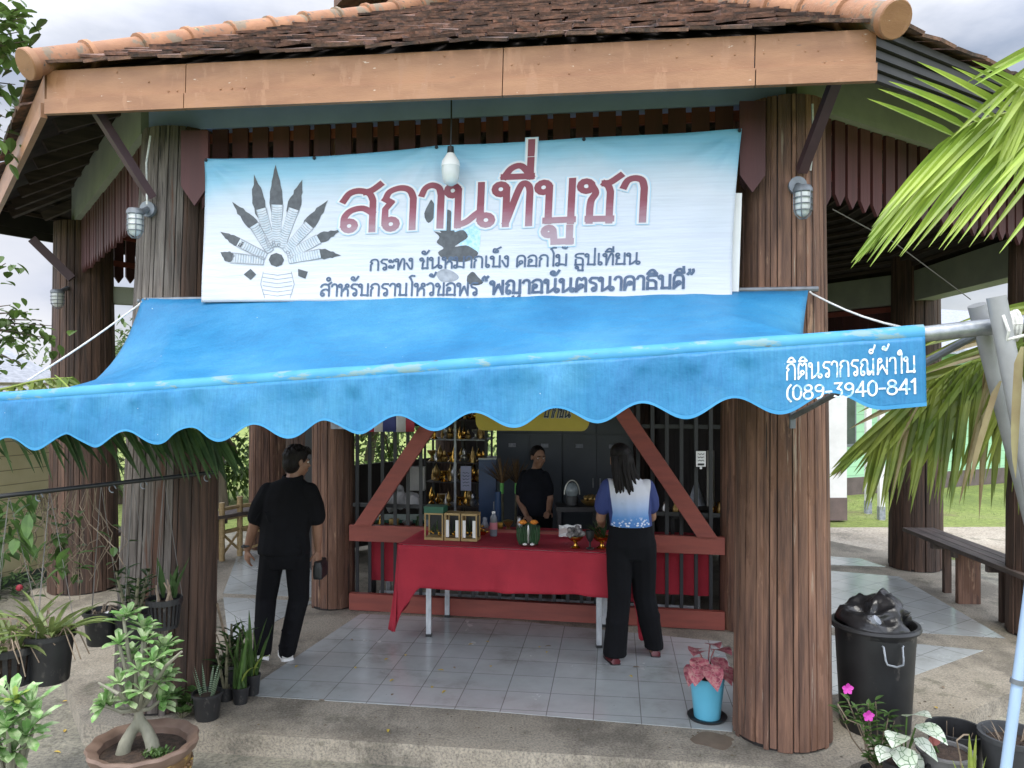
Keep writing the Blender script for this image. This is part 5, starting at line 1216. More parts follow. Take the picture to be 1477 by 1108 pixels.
# grey lockers
lk = mat('grey steel locker', (.055, .068, .082), (.045, .056, .068), .4, 3)
lo = thing('steel_lockers', 'tall dark grey steel cupboards along the back of the kiosk', 'locker', V(.55, 9.8, 0))
LA, LB = V(-.20, 9.90, 0), V(1.50, 9.62, 0); ld = (LB-LA).normalized(); ln_ = V(-ld.y, ld.x, 0)
MB().prism([LA+ln_*.02, LB+ln_*.02, LB+ln_*.5, LA+ln_*.5], (0, 0, 1.98)).build('body', lk, lo)
for k in range(2):
    a = LA+ld*(.85*k+.01); b_ = LA+ld*(.85*k+.84)
    for z0, z1 in ((.05, 1.50), (1.52, 1.95)):
        for h in range(2):
            p, q = lerp(a, b_, h*.5+.004), lerp(a, b_, h*.5+.496); d = MB().prism([p+V(0, 0, z0), q+V(0, 0, z0), q+V(0, 0, z1), p+V(0, 0, z1)], -ln_*.018).build('door', lk, lo)
            if z0 < .1:
                c = lerp(p, q, .5)-ln_*.02; MB().box(c+V(0, 0, 1.36), (.11, .008, .05)).build('label_plate', M['pgrey'], d); MB().box(lerp(p, q, .9 if h == 0 else .1)-ln_*.025+V(0, 0, .9), (.015, .02, .12)).build('handle', M['galv'], d)
# shelving with ornaments
SA, SB = V(-.98, 8.75, 0), V(-.28, 8.62, 0); sd_ = (SB-SA).normalized(); sn_ = V(-sd_.y, sd_.x, 0)
sh_ = thing('display_shelf', 'dark open shelf unit crowded with gold and silver ornaments, left of the blue cabinet', 'shelf', (SA+SB)/2)
for s in (0, .35, .70):
    for t in (0, .32): MB().bar(SA+sd_*s+sn_*t, SA+sd_*s+sn_*t+V(0, 0, 2.0), .025, .025).build('post', M['galv'] if s == .35 and t == 0 else M['black'], sh_)
zs = (.75, 1.02, 1.24, 1.50, 1.72)
for z in zs: MB().prism([SA+V(0, 0, z), SB+V(0, 0, z), SB+sn_*.33+V(0, 0, z), SA+sn_*.33+V(0, 0, z)], (0, 0, .012)).build('shelf_board', M['galv'] if z == 1.5 else dw, sh_)
random.seed(17); mats = [gold, goldd, goldd, silver, goldd, gold]
rown = ['lowest shelf', 'second shelf from the bottom', 'middle shelf', 'second shelf from the top', 'top shelf']
for r_, z in enumerate(zs):
    for k in range(12):
        p = SA+sd_*(.04+k*.056)+sn_*rnd(.04, .2)+V(0, 0, z+.013); s = rnd(.75, 1.25); q = (r_*3+k) % 4
        prof = [[(.03, 0), (.032, .01), (.012, .03), (.03, .06), (.034, .09), (.02, .12), (.008, .15), (.001, .17)], [(.02, 0), (.035, .02), (.035, .05), (.015, .07), (.018, .10), (.001, .13)],
                [(.035, 0), (.012, .02), (.012, .05), (.04, .08), (.042, .10), (.03, .10)], [(.028, 0), (.03, .06), (.02, .08), (.02, .10), (.012, .12), (.001, .16)]][q]
        o = MB().lathe([(a*s, b_*s) for a, b_ in prof], p, 10).build('ornament', mats[(k*5+r_*2) % 6], None, p, smooth=True)
        tag(o, 'shiny ornament on the %s of the display shelf' % rown[r_], 'ornament', 'ornaments on the '+rown[r_])
p = W(672, 690, 8.55); o = thing('paper_notice', 'pale blue paper notice hung on the front of the display shelf', 'notice', p)
pm = mat('pale blue paper', (.36, .38, .50), (.32, .34, .46), .7); MB().box(p, (.115, .004, .27)).build('sheet', pm, o)
mb = MB(); random.seed(2)
for k in range(5): mb.tube([p+V(-.035+.012*j, -.004, .06-.035*k+.007*math.sin(j*2.1+k)) for j in range(7)], .0028, 5)
mb.build('scribble', M['black'], o)
bc = mat('deep blue cabinet', (.018, .055, .14), (.013, .042, .11), .4, 4)
p = W(703, 700, 8.5); p.z = 0; o = thing('blue_cabinet', 'narrow deep blue cabinet beside the display shelf', 'cabinet', p)
MB().box(p+V(0, .15, .66), (.19, .3, 1.28)).build('body', bc, o); MB().box(p+V(0, -.006, .66), (.175, .01, 1.22)).build('door', bc, o); MB().box(p+V(0, .15, 1.31), (.20, .31, .012)).build('top', M['galv'], o); MB().box(p+V(.07, -.016, .8), (.012, .012, .09)).build('handle', M['galv'], o)
p = W(718, 705, 8.0); p.z = 0; mb = MB(); mb.lathe([(.035, .0), (.035, 1.02)], p, 12); tag(mb.build('blue_tube', bc, None, p, smooth=True), 'dark blue upright tube beside the blue cabinet', 'tube')
straw = mat('broom straw', (.20, .12, .055), (.12, .07, .032), .8, 30, island=.3)
def broom(px, lean, label):
    p = W(px, 720, 8.25); o = thing('grass_broom', label, 'broom', V(p.x, p.y, 0), 'brooms leaning head up in the kiosk')
    top = V(p.x+lean, p.y+.05, 1.06); MB().tube([V(p.x, p.y, 0), top], .013, 8).build('stick', M['stem'], o, smooth=True)
    mb = MB()
    for k in range(60):
        a = rnd(-.85, .85); mb.leaf(top, V(math.sin(a), rnd(-.25, .25), math.cos(a)), rnd(.22, .33), .016, .35, 4)
    mb.build('bristles', straw, o); MB().tube([top-V(0, 0, .10), top+V(0, 0, .01)], .02, 8).build('binding', mat('lime green binding', (.20, .62, .14), None, .5), o)
random.seed(40); broom(728, -.03, 'grass broom with its head up, left of the pair in the kiosk'); broom(741, .03, 'grass broom with lime green binding, nearer the woman in the kiosk')
p = W(825, 728, 7.6); o = thing('glass_dome', 'clear wrapped gift basket with a looped handle on a dark stand', 'basket', p)
bm_ = mat('dull cellophane', (.26, .30, .31), (.14, .17, .18), .15)
MB().lathe([(.06, 0), (.062, .07), (.055, .09)], p, 16).build('basket_body', M['black'], o, smooth=True); MB().lathe([(.05, .09), (.066, .12), (.06, .17), (.03, .21), (.001, .22)], p, 16).build('wrap', bm_, o, smooth=True)
MB().tube([p+V(.075*math.cos(t), -.01, .10+.14*math.sin(t)) for t in [k*math.pi/12 for k in range(13)]], .006, 6).build('handle', silver, o, smooth=True)
p2 = V(p.x+.05, p.y, 0); o = thing('dark_stand', 'dark side table under the wrapped gift basket', 'stand', p2); MB().box(p2+V(0, 0, p.z-.025), (.42, .3, .045)).build('top', M['black'], o)
for sx_ in (-1, 1):
    for sy in (-1, 1): MB().bar(p2+V(sx_*.18, sy*.12, 0), p2+V(sx_*.18, sy*.12, p.z-.04), .03, .03).build('leg', M['black'], o)
p = V(p.x+.18, p.y-.03, p.z); mb = MB(); mb.lathe([(.05, 0), (.09, .03), (.10, .05)], p, 12); [mb.ball(p+V(rnd(-.07, .07), rnd(-.06, .06), .06+rnd(0, .04)), .022, 8, 6) for _ in range(14)]; tag(mb.build('gold_tray', goldd, None, p, smooth=True), 'tray of gold trinkets beside the wrapped gift basket', 'tray')
# plastic bags behind the left bars
bagm = mat('white plastic bag', (.42, .41, .40), (.26, .26, .26), .35, 9)
def blob(c, r, seed, m, name, label, cat, squash=1.0):
    random.seed(seed); mb = MB().ball((0, 0, 0), (1, 1, squash), 26, 18)
    vs = [Vector(c)+q*r*(1+.35*noise.noise(q*1.8+V(seed, 0, 0))+.12*abs(noise.noise(q*5+V(0, seed, 0)))) for q in mb.v]
    return tag(MB().add(vs, mb.f).build(name, m, None, c, smooth=True), label, cat)
st = W(580, 745, 7.75); o = thing('side_shelf', 'dark green ledge carrying plastic bags behind the left bars', 'shelf', V(st.x, st.y, 0))
MB().box(V(st.x+.05, st.y, st.z-.02), (.7, .34, .03)).build('top', green, o)
for sx_ in (-.28, .36): MB().bar(V(st.x+sx_, st.y, 0), V(st.x+sx_, st.y, st.z-.03), .04, .04).build('leg', M['black'], o)
blob(W(568, 718, 7.7), .11, 3, bagm, 'plastic_bag', 'white plastic bag on the green ledge, leftmost behind the bars', 'bag', 1.1)
blob(W(592, 722, 7.75), .10, 6, bagm, 'plastic_bag', 'crumpled white plastic bag on the green ledge beside the shelf unit', 'bag', .8)
p = W(602, 690, 8.0); o = tag(MB().box(p, (.16, .12, .24)).build('carton', mat('greyish carton', (.36, .35, .32), (.27, .26, .24), .7), None, p), 'pale carton box standing above the bags behind the left bars', 'box')
# right side: paper sign, white roll, cone
p = W(1011, 662, 6.75); o = thing('paper_sign', 'small white paper sign hung on the right hand bars of the kiosk', 'sign', p)
MB().box(p, (.085, .004, .135)).build('sheet', M['white'], o); mb = MB()
for k in range(3): mb.tube([p+V(-.028+.009*j, -.005, .042-.028*k+.006*math.sin(j*2.3+k*1.7)) for j in range(7)], .0028, 5)
mb.box(p+V(0, -.004, -.048), (.055, .003, .018)); mb.build('scribble', M['black'], o); MB().box(p+V(0, 0, -.078), (.02, .006, .02)).build('clip', M['white'], o)
p = W(1025, 730, 7.0); mb = MB(); mb.tube([p, p+V(0, 0, .50)], .035, 14); tag(mb.build('white_roll', mat('aged white roll', (.42, .41, .37), (.34, .33, .29), .6, 8), None, p, smooth=True), 'upright white plastic roll behind the right bars of the kiosk', 'roll')
p = W(1005, 728, 7.2); tag(MB().lathe([(.09, 0), (.001, .26)], p, 14).build('white_cone', M['pgrey'], None, p, smooth=True), 'grey white cone standing behind the red diagonal brace at right', 'cone')
p0 = W(1005, 742, 7.1); o = thing('corner_stand', 'dark stand behind the right red brace carrying jars', 'stand', V(p0.x, p0.y, 0)); MB().box(V(p0.x, p0.y, p0.z), (.5, .3, .03)).build('top', M['black'], o); [MB().bar(V(p0.x+sx_, p0.y, 0), V(p0.x+sx_, p0.y, p0.z), .03, .03).build('leg', M['black'], o) for sx_ in (-.22, .22)]
random.seed(77)
for k, (px, py, m_, lb) in enumerate(((960, 735, silver, 'silver jar left of the red diagonal brace at right'), (975, 733, goldd, 'dull gold jar left of the red diagonal brace at right'), (1028, 740, gold, 'gold jar at the foot of the white roll'), (1038, 742, goldd, 'antique gold jar against the inner right column'))):
    p = W(px, py, 7.05); p.z = p0.z+.016; tag(MB().lathe([(.03, 0), (.034, .05), (.02, .08), (.024, .10), (.001, .115)], p, 12).build('jar', m_, None, p, smooth=True), lb, 'jar')
# yellow sign and small flags hung above the counter
ys = thing('yellow_sign', 'rounded mustard yellow sign with dark lettering hung behind the awning over the counter', 'sign', W(767, 590, 6.75))
YA, YB = (kq(0, -.20, 0).x, kq(0, -.20, 0).y), (kq(KL, -.20, 0).x, kq(KL, -.20, 0).y)
pts = []
for cx_, cy_, a0 in ((697, 607, 90), (697, 567, 180), (839, 563, 270), (839, 608, 0)):
    for k in range(5): a = R(a0+(90*k/4 if True else 0)); pts.append((cx_+11*math.cos(a), cy_+14*math.sin(a)))
MB().prism([on(x, y, YA, YB) for x, y in pts], -kn*.012).build('board', mat('mustard board', (.40, .31, .035), (.36, .28, .03), .5), ys)
def ymap(x, y, h): p = on(783+(x+y*.28)*10, 602-y*14, YA, YB); return p+kn*(.0015+h)
mb = MB(); strokes(mb, 'ปากขัน', lambda x, y, h: ymap(x, y, h), .14); mb.build('lettering_outline', M['pgrey'], ys)
mb = MB(); strokes(mb, 'ปากขัน', lambda x, y, h: ymap(x, y, h)+kn*.001, .08); mb.build('lettering', M['black'], ys)
FA, FB = (kq(0, -.10, 0).x, kq(0, -.10, 0).y), (kq(KL, -.10, 0).x, kq(KL, -.10, 0).y)
fl = thing('flag', 'small red white and blue striped flag hung on the left bars of the kiosk', 'flag', on(555, 600, FA, FB))
cols = {'r': mat('flag red', (.32, .03, .05), None, .7), 'w': mat('flag white', (.5, .5, .5), None, .7), 'b': mat('flag blue', (.03, .04, .16), None, .7)}
for xa, xb, c in ((520, 540, 'r'), (540, 552, 'w'), (552, 572, 'b'), (572, 585, 'w'), (585, 598, 'r')):
    MB().grid(lambda u, v: on(lerp(xa, xb, u), lerp(560, 623, v), FA, FB)+kn*(.008*math.sin(lerp(xa, xb, u)*.2)), 6, 4, False).build('stripe', cols[c], fl, smooth=True, solid=.001)
CA, CB_ = (K1[0]-1, K1[1]-.23+.18), (K1[0]+1, K1[1]-.23-.18)
po = thing('small_poster', 'small pale poster with a red mark pinned on the left inner column', 'poster', on(490, 608, CA, CB_))
MB().prism([on(x, y, CA, CB_) for x, y in ((477, 578), (503, 577), (503, 619), (477, 619))], (0, .003, 0)).build('sheet', M['pgrey'], po)
mb = MB(); mb.ball(on(490, 610, CA, CB_)+V(0, -.003, 0), (.035, .002, .03), 12, 6); mb.build('mark', cols['r'], po)

# ================================================================ benches, bamboo rail
bw = mat('dark weathered bench wood', (.13, .10, .085), (.06, .046, .04), .7, 14, (1.2, .2, 1), .4, 60)
def bench(A, B, zt, wd, legs, label, inn):
    A, B = V(A[0], A[1], 0), V(B[0], B[1], 0); d = (B-A).normalized(); o = thing('bench', label, 'bench', (A+B)/2)
    n = V(-d.y, d.x, 0)
    for k in range(3): MB().bar(A+n*(wd*(k-1)/3)+V(0, 0, zt-.02), B+n*(wd*(k-1)/3)+V(0, 0, zt-.02+.002*k), wd/3-.006, .04).build('seat_plank', bw, o)
    for s, lw_ in legs:
        MB().bar(A+d*s+V(0, 0, 0), A+d*s+V(0, 0, zt-.041), lw_, .05 if lw_ < .1 else .06, d).build('leg', M['clad_dark'] if lw_ < .1 else M['clad'], o)
        MB().bar(A+d*s-n*wd*.45+V(0, 0, zt-.075), A+d*s+n*wd*.45+V(0, 0, zt-.075), .05, .06).build('bracket', bw, o)
bench((4.47, 8.55), (4.36, 6.2), .55, .34, ((.62, .07), (1.02, .21), (1.62, .075), (2.25, .075)), 'dark plank bench between the two right hand columns', 1)
bench((-4.35, 8.3), (-3.25, 10.0), .55, .34, ((.4, .09), (1.4, .09)), 'dark plank bench seen between the left columns', 1)
bench((-3.0, 10.3), (-1.1, 12.4), .52, .34, ((.5, .09), (1.8, .09)), 'dark plank bench at the far back behind the bamboo rail', 1)
bam = mat('pale bamboo', (.46, .33, .16), (.36, .25, .115), .5, 12, (1, 1, 5))
o = thing('bamboo_rail', 'pale bamboo railing with crossed braces behind the walking man', 'railing', FL(333, 806))
a, b_ = FL(320, 809), FL(346, 802); c = b_+V(1.1, 1.1, 0)
for q, h in ((a, .70), (b_, .74), (c, .72)): MB().tube([q, q+V(0, 0, h)], .036, 10).build('post', bam, o, smooth=True)
for p, q in ((a, b_), (b_, c)):
    for h in (.62, .50, .34): MB().tube([p+V(0, 0, h), q+V(0, 0, h)], .026, 8).build('rail', bam, o, smooth=True)
    MB().tube([p+V(0, 0, .06), q+V(0, 0, .32)], .016, 8).build('cross_brace', bam, o); MB().tube([p+V(0, .02, .32), q+V(0, .02, .06)], .016, 8).build('cross_brace', bam, o)
# trash bin with bag
p = FL(1262, 1076); p = V(W(1262, 0, 4.80).x, 4.80, 0)
o = thing('trash_bin', 'large round black plastic bin with a wire handle beside the right front column', 'bin', p)
MB().lathe([(.195, 0), (.2, .008), (.232, .60), (.232, .615), (.258, .62), (.262, .632), (.255, .648), (.235, .65), (.226, .63), (.192, .02), (.001, .018)], p, 40).build('tub', M['blackplastic'], o, smooth=True, ang=35)
hm_ = MB(); q = lambda a, r, z: p+V(r*math.sin(a), -r*math.cos(a), z)
hm_.tube([q(-.28, .243, .575), q(-.25, .247, .57), q(-.22, .262, .50), q(-.19, .27, .475), q(.0, .275, .465), q(.15, .27, .475), q(.18, .262, .50), q(.2, .247, .57), q(.24, .243, .575)], .006, 6); hm_.build('handle', M['galv'], o, smooth=True)
mb = MB().ball((0, 0, 0), (1, 1, 1), 60, 34)
bgm = mat('shiny black bin liner', (.012, .012, .013), (.018, .018, .02), .28, 8, bump=.25, bscale=14)
random.seed(5); vs = []
for v_ in mb.v:
    rdg = (1-min(1, abs(noise.noise(v_*1.9+V(9, 2, 4)))*2.6))**2
    k = .92+.5*noise.noise(v_*1.35+V(3, 1, 0))+.26*rdg+.06*(1-min(1, 2.5*abs(noise.noise(v_*5.5))))**2
    vs.append(p+V(v_.x*.215*min(k, 1.10), v_.y*.215*min(k, 1.10), .63+v_.z*.150*k+.05*v_.x*max(0, v_.z)))
tag(MB().add(vs, mb.f).build('rubbish_bag', bgm, None, p+V(0, 0, .63), smooth=True, ang=180), 'crumpled shiny black bag bulging from the top of the bin', 'bag')
mb = MB(); c = p+V(-.085, -.165, .695); ax = V(.5, -.5, .6).normalized(); mb.tube([c-ax*.05, c+ax*.03, c+ax*.032], [.030, .030, .018], 16); 
for k in range(4): mb.tube([c+ax*(-.03+.016*k), c+ax*(-.025+.016*k)], .0315, 16)
tag(mb.build('drink_cup', M['pgrey'], None, c, smooth=True), 'crushed pale drink cup lying on the black rubbish bag', 'cup')
# ================================================================ pots and plants
def potmesh(mb, c, r, h, taper=.78, n=24, rim=.06):
    return mb.lathe([(r*taper*.96, 0), (r*taper, .006), (r*.97, h*.9), (r*(1+rim), h*.905), (r*(1+rim), h), (r*.93, h), (r*.9, h*.86)], c, n)
def soil(mb, c, r, h): return mb.lathe([(r*.91, h*.87), (r*.5, h*.90), (r*.001, h*.905)], c, 16, lambda a, z: .0)
def clump(mb, c, n, Ln, wd, spread, bend, segs=5, up=1.0, rad=.03, prof=None, fold=.2):
    for k in range(n):
        a = rnd(0, math.tau); d = V(math.cos(a)*spread*rnd(.3, 1), math.sin(a)*spread*rnd(.3, 1), up*rnd(.6, 1.2))
        mb.leaf(Vector(c)+V(math.cos(a)*rad*rnd(0, 1), math.sin(a)*rad*rnd(0, 1), 0), d, Ln*rnd(.6, 1.15), wd*rnd(.8, 1.2), bend*rnd(.5, 1.4), segs, fold, prof)
strap = lambda t: min(1, (t*6+.35))*(1-t**5)*.9+.03
blade = lambda t: (1-t)**.7*.95+.02
# rail the hanging pots are on
HA, HB = W(312, 681, 4.94), W(-90, 726, 4.05)
hr = thing('hanging_rail', 'black steel bar with hooks running left from the front column, hung with orchid pots', 'rail', HB)
MB().tube([HA, HB], .013, 10).build('bar', M['black'], hr, smooth=True)
MB().bar(HB, V(HB.x, HB.y, GZ), .04, .04).build('post', M['black'], hr)
mb = MB()
for t in (.04, .30, .42, .68): c = lerp(HA, HB, t)-V(0, 0, .03); mb.tube([c+V(.02*math.cos(a), 0, .022*math.sin(a)) for a in [k*math.tau/10 for k in range(9)]], .004, 5)
mb.build('hook', M['greymetal'], hr)
def railpt(x): 
    b_, t = HB-HA, 0
    for k in range(400):
        p = lerp(HA, HB, k/400)
        if CX+FPX*p.x/p.y <= x: return p
    return HB
def hang(o, c, r, h, px, n=3):
    top = railpt(px); mb = MB()
    for k in range(n):
        a = k*math.tau/n+.5; mb.tube([c+V(r*math.cos(a), r*math.sin(a), h), top], .0018, 4)
    mb.build('hanger', M['wire'], o)
def hangpot(px, ytop, ybot, wpx, label, plant, slots=False, seed=1, Z=None):
    random.seed(seed); t = railpt(px); Z = Z or t.y-.02; wd = wpx*Z/FPX; c = W(px, ybot, Z); h = (ybot-ytop)*Z/FPX; r = wd/2/1.06
    o = thing('hanging_pot', label, 'plant pot', c, 'pots hung on the rail by the left column')
    if slots:
        mb = MB(); mb.lathe([(r*.80, 0), (r*.82, h*.12), (r*.80, h*.12), (.001, .01)], c, 24); mb.lathe([(r*.96, h*.80), (r*1.06, h*.82), (r*1.06, h), (r*.94, h), (r*.93, h*.8)], c, 24)
        for k in range(22):
            a = k*math.tau/22; mb.bar(c+V(r*.81*math.cos(a), r*.81*math.sin(a), h*.1), c+V(r*.95*math.cos(a), r*.95*math.sin(a), h*.82), r*.15, .006, (math.cos(a), math.sin(a), 0))
        mb.build('basket', M['blackplastic'], o); k = MB(); k.lathe([(r*.72, h*.06), (r*.84, h*.8), (.001, h*.9)], c, 16); k.build('bark_filling', M['soil'], o)
    else:
        potmesh(MB(), c, r, h).build('pot', M['blackplastic'], o, smooth=True, ang=35); soil(MB(), c, r, h).build('soil', M['soil'], o)
    plant(o, c+V(0, 0, h*.88), r); hang(o, c, r, h, px); return o
def p_strap(o, c, r):
    mb = MB(); clump(mb, c, 34, .34, .030, .95, .95, 7, .8, r*.6, strap, .25); mb.build('leaves', M['orchid'], o)
    mb = MB()
    for k in range(12):
        a = rnd(0, 6.28); p = c+V(math.cos(a)*r*.6, math.sin(a)*r*.6, .02); q = p+V(math.cos(a)*rnd(.05, .2), math.sin(a)*.1, rnd(-.02, .12)); mb.tube([p, lerp(p, q, .5)+V(0, 0, .05), q, q+V(math.cos(a)*.05, 0, -rnd(.03, .14))], .0035, 4)
    mb.lathe([(r*.55, -.005), (r*.35, .02), (.001, .025)], c, 10).build('aerial_roots', M['drystem'], o, smooth=True)
def p_den(o, c, r):
    mb = MB(); st = MB()
    for k in range(6):
        a = rnd(0, 6.28); d = V(math.cos(a)*.22, math.sin(a)*.22, 1).normalized(); ln = rnd(.16, .34); p = c+V(math.cos(a)*r*.3, math.sin(a)*r*.3, 0)
        st.tube([p, p+d*ln*.5, p+d*ln], [.010, .012, .006], 6)
        for j in range(8):
            q = p+d*ln*(.25+.75*j/8); b_ = a+j*2.4; mb.leaf(q, V(math.cos(b_), math.sin(b_), .75), rnd(.09, .14), .028, .5, 4, .25)
    mb.build('leaves', M['leafdark'], o); st.build('canes', M['stem'], o, smooth=True)
def p_bare(o, c, r):
    st = MB()
    for k in range(9): a = rnd(0, 6.28); st.tube([c+V(r*.4*math.cos(a), r*.4*math.sin(a), 0), c+V(r*.6*math.cos(a), r*.6*math.sin(a), .04), c+V(r*1.0*math.cos(a), r*1.0*math.sin(a), rnd(.0, .07))], .004, 4)
    st.build('dry_roots', M['drystem'], o)
    mb = MB(); mb.leaf(c+V(.02, -.04, .01), V(.5, -.4, .3), .09, .06, .3, 3); mb.build('paper_scrap', M['white'], o)
def p_cact(o, c, r):
    st = MB(); mb = MB()
    for k in range(7): a = rnd(0, 6.28); p = c+V(r*.5*math.cos(a), r*.5*math.sin(a), 0); st.tube([p, p+V(rnd(-.02, .02), 0, .06), p+V(rnd(-.03, .03), 0, rnd(.08, .2))], [.010, .008, .004], 6)
    for k in range(6): mb.leaf(c+V(rnd(-.01, .07), 0, .02), V(rnd(-.1, .35), rnd(-.3, .3), 1), rnd(.16, .27), .05, .15, 5, .2)
    st.build('canes', M['drystem'], o, smooth=True); mb.build('leaves', M['leafdark'], o)
hangpot(14, 928, 984, 88, 'slotted black hanging basket with sprawling strap leaves, leftmost at the frame edge', p_strap, True, 11, 4.15)
hangpot(72, 912, 982, 68, 'plain black hanging pot with arching strap leaves, second from the left edge', p_strap, False, 12, 4.2)
hangpot(146, 880, 928, 50, 'small black hanging pot holding dry roots and a white scrap', p_bare, False, 13, 4.62)
hangpot(192, 884, 934, 54, 'black hanging pot with an upright dark leaved orchid', p_den, False, 14, 4.62)
hangpot(237, 862, 905, 50, 'slotted black hanging basket against the left front column', p_cact, True, 15, 4.64)
# dry vine hanging left of the pots
random.seed(60); vn = thing('dry_vine', 'tangle of dry thin stems and a few dark leaves hanging left of the left column', 'vine', W(90, 800, 4.5))
st = MB(); lf = MB()
for k in range(34):
    x, y = rnd(40, 150), rnd(700, 730); Z = rnd(4.35, 4.8); pts = [railpt(x)+V(0, .01, 0)]; 
    for j in range(7): x += rnd(-16, 18); y += rnd(6, 26); pts.append(W(x, y, Z))
    st.tube(pts, rnd(.0015, .0035), 4)
    if k % 2 == 0:
        for p in pts[2::2]: lf.leaf(p, V(rnd(-1, 1), rnd(-.6, .6), rnd(-.6, .5)), rnd(.05, .11), .045, .4, 3)
for k in range(64):
    x, y = rnd(-10, 45) if k < 50 else rnd(60, 105), rnd(712, 800) if k < 50 else rnd(770, 830); lf.leaf(W(x, y, rnd(4.2, 4.6)), V(rnd(-1, 1), rnd(-.6, .6), rnd(-1, .1)), rnd(.09, .15), .06, .4, 4)
st.build('stems', M['drystem'], vn); lf.build('leaves', M['leafmid'], vn)

# adenium in the glazed brown pot
def rosette(mb, p, d, n, Ln, wd):
    d = Vector(d).normalized(); u = d.orthogonal().normalized(); v_ = d.cross(u)
    for k in range(n):
        a = k*2.4; t = k/n; q = (u*math.cos(a)+v_*math.sin(a))*(1.1-.7*t)+d*(.35+.7*t)
        mb.leaf(p, q, Ln*(1-.35*t)*rnd(.85, 1.1), wd*(1-.25*t), .35, 5, .18, lambda s: (s**.6)*math.sqrt(max(0, 1-s**6))*.95+.08)
c = V(W(207, 0, 4.08).x, 4.08, GZ); random.seed(23)
ad = thing('desert_rose', 'desert rose with pale variegated leaves and a swollen twin trunk in a brown glazed pot', 'potted plant', c)
glz = mat('brown glazed pottery', (.22, .13, .055), (.10, .055, .028), .45, 9, (1, 1, 2), .3, 30, spots=[((.34, .22, .05), 26, .54, (1, 1, 2.5))])
rimm = mat('dull brown rim', (.20, .135, .10), (.14, .09, .065), .55, 9)
wv = lambda a, z: .018*math.sin(a*14) if z > .30 else 0
PT = MB(); PT.lathe([(.146, 0), (.173, .02), (.223, .2), (.238, .30)], c, 56); pt = PT.build('pot', glz, ad, smooth=True)
bd = MB()
for k in range(46):
    a = k*math.tau/46
    for zz, rr in ((.245, .234), (.215, .231), (.185, .223)): bd.ball(c+V(rr*math.cos(a), rr*math.sin(a), zz), (.012, .012, .010), 6, 4)
bd.build('relief_pattern', glz, pt, smooth=True)
MB().lathe([(.232, .295), (.259, .325), (.273, .36), (.266, .375), (.238, .368), (.214, .35), (.208, .30)], c, 70, lambda a, z: (.022*math.sin(a*13) if z > .31 else 0)).build('rim', rimm, pt, smooth=True)
MB().lathe([(.215, .315), (.12, .325), (.001, .33)], c, 20).build('soil', M['soil'], ad)
tk = MB(); b0 = c+V(.0, -.02, .32)
tkm = mat('pale grey green caudex', (.25, .24, .18), (.14, .14, .10), .7, 16, (1, 1, .4), .2, 30)
for sx_ in (-1, 1): tk.tube([b0+V(sx_*.085-.01, -.02, -.03), b0+V(sx_*.07-.01, -.01, .05), b0+V(sx_*.035-.01, 0, .12), b0+V(-.012, 0, .17), b0+V(-.02, 0, .24)], [.040, .036, .030, .028, .022], 12)
remesh(tk.build('trunk', tkm, ad), .012, 4)
br = MB(); lf = MB(); top = b0+V(-.02, 0, .22)
ends = [(178, 890, 4.05), (206, 925, 4.02), (172, 930, 4.0), (230, 950, 4.05), (196, 968, 3.95), (225, 985, 4.0), (172, 985, 4.0), (205, 1000, 3.93), (240, 975, 4.1), (188, 945, 4.15), (160, 1010, 4.05), (232, 1010, 4.1), (212, 905, 4.1), (215, 955, 3.95), (150, 1018, 4.0), (186, 1012, 3.98), (238, 935, 4.08)]
for x, y, Z in ends:
    e = W(x, y, Z); mid = lerp(top, e, .5)+V(0, 0, -.02); br.tube([top, mid, e], [.016, .011, .008], 7)
    for k in range(1+(Z > 4.03)): rosette(lf, e+V(rnd(-.02, .02), rnd(-.02, .02), -.025*k), (e-top).normalized()+V(rnd(-.4, .4), rnd(-.6, .1), .5), 9, .105, .050)
br.tube([top, W(240, 960, 3.95), W(262, 940, 3.9)], [.012, .009, .006], 6); br.tube([top, W(170, 1000, 3.9), W(142, 985, 3.95)], [.012, .009, .006], 6)
br.build('branches', tkm, ad, smooth=True); lf.build('leaves', M['leafpale'], ad)
lf = MB()
for k in range(160): a = rnd(0, 6.28); r = rnd(0, .08); lf.leaf(c+V(.11+r*math.cos(a), -.08+r*math.sin(a)*.7, .325+rnd(0, .03)), V(rnd(-1, 1), rnd(-1, 1), .8), .025, .014, .3, 2)
lf.build('weeds', M['leafmid'], ad)
# second pale plant at the lower left corner
random.seed(29); c = V(W(14, 0, 3.35).x, 3.35, GZ)
ad2 = thing('desert_rose', 'desert rose with broad pale green leaves cut off by the lower left corner', 'potted plant', c)
potmesh(MB(), c, .17, .26).build('pot', M['blackplastic'], ad2, smooth=True); soil(MB(), c, .17, .26).build('soil', M['soil'], ad2)
br = MB(); lf = MB(); top = c+V(0, 0, .42); br.tube([c+V(0, 0, .22), top], [.05, .03], 10)
for x, y, Z in ((18, 1012, 3.3), (45, 1022, 3.3), (12, 1050, 3.25), (38, 1062, 3.3), (-10, 1020, 3.35), (20, 1085, 3.3), (50, 1045, 3.4), (-5, 1075, 3.3)):
    e = W(x, y, Z); br.tube([top, e], [.016, .008], 7); rosette(lf, e, V(rnd(-.3, .3), -.45, .8), 12, .135, .055)
br.build('branches', tkm, ad2, smooth=True); lf.build('leaves', M['leafpale'], ad2)
lf = MB(); rosette(lf, W(22, 1010, 3.27), V(0, -.5, .8), 6, .07, .03); lf.build('young_leaves', M['leafyellow'], ad2)

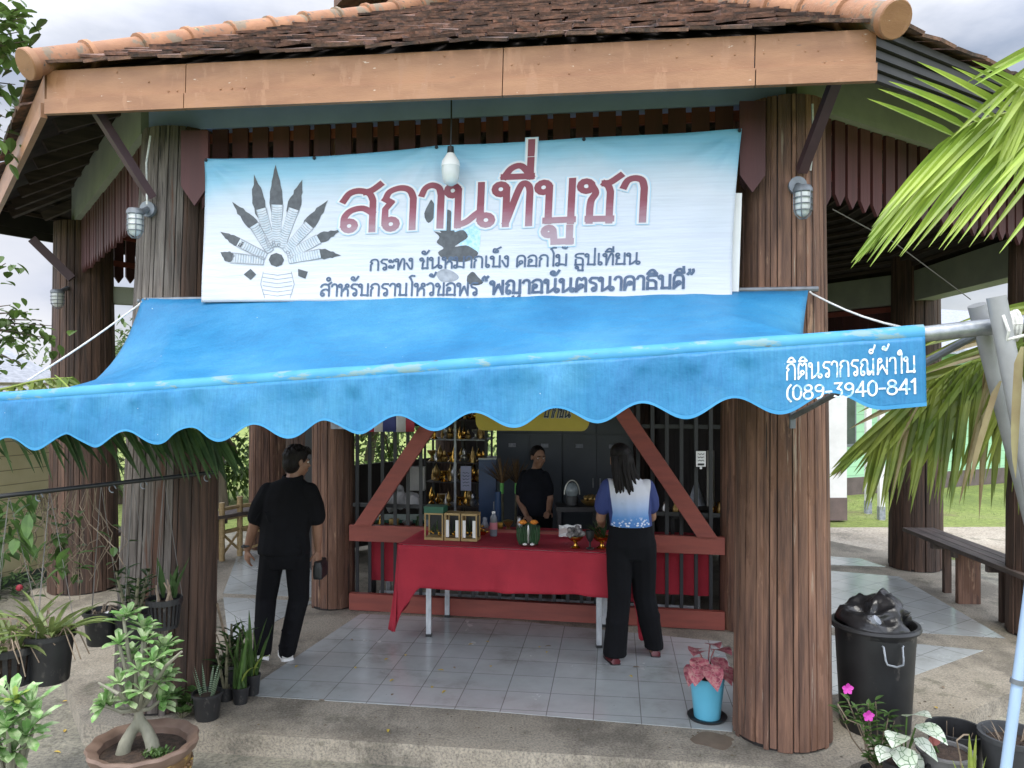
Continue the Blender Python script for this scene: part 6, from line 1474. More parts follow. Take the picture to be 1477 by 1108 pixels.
# pots on the floor right of the left column
def floorpot(px, ybase, wpx, hpx, label, plant, seed, r0=None):
    random.seed(seed); c = FL(px, ybase-4); wd = wpx*c.y/FPX; h = hpx*c.y/FPX; r = wd/2/1.06
    o = thing('floor_pot', label, 'plant pot', c, 'black pots standing by the left column')
    potmesh(MB(), c, r, h).build('pot', M['blackplastic'], o, smooth=True, ang=35); soil(MB(), c, r, h).build('soil', M['soil'], o); plant(o, c+V(0, 0, h*.88), r); return o
def p_haw(o, c, r):
    mb = MB()
    for k in range(13): a = rnd(0, 6.28); mb.leaf(c+V(math.cos(a)*r*.5, math.sin(a)*r*.5, 0), V(math.cos(a)*.25, math.sin(a)*.25, 1), rnd(.12, .2), .026, .0, 5, .3, blade)
    m, N, L, b = newmat('banded succulent leaf'); wv_ = N.new('ShaderNodeTexWave'); wv_.bands_direction = 'Z'; wv_.inputs['Scale'].default_value = 26; wv_.inputs['Distortion'].default_value = 1.5
    L(coords(N, L), wv_.inputs['Vector']); L(ramp(N, L, wv_.outputs['Fac'], [(.6, (.028, .06, .025)), (.8, (.22, .28, .18))]), b.inputs['Base Color']); mb.build('leaves', m, o)
def p_sans(o, c, r):
    mb = MB()
    for k in range(10): a = rnd(0, 6.28); mb.leaf(c+V(math.cos(a)*r*.6, math.sin(a)*r*.6, 0), V(rnd(-.28, .28), rnd(-.2, .2), 1), rnd(.22, .46), .035, .12, 6, .3, lambda t: (1-t**4)*.85+.05)
    mb.build('leaves', M['leafmid'], o)
    mb = MB(); mb.leaf(c, V(.25, -.2, 1), .3, .022, 1.6, 7, .2, strap); mb.build('yellow_leaf', M['leafyellow'], o)
def p_mix(o, c, r):
    p_den(o, c+V(0, 0, .0), r); mb = MB(); mb.tube([c, c+V(-.07, 0, .30), c+V(-.1, 0, .42)], .009, 6); mb.tube([c+V(-.03, 0, 0), c+V(-.1, 0, .2), c+V(-.13, 0, .24), c+V(-.15, 0, .2)], .004, 5); mb.build('dry_stick', M['drystem'], o)
floorpot(299, 1040, 44, 38, 'black pot of banded upright succulents, nearest the left front column base', p_haw, 51)
floorpot(334, 1005, 54, 48, 'tall black pot of dark leaved orchids with a bare stick beside the left column', p_mix, 52)
floorpot(347, 1018, 26, 24, 'smallest black pot with tall sansevieria blades in front of the orchids', p_sans, 53)
floorpot(365, 1006, 22, 30, 'narrow black pot of thin green blades nearest the walking man', p_sans, 54)
floorpot(326, 1014, 24, 20, 'low black pot with loose green leaves between the succulents and the sansevieria', p_den, 55)
random.seed(63); c = FL(262, 1036); o = thing('seedling', 'low leafy green seedling at the foot of the left front column', 'plant', c); lf = MB(); st = MB()
for k in range(14):
    a = rnd(0, 6.28); q = c+V(math.cos(a)*rnd(.03, .13), math.sin(a)*.06, rnd(.04, .15)); st.tube([c, q], .004, 5)
    for j in range(8): b_ = rnd(0, 6.28); lf.leaf(q, V(math.cos(b_), math.sin(b_), .7), .075, .038, .3, 4)
lf.build('leaves', M['leafmid'], o); st.build('stems', M['stem'], o)

# pink caladium in the blue pot
def heart(t): return (math.sin(math.pi*min(1, t*1.0)**.62))*.98+.02
def cal_leaf(mb, p, d, Ln, wd, bend): mb.leaf(p, d, Ln, wd, bend, 6, .08, heart)
c = FL(1020, 1036); random.seed(70)
o = thing('caladium', 'pink leaved caladium in a pale blue pot on a black saucer at the right column', 'potted plant', c)
bp = mat('pale blue glossy plastic', (.12, .43, .58), (.10, .38, .52), .32, 4); r = .112; h = .275
MB().lathe([(r*.72, .012), (r*.74, .02), (r*.98, h-.02), (r*1.03, h), (r*.96, h), (r*.93, h-.03)], c, 36, lambda a, z: .03*math.sin(a*6)*max(0, (z-.1)/.18)).build('pot', bp, o, smooth=True)
MB().lathe([(.09, .0), (.115, .004), (.125, .022), (.118, .022), (.10, .012), (.001, .011)], c, 32).build('saucer', M['black'], o, smooth=True)
soil(MB(), c, r, h).build('soil', M['soil'], o)
m, N, L, b = newmat('pink caladium leaf'); v = coords(N, L); vo = N.new('ShaderNodeTexVoronoi'); vo.feature = 'DISTANCE_TO_EDGE'; vo.inputs['Scale'].default_value = 34; L(v, vo.inputs['Vector'])
L(mixc(N, L, ramp(N, L, vo.outputs['Distance'], [(.02, (.6, .6, .6)), (.07, (0, 0, 0))]), ramp(N, L, noi(N, L, v, 30, 6), [(.34, (.17, .03, .05)), (.5, (.36, .09, .12)), (.68, (.46, .22, .21))]), (.44, .30, .25)), b.inputs['Base Color']); b.inputs['Roughness'].default_value = .45; M['caladium'] = m
lf = MB(); st = MB()
for x, y, Ln, wd, dz in ((1010, 948, .17, .12, 0), (1004, 958, .18, .12, .04), (1030, 948, .16, .12, .03), (1040, 962, .16, .12, -.02), (1008, 962, .15, .12, -.05), (1022, 958, .20, .14, -.08), (1030, 938, .19, .13, .02), (1008, 940, .18, .12, .02), (1024, 930, .16, .11, .06), (1006, 936, .15, .10, .06), (1034, 960, .16, .12, 0)):
    p = W(x, y, c.y-.02+dz); st.tube([c+V(0, 0, h*.85), lerp(c+V(0, 0, h), p, .6)+V(0, 0, .02), p], .0045, 6)
    cal_leaf(lf, p, V((x-1020)*.028, -.75, -.15 if y > 945 else .5), Ln, wd, .75)
lf.build('leaves', M['caladium'], o); st.build('stems', mat('pink stem', (.3, .12, .12), None, .5), o)

# right foreground: vinca, white caladium, pots
def gpot(px, yrim, wpx, h, Z, m, name, label, cat='plant pot'):
    r = wpx*Z/FPX/2/1.06; zr = W(px, yrim, Z).z; c = V(W(px, yrim, Z).x, Z, zr-h); return thing(name, label, cat, c), c, r
random.seed(81)
c = V(W(1268, 0, 4.22).x, 4.22, GZ); o = thing('vinca', 'vinca with two bright pink flowers trailing before the black bin', 'plant', c); potmesh(MB(), c, .09, .14).build('pot', M['blackplastic'], o, smooth=True); soil(MB(), c, .09, .14).build('soil', M['soil'], o)
st = MB(); lf = MB(); b0 = c+V(0, 0, .12)
tips = [(1222, 1008, 4.2), (1208, 1018, 4.25), (1252, 1015, 4.2), (1263, 1012, 4.25), (1282, 1030, 4.2), (1290, 1040, 4.25), (1275, 1055, 4.1), (1262, 1075, 4.1), (1255, 1090, 4.1), (1285, 1065, 4.2), (1245, 1045, 4.15), (1235, 1022, 4.2), (1270, 1095, 4.05), (1250, 1030, 4.2)]
for x, y, Z in tips:
    e = W(x, y, Z); mid = lerp(b0, e, .55)+V(rnd(-.03, .03), 0, -.01); st.tube([b0, mid, e], [.005, .004, .003], 5)
    for j in range(13):
        q = lerp(mid, e, rnd(.3, 1.05)); a = rnd(0, 6.28); lf.leaf(q, V(math.cos(a), math.sin(a)*.7-.2, rnd(.1, .9)), rnd(.045, .07), .026, .4, 3)
st.tube([b0, W(1240, 1045, 4.15), W(1222, 1038, 4.15), W(1208, 1015, 4.2)], .003, 5)
lf.build('leaves', M['leafmid'], o); st.build('stems', M['drystem'], o); pk = mat('magenta petal', (.72, .08, .50), (.6, .05, .42), .5, 20, trans=.2)
for x, y in ((1222, 993), (1252, 1032)):
    mb = MB(); p = W(x, y, 4.13)
    for k in range(5): a = k*math.tau/5+.3; mb.leaf(p, V(math.cos(a), -.28, math.sin(a)*.9), .034, .026, .1, 4, .05, lambda t: min(1, t*1.6+.15)*math.sqrt(max(0, 1-t**5)), up=(0, -1, .2))
    mb.build('flower', pk, o)
m, N, L, b = newmat('white caladium leaf with green veins'); v = coords(N, L); vo = N.new('ShaderNodeTexVoronoi'); vo.feature = 'DISTANCE_TO_EDGE'; vo.inputs['Scale'].default_value = 26; L(v, vo.inputs['Vector'])
L(mixc(N, L, ramp(N, L, vo.outputs['Distance'], [(.015, (1, 1, 1)), (.05, (0, 0, 0))]), ramp(N, L, noi(N, L, v, 12), [(.35, (.40, .48, .34)), (.6, (.60, .64, .54))]), (.055, .14, .05)), b.inputs['Base Color']); b.inputs['Roughness'].default_value = .4
o, c, r = gpot(1305, 1096, 66, .18, 3.95, None, 'caladium', 'white caladium with green veined leaves in a black pot before the bin', 'potted plant')
potmesh(MB(), c, r, .18).build('pot', M['blackplastic'], o, smooth=True); soil(MB(), c, r, .18).build('soil', M['soil'], o); st = MB(); lf = MB()
for x, y, dx, dz, Ln, wd in ((1308, 1034, .2, .5, .16, .14), (1322, 1045, .3, .1, .17, .14), (1298, 1058, -.5, .1, .13, .12), (1318, 1065, .5, -.2, .14, .12), (1282, 1078, -.7, -.1, .11, .10), (1300, 1076, -.05, -.5, .14, .13), (1312, 1085, .3, -.6, .13, .11)):
    p = W(x, y, 3.92); st.tube([c+V(0, 0, .16), lerp(c+V(0, 0, .18), p, .6), p], .0045, 6); cal_leaf(lf, p, V(dx, -.55, dz), Ln, wd, .7)
lf.build('leaves', m, o); st.build('stems', M['leafmid'], o)
o, c, r = gpot(1364, 1082, 76, .2, 3.95, None, 'bud_pot', 'grey pot of dark soil with one pink folded bud, before the empty black pot', 'potted plant')
MB().lathe([(r*.75, 0), (r*.95, .19), (r*1.08, .19), (r*1.08, .2), (r*.92, .2), (r*.9, .175)], c, 28).build('pot', mat('dull grey pot', (.16, .155, .15), (.10, .10, .095), .6, 9), o, smooth=True, ang=35); soil(MB(), c, r, .21).build('soil', M['soil'], o)
lf = MB(); p = W(1348, 1078, 3.95); lf.leaf(p, V(.15, -.2, 1), .10, .055, -.1, 5, .5, heart); lf.leaf(p, V(-.3, -.3, 1), .09, .05, .3, 5, .4, heart); lf.build('bud', mat('pink folded leaf', (.50, .19, .17), (.36, .11, .10), .45, 14), o); MB().tube([c+V(-.03, 0, .17), p+V(0, 0, .01)], .006, 6).build('stem', M['leafmid'], o)
o, c, r = gpot(1379, 1046, 80, .24, 4.3, None, 'empty_pot', 'empty wide black plastic pot behind the pot with the pink bud')
c.z = GZ; h = W(1379, 1050, 4.3).z-GZ; o.location = c; WL[o.name] = c.copy()
MB().lathe([(r*.74, 0), (r*.97, h*.92), (r*1.06, h*.93), (r*1.06, h), (r*.95, h), (r*.72, .03), (.001, .03)], c, 30).build('pot', M['blackplastic'], o, smooth=True, ang=35)
mb = MB(); [mb.tube([c+V(rnd(-.05, .05), rnd(-.05, .05), .03), c+V(rnd(-.08, .1), rnd(-.08, .08), h*1.02)], .0022, 4) for _ in range(3)]; mb.build('dry_stalks', M['drystem'], o)
o, c, r = gpot(1462, 1058, 92, .26, 4.05, None, 'grey_pot', 'dull grey plastic pot of soil behind the pale blue pole'); c.z = GZ; h = W(1462, 1058, 4.05).z-GZ; o.location = c; WL[o.name] = c.copy()
MB().lathe([(r*.7, 0), (r*.97, h*.93), (r*1.06, h*.94), (r*1.06, h), (r*.95, h), (r*.9, h*.86)], c, 30).build('pot', mat('grey black pot', (.065, .068, .07), (.04, .042, .043), .5, 9), o, smooth=True, ang=35); soil(MB(), c, r, h).build('soil', M['soil'], o)
lf = MB(); random.seed(88); clump(lf, c+V(0, 0, h*.88), 14, .10, .012, .6, .6, 4, 1, r*.7, blade); lf.build('weeds', M['drystem'], o)
c = V(W(1402, 0, 3.7).x, 3.7, GZ); o = thing('aloe', 'spiky yellow green aloe at the bottom edge among the pots on the right', 'plant', c); potmesh(MB(), c, .10, .16).build('pot', M['blackplastic'], o, smooth=True)
lf = MB()
for x, y, w_ in ((1398, 1058, .042), (1408, 1060, .034), (1422, 1090, .03), (1375, 1095, .03), (1388, 1100, .03)):
    e = W(x, y, 3.66); b0 = c+V(0, 0, .15); lf.leaf(b0, (e-b0), (e-b0).length, w_, .08, 8, .35, lambda t: (1-t)**.6+.02)
    for k in range(10): q = lerp(b0, e, k/11); lf.leaf(q+V((-1)**k*w_*.45*(1-k/12), 0, 0), V((-1)**k, -.1, .5), .010, .005, 0, 1)
lf.build('leaves', M['leafyellow'], o); MB().tube([c+V(-.02, 0, .15), W(1385, 1092, 3.68), W(1380, 1068, 3.66), W(1390, 1060, 3.66), W(1397, 1060, 3.66)], .004, 5).build('dry_leaf', M['drystem'], o)

# fallen leaves on floor
random.seed(90); ym = mat('fallen yellow leaf', (.55, .42, .06), (.42, .27, .05), .6, 20)
spots_ = [(565, 1003), (568, 980), (560, 950), (640, 967), (654, 962), (708, 962), (624, 990), (643, 996), (506, 922), (512, 962), (585, 944), (790, 940), (795, 932), (778, 934), (705, 926), (676, 930), (913, 962), (908, 974), (637, 1064), (560, 1052), (1358, 990), (1352, 1022), (1214, 1086), (93, 1056), (70, 1030), (78, 1084), (90, 1012), (430, 960), (460, 1010)]
for k, (x, y) in enumerate(spots_):
    onslab = y < 1062 and x > 180; p = FL(x, y, .008 if onslab else GZ+.006); a = rnd(0, 6.28); mb = MB(); mb.leaf(p, V(math.cos(a), math.sin(a), .12), rnd(.03, .055), .020, .25, 4, .2)
    tag(mb.build('fallen_leaf', ym if k % 4 else M['drystem'], None, p), 'small fallen leaf lying flat on the floor or paving', 'leaf', 'fallen leaves on the floor')

random.seed(91); lt = MB()
for k in range(420):
    x, y = rnd(-3.2, 4.2), rnd(3.9, 5.3)
    sl_ = fr(0, 0); front = (V(x, y, 0)-V(L1[0], L1[1], 0)).dot(fn)
    z = .0015 if (front > -.42 and x > -2.7) else GZ+.0015
    if -.46 < front < -.38 or x < -2.6: continue
    a = rnd(0, 6.28); s_ = rnd(.004, .016)
    lt.leaf(V(x, y, z), V(math.cos(a), math.sin(a), rnd(.05, .3)), s_*1.6, s_, .3, 2, .2)
tag(lt.build('leaf_litter', mat('dry leaf litter', (.16, .12, .07), (.09, .07, .045), .9, 30, island=.5), None, (0, 0, 0)), 'scattered bits of dry leaf and grit on the concrete in front', 'litter', kind='stuff')
# ================================================================ palms
def frond(parent, pts, nl, Ln, wd, m, side_dirs, seed, droop=.5, name='frond', tipfan=.35, dry=0, jit=.12, rr=.014, tw=None):
    """rachis through pts; leaflets on each side. side_dirs: list of leaflet directions (Vectors)"""
    random.seed(seed); P = [tuple(p) for p in pts]; n = 40; path = []
    for i in range(len(P)-1):
        a, b_, c_, d_ = P[max(i-1, 0)], P[i], P[i+1], P[min(i+2, len(P)-1)]
        for k in range(12):
            t = k/12; path.append(V(*[.5*(2*b_[j]+(c_[j]-a[j])*t+(2*a[j]-5*b_[j]+4*c_[j]-d_[j])*t*t+(3*b_[j]-a[j]-3*c_[j]+d_[j])*t**3) for j in range(3)]))
    path.append(V(*P[-1])); rn = len(path)
    rc = MB(); rc.tube(path, [rr*(1-.75*i/rn) for i in range(rn)], 7); o = rc.build(name, M['leafyellow'], parent, smooth=True)
    mb = MB(); md = []
    for si, sdv in enumerate(side_dirs):
        nn_ = nl
        ls_ = 1.0; tmax = 1.0
        if isinstance(sdv, tuple): sdv, nn_, ls_, tmax = sdv
        for k in range(nn_):
            t = tmax*(k+.5+.3*si)/(nn_+.5); i = min(rn-2, int(t*(rn-1))); p = lerp(path[i], path[i+1], t*(rn-1)-i); tn_ = (path[min(i+2, rn-1)]-path[max(i-1, 0)]).normalized()
            sv = sdv(t) if callable(sdv) else sdv
            d = (Vector(sv)*(1-tipfan*t)+tn_*((.35+tipfan*1.6*t) if tw is None else tw[0]+tw[1]*t**3)+V(rnd(-jit, jit), rnd(-jit, jit), rnd(-jit, jit))).normalized()
            l = ls_*Ln*(math.sin(math.pi*(.16+.78*t))**.6)*rnd(.88, 1.1); q = MB() if random.random() < dry else mb
            if q is not mb: md.append(q)
            q.leaf(p, d, l, wd*rnd(.8, 1.15), droop*rnd(.7, 1.3), 7, .28, lambda s: min(1, s*7+.45)*(1-s**2.6)+.03, up=(0, -1, .2))
    mb.build('leaflets', m, o)
    for q in md: q.build('dry_leaflet', M['palmdry'], o)
    return o
pc = V(3.1, 2.9, GZ); pt = thing('palm_tree', 'palm whose sunlit fronds arch in from the right edge over the pavilion eave', 'palm', pc)
tr = MB(); tr.tube([pc, pc+V(.05, 0, 1.0), pc+V(.08, .05, 2.0), pc+V(.05, .1, 2.75)], [.14, .11, .10, .07], 14); tr.build('trunk', M['bark'], pt, smooth=True)
frond(pt, [pc+V(.05, .1, 2.7), W(1580, 175, 2.95), W(1500, 160, 3.05), W(1430, 170, 3.15), W(1378, 194, 3.2), W(1340, 232, 3.25), W(1315, 270, 3.28)], 34, .72, .034, M['palm'], [(lambda t: V(-.66, -.12, -.80), 46, 1.0, 1.0), (lambda t: V(-.9, -.3, .38), 11, .62, .72), (lambda t: V(-.70, -.25, -.66), 14, .85, 1.0)], 3, .10, tipfan=0, jit=.03, tw=(.05, .25))
frond(pt, [pc+V(.05, .1, 2.6), W(1560, 470, 3.2), W(1455, 508, 3.45), W(1385, 530, 3.6), W(1315, 575, 3.7), W(1262, 640, 3.75)], 46, .60, .034, M['palmdeep'], [(lambda t: V(-.04-.15*t, -.15, -1), 52, 1.12, 1.0), (lambda t: V(-.10-.8*t*t, .15, -.9+.6*t*t), 38, 1.05, 1.0)], 4, .35, tipfan=0, dry=.07, jit=.09, tw=(.08, .5))
frond(pt, [pc+V(.05, .1, 2.6), W(1570, 430, 3.4), W(1480, 470, 3.75), W(1420, 510, 3.9), W(1350, 560, 4.0), W(1290, 620, 4.05)], 40, .66, .036, M['palmdeep'], [(lambda t: V(.04, -.1, -1), 36, 1.0, 1.0), (lambda t: V(-.85, .2, .05-.3*t), 14, .9, 1.0)], 14, .35, tipfan=0, dry=.10, jit=.10, tw=(.1, .6))
frond(pt, [pc+V(.05, .1, 2.7), W(1620, 60, 2.9), W(1545, 60, 3.0), W(1500, 100, 3.0), W(1490, 180, 3.0)], 24, .55, .034, M['palm'], [V(-.6, -.2, -.6), V(.6, -.2, -.4)], 5, .3)
hd_ = pc+V(.05, .1, 2.72)
for k, (dx, dy) in enumerate(((1, .1), (.75, .8), (.8, -.7), (.35, -1.0))):
    q = V(dx, dy, 0).normalized(); sv = V(-q.y, q.x, 0)
    frond(pt, [hd_, hd_+q*.5+V(0, 0, .45), hd_+q*1.1+V(0, 0, .6), hd_+q*1.7+V(0, 0, .35), hd_+q*2.1+V(0, 0, -.1)], 26, .6, .034, M['palm'], [sv*.8+V(0, 0, -.5), -sv*.8+V(0, 0, -.5)], 30+k, .4, tipfan=.2, tw=(.3, .5))
# long pale dry leaflets hanging near the pole
for (x, y, Z, x2, y2, w_) in ((1445, 550, 2.98, 1398, 700, .045), (1477, 500, 2.8, 1465, 690, .055), (1340, 560, 3.5, 1290, 650, .02)):
    a, b_ = W(x, y, Z), W(x2, y2, Z); MB().leaf(a, b_-a, (b_-a).length, w_, .05, 8, .3, strap).build('dry_leaflet', M['palmdry'], pt)
pc2 = V(-4.3, 4.55, GZ); p2 = thing('palm_tree', 'palm at the left whose dark leaflets hang behind the awning valance', 'palm', pc2)
MB().tube([pc2, pc2+V(.1, 0, .9), pc2+V(.2, 0, 1.8)], [.1, .08, .06], 12).build('trunk', M['bark'], p2, smooth=True)
frond(p2, [pc2+V(.2, 0, 1.8), W(-60, 590, 4.6), W(60, 580, 4.62), W(170, 590, 4.66), W(270, 615, 4.68), W(330, 640, 4.7)], 40, .48, .036, M['leafdark'], [lambda t: V(.22, -.1, -1), lambda t: V(.5, .15, -.8)], 6, .35, tipfan=.05, jit=.18)
frond(p2, [pc2+V(.2, 0, 1.8), W(-60, 570, 4.75), W(0, 562, 4.8), W(60, 548, 4.8), W(105, 545, 4.8)], 16, .22, .032, M['palmdeep'], [lambda t: V(-.5, -.1, -.75), lambda t: V(.2, 0, -.4)], 7, .3, tipfan=.05)
mb = MB(); a, b_ = W(78, 541, 4.3), W(112, 570, 4.3); mb.leaf(a, b_-a, (b_-a).length*1.05, .022, .2, 6, .3, strap); mb.build('yellow_leaflet', M['leafyellow'], p2)

# ================================================================ trees
def tree(name, label, base, h, rad, m, n, ls, seed, group=None, crown=None, cz=.62, trunk=.12):
    random.seed(seed); base = Vector(base); o = thing(name, label, 'tree', base, group)
    tk = MB(); top = base+V(rnd(-.1, .1)*h, 0, h*.55); tk.tube([base-V(0, 0, .05), lerp(base, top, .5)+V(rnd(-.05, .05)*h, 0, 0), top], [trunk, trunk*.8, trunk*.5], 9)
    lobes = []
    for k in range(9):
        a = rnd(0, 6.28); q = base+V(math.cos(a)*rad*rnd(.2, .75), math.sin(a)*rad*rnd(.2, .75), h*rnd(cz-.3, .92)); lobes.append((q, rad*rnd(.28, .5))); tk.tube([top-V(0, 0, h*.1), lerp(top, q, .6), q], [trunk*.4, trunk*.22, trunk*.08], 6)
    tk.build('trunk', M['bark'], o, smooth=True); cr = MB()
    for k in range(n):
        q, r = random.choice(lobes); d = V(random.gauss(0, 1), random.gauss(0, 1), random.gauss(0, 1)).normalized(); p = q+d*r*random.random()**.45; p.z = max(p.z, base.z+.1)
        cr.leaf(p, d+V(rnd(-.6, .6), rnd(-.6, .6), rnd(-.5, .4)), ls*rnd(.7, 1.3), ls*rnd(.4, .6), .4, 2, .2)
    cr.build('crown', m, o); return o
def branch_tree(base, top, pts, label, n, ls, seed, m):
    random.seed(seed); o = thing('tree', label, 'tree', base); tk = MB(); tk.tube([Vector(base), lerp(Vector(base), Vector(top), .5)+V(-.05, 0, 0), Vector(top)], [.10, .08, .05], 9); tk.build('trunk', M['bark'], o, smooth=True)
    br = MB(); lf = MB()
    for (x, y, Z) in pts:
        e = W(x, y, Z); mid = lerp(Vector(top), e, .6)+V(0, 0, .05); br.tube([Vector(top), mid, e], [.016, .008, .003], 6)
        for k in range(n):
            q = lerp(mid, e, rnd(.3, 1.05))+V(rnd(-.10, .10), rnd(-.12, .12), rnd(-.11, .09)); a = rnd(0, 6.28); lf.leaf(q, V(math.cos(a), math.sin(a)*.6, rnd(-.9, .2)), ls*rnd(.6, 1.2), ls*.62*rnd(.8, 1.1), .5, 4, .12, lambda s: math.sin(math.pi*min(1, .08+.92*s**.8))**.8)
    br.build('branches', M['bark'], o, smooth=True); lf.build('crown', m, o)
branch_tree((-5.6, 5.4, GZ), (-4.6, 5.4, 4.2), [(10, 12, 5.4), (36, 10, 5.4), (28, 46, 5.4), (36, 60, 5.4), (8, 66, 5.4), (12, 100, 5.4), (22, 122, 5.5), (5, 140, 5.5), (10, 170, 5.6), (-15, 40, 5.4), (-10, 90, 5.4), (-20, 130, 5.5), (46, 22, 5.4), (4, 200, 5.6), (16, 210, 5.6)], 'leafy tree branch hanging in at the upper left corner above the eave', 15, .125, 15, M['tree'])
branch_tree((-5.0, 5.9, GZ), (-4.5, 5.9, 2.5), [(15, 440, 5.6), (40, 450, 5.6), (60, 462, 5.6), (75, 470, 5.6), (82, 490, 5.6), (35, 480, 5.6), (20, 470, 5.6), (-10, 450, 5.6), (10, 515, 5.5), (30, 525, 5.5), (0, 540, 5.5), (8, 380, 5.6)], 'small tree branch of dark leaves against the white clouds at left, above the awning corner', 12, .10, 16, M['tree'])
GT = 'trees behind the pavilion'
for i, (x, y, h, r, lb) in enumerate(((-7.6, 15, 3.4, 1.9, 'bushy tree behind the left column, next to the yellow house'), (-5.4, 14.5, 3.0, 1.6, 'light green bushy tree seen left of the left front column'), (-4.9, 20, 4.2, 2.4, 'tall bushy tree seen beside the walking man, farther back'), (-3.0, 15.6, 3.4, 1.7, 'dense tree seen right behind the head of the walking man'), (-1.2, 18, 4.2, 2.3, 'dense tree seen through the left bars of the kiosk'), (1.6, 19, 4.0, 2.2, 'tree directly behind the kiosk back wall'))):
    tree('bushy_tree', lb, (x, y, GZ-.03), h, r, M['tree'] if i % 2 else M['treefar'], 2300, .16, 100+i, GT, cz=.5)
GF = 'far trees along the field'
random.seed(300)
for i in range(17):
    x = -42+i*6.2+rnd(-1, 1); y = 62+rnd(-4, 8)
    if -14 < x < 8: y += 8
    near = 'left part' if i < 6 else 'middle part' if i < 11 else 'right part'
    o = tree('far_tree', 'far tree in the row edging the field, %s of the row' % near, (x, y, GZ-.03), rnd(4.5, 7), rnd(2.6, 3.8), M['treefar'], 750, .62, 400+i, GF, cz=.5, trunk=.2)

# ================================================================ buildings left and right
ylw = None
m, N, L, b = newmat('cream clapboard'); v = coords(N, L); s_ = N.new('ShaderNodeSeparateXYZ'); L(v, s_.inputs[0])
fr_ = mathn(N, L, 'FRACT', mathn(N, L, 'MULTIPLY', s_.outputs['Z'], 6.2)); ln2 = ramp(N, L, fr_, [(.03, (.35, .35, .33)), (.08, (1, 1, 1))])
L(mixc(N, L, 1.0, ramp(N, L, noi(N, L, v, 3), [(.35, (.44, .40, .22)), (.65, (.52, .475, .28))]), ln2, 'MULTIPLY'), b.inputs['Base Color']); b.inputs['Roughness'].default_value = .6
bn = N.new('ShaderNodeBump'); bn.inputs['Strength'].default_value = .6; bn.inputs['Distance'].default_value = .02; L(fr_, bn.inputs['Height']); L(bn.outputs[0], b.inputs['Normal']); M['cream'] = m
m2, N, L, b = newmat('green clapboard'); v = coords(N, L); s_ = N.new('ShaderNodeSeparateXYZ'); L(v, s_.inputs[0])
fr_ = mathn(N, L, 'FRACT', mathn(N, L, 'MULTIPLY', s_.outputs['Z'], 5.5)); ln2 = ramp(N, L, fr_, [(.03, (.6, .6, .6)), (.09, (1, 1, 1))])
L(mixc(N, L, 1.0, ramp(N, L, noi(N, L, v, 2), [(.35, (.30, .56, .33)), (.65, (.36, .62, .38))]), ln2, 'MULTIPLY'), b.inputs['Base Color']); b.inputs['Roughness'].default_value = .6
gls = mat('dark window glass', (.06, .08, .075), (.04, .055, .05), .08)
def hbox(mb, A, B, inn, z0, z1):
    A, B = V(A[0], A[1], 0), V(B[0], B[1], 0); d = (B-A).normalized(); n = V(-d.y, d.x, 0)*inn
    return mb.prism([A+V(0, 0, z0), B+V(0, 0, z0), B+n+V(0, 0, z0), A+n+V(0, 0, z0)], (0, 0, z1-z0))
YA_, YB_ = (-6.35, 6.6), (-5.42, 9.25)
h = thing('cream_house', 'low cream clapboard house at the left edge with a white corner board', 'house', V(-6.5, 8.5, GZ))
hbox(MB(), YA_, YB_, 4, GZ+.12, 2.15).build('wall', M['cream'], h); hbox(MB(), (YA_[0]+.02, YA_[1]), (YB_[0]+.02, YB_[1]), 4, GZ, GZ+.12).build('plinth', mat('dark plinth', (.05, .07, .055), None, .8), h)
d = (V(*YB_, 0)-V(*YA_, 0)).normalized(); nn = V(d.y, -d.x, 0); e = V(*YB_, 0)
MB().bar(e+nn*.012+V(0, 0, GZ+.05), e+nn*.012+V(0, 0, 2.1), .07, .05, d).build('corner_board', M['white'], h)
pA = V(*YA_, 0); w1 = pA+d*1.92; w0 = pA+d*.9
mb = MB(); mb.prism([w0+nn*.004+V(0, 0, GZ+.2), w1+nn*.004+V(0, 0, GZ+.2), w1+nn*.004+V(0, 0, 1.75), w0+nn*.004+V(0, 0, 1.75)], nn*.02); f = mb.build('window', gls, h)
mb = MB()
for z in (GZ+.2, .55, 1.15, 1.75): mb.bar(w0+nn*.03+V(0, 0, z), w1+nn*.03+V(0, 0, z), .03, .03)
for q in (w0, w1): mb.bar(q+nn*.03+V(0, 0, GZ+.2), q+nn*.03+V(0, 0, 1.75), .03, .04)
mb.build('frame', M['greymetal'], f)
rf = MB(); o1, o2 = pA-d*.3+nn*.35, e+d*.3+nn*.35; i1, i2 = o1-nn*2.4, o2-nn*2.4
rf.add([o1+V(0, 0, 1.98), o2+V(0, 0, 1.98), i2+V(0, 0, 2.9), i1+V(0, 0, 2.9), o1+V(0, 0, 1.92), o2+V(0, 0, 1.92), i2+V(0, 0, 2.84), i1+V(0, 0, 2.84)], [(0, 1, 2, 3), (4, 5, 6, 7), (0, 1, 5, 4), (1, 2, 6, 5)]); rf.build('roof', M['pgrey'], h)
# small red flower bush at its foot
random.seed(200); c = W(30, 815, 8.3); c = V(c.x, 8.3, GZ); o = thing('flower_bush', 'low bush with a red bloom at the foot of the cream house', 'bush', c); lf = MB()
for k in range(240): a = rnd(0, 6.28); lf.leaf(c+V(rnd(-.5, .35), rnd(-.2, .2), rnd(0, .22)), V(math.cos(a), math.sin(a), .6), .09, .035, .3, 2)
lf.build('leaves', M['leafdark'], o); MB().ball(W(28, 848, 8.05), .035, 8, 6).build('flower', cols['r'], o)
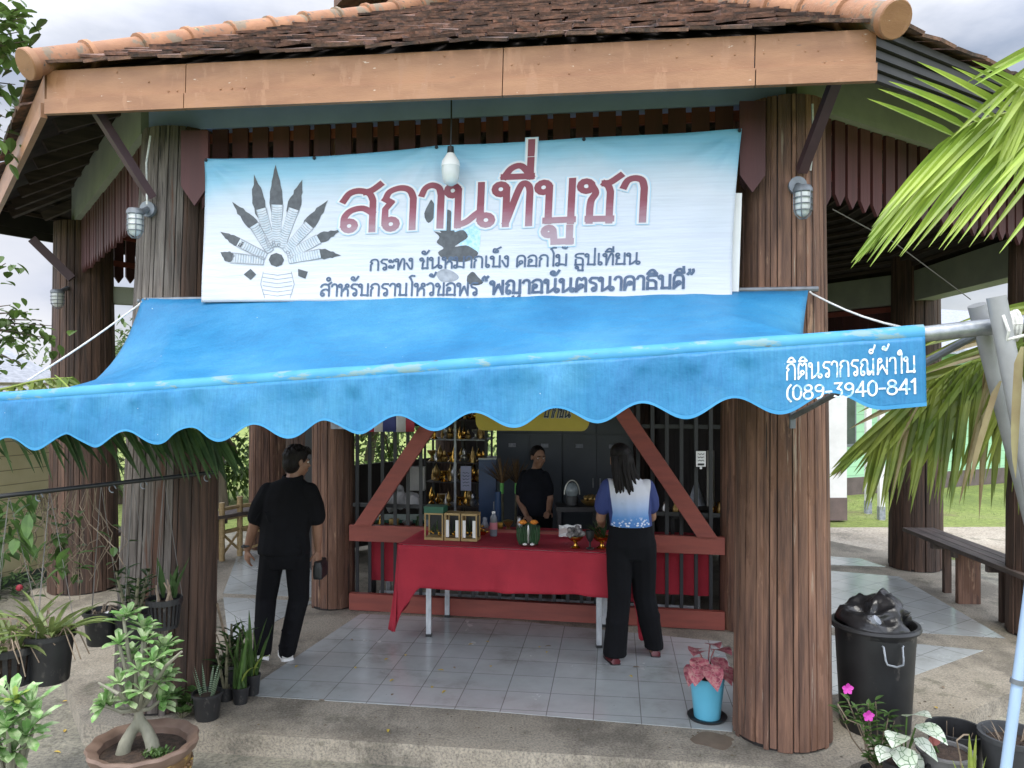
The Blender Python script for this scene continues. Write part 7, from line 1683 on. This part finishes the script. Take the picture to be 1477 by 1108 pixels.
# green house, right
gA, gB = (W(1195, 0, 16.0).x, 16.0), (W(1560, 0, 19.5).x, 19.5)
gh = thing('green_house', 'long pale green clapboard house on a dark plinth beyond the field on the right', 'house', V(8.5, 18, GZ))
hbox(MB(), gA, gB, 5, .20, 3.0).build('wall', m2, gh); hbox(MB(), (gA[0], gA[1]-.05), (gB[0], gB[1]-.05), 5, GZ-.05, .20).build('plinth', mat('grey brown plinth', (.13, .10, .09), (.09, .07, .06), .8), gh)
gd = (V(*gB, 0)-V(*gA, 0)).normalized(); gn = V(gd.y, -gd.x, 0)
for s in (.18, 2.6): 
    p = V(*gA, 0)+gd*s; f = MB().bar(p+gn*.02+V(0, 0, 1.6), p+gd*.55+gn*.02+V(0, 0, 1.6), .06, 1.5).build('window', M['greymetal'], gh); MB().bar(p+gd*.05+gn*.055+V(0, 0, 1.6), p+gd*.5+gn*.055+V(0, 0, 1.6), .02, 1.38).build('pane', gls, f)
rf = MB(); a, b_ = V(*gA, 0)-gd*.6+gn*.7, V(*gB, 0)+gd*.6+gn*.7; i1, i2 = a-gn*3.2, b_-gn*3.2
rf.add([a+V(0, 0, 2.9), b_+V(0, 0, 2.9), i2+V(0, 0, 4.2), i1+V(0, 0, 4.2), a+V(0, 0, 2.8), b_+V(0, 0, 2.8), i2+V(0, 0, 4.1), i1+V(0, 0, 4.1)], [(0, 1, 2, 3), (4, 5, 6, 7), (0, 1, 5, 4), (3, 2, 6, 7)]); rf.build('roof', M['pgrey'], gh)
# white gate pier, close; posts
p = W(1196, 750, 13.0); o = thing('white_pier', 'broad white painted pier with a brown base just right of the right front column', 'pier', V(p.x, 13, GZ))
MB().box((p.x, 13.2, 1.55), (.55, .5, 2.6)).build('shaft', M['white'], o); MB().box((p.x, 13.2, .06), (.56, .51, .38)).build('base', mat('brown plinth paint', (.17, .12, .11), (.12, .09, .08), .7), o); MB().box((p.x-.20, 12.944, .9), (.10, .01, .75)).build('yellow_notice', mat('ochre sheet', (.4, .3, .14), None, .7), o)
MB().box((p.x, 13.2, 2.9), (.7, .65, .1)).build('capital', M['white'], o)
for px, yb, lb in ((1252, 741, 'white post on the lawn, left and farther of two'), (1271, 750, 'white post on the lawn, right and nearer of two')):
    Z = (CAMZ-GZ+.03)*FPX/(yb-HY); q = V((px-CX)*Z/FPX, Z, GZ-.03); o = thing('white_post', lb, 'post', q, 'white posts on the lawn'); mb = MB(); mb.prism([q+V(a, b2, 0) for a, b2 in ((-.045, -.045), (.045, -.045), (.045, .045), (-.045, .045))], (0, 0, 2.45)); mb.build('shaft', M['white'], o); MB().box(q+V(0, 0, .12), (.10, .10, .22)).build('base', M['pgrey'], o)
# grass blades on the near lawn (uncountable)
random.seed(500); mb = MB()
for k in range(9000):
    y = 10.2+17*random.random()**1.7; x = rnd(.32, .80)*y
    if 10.3 < y < 13 and True: continue
    if x < 6.9 and y < 10: continue
    a = rnd(0, 6.28); mb.leaf(V(x, y, GZ-.035), V(math.cos(a)*.5, math.sin(a)*.5, 1), rnd(.03, .075), .012+.0006*y, .5, 1, .1)
for k in range(2500):
    y = rnd(6.9, 10.4); x = rnd(5.0, 9)
    if x < 6.65 and y < 9.7: continue
    a = rnd(0, 6.28); mb.leaf(V(x, y, GZ-.035), V(math.cos(a)*.5, math.sin(a)*.5, 1), rnd(.03, .075), .016, .5, 1, .1)
tag(mb.build('lawn_grass', mat('lawn grass blade', (.17, .25, .05), (.10, .16, .035), island=.3, scale=3, rough=.6, trans=.2)), 'short bright green lawn grass beyond the right hand bench', 'grass', kind='stuff')
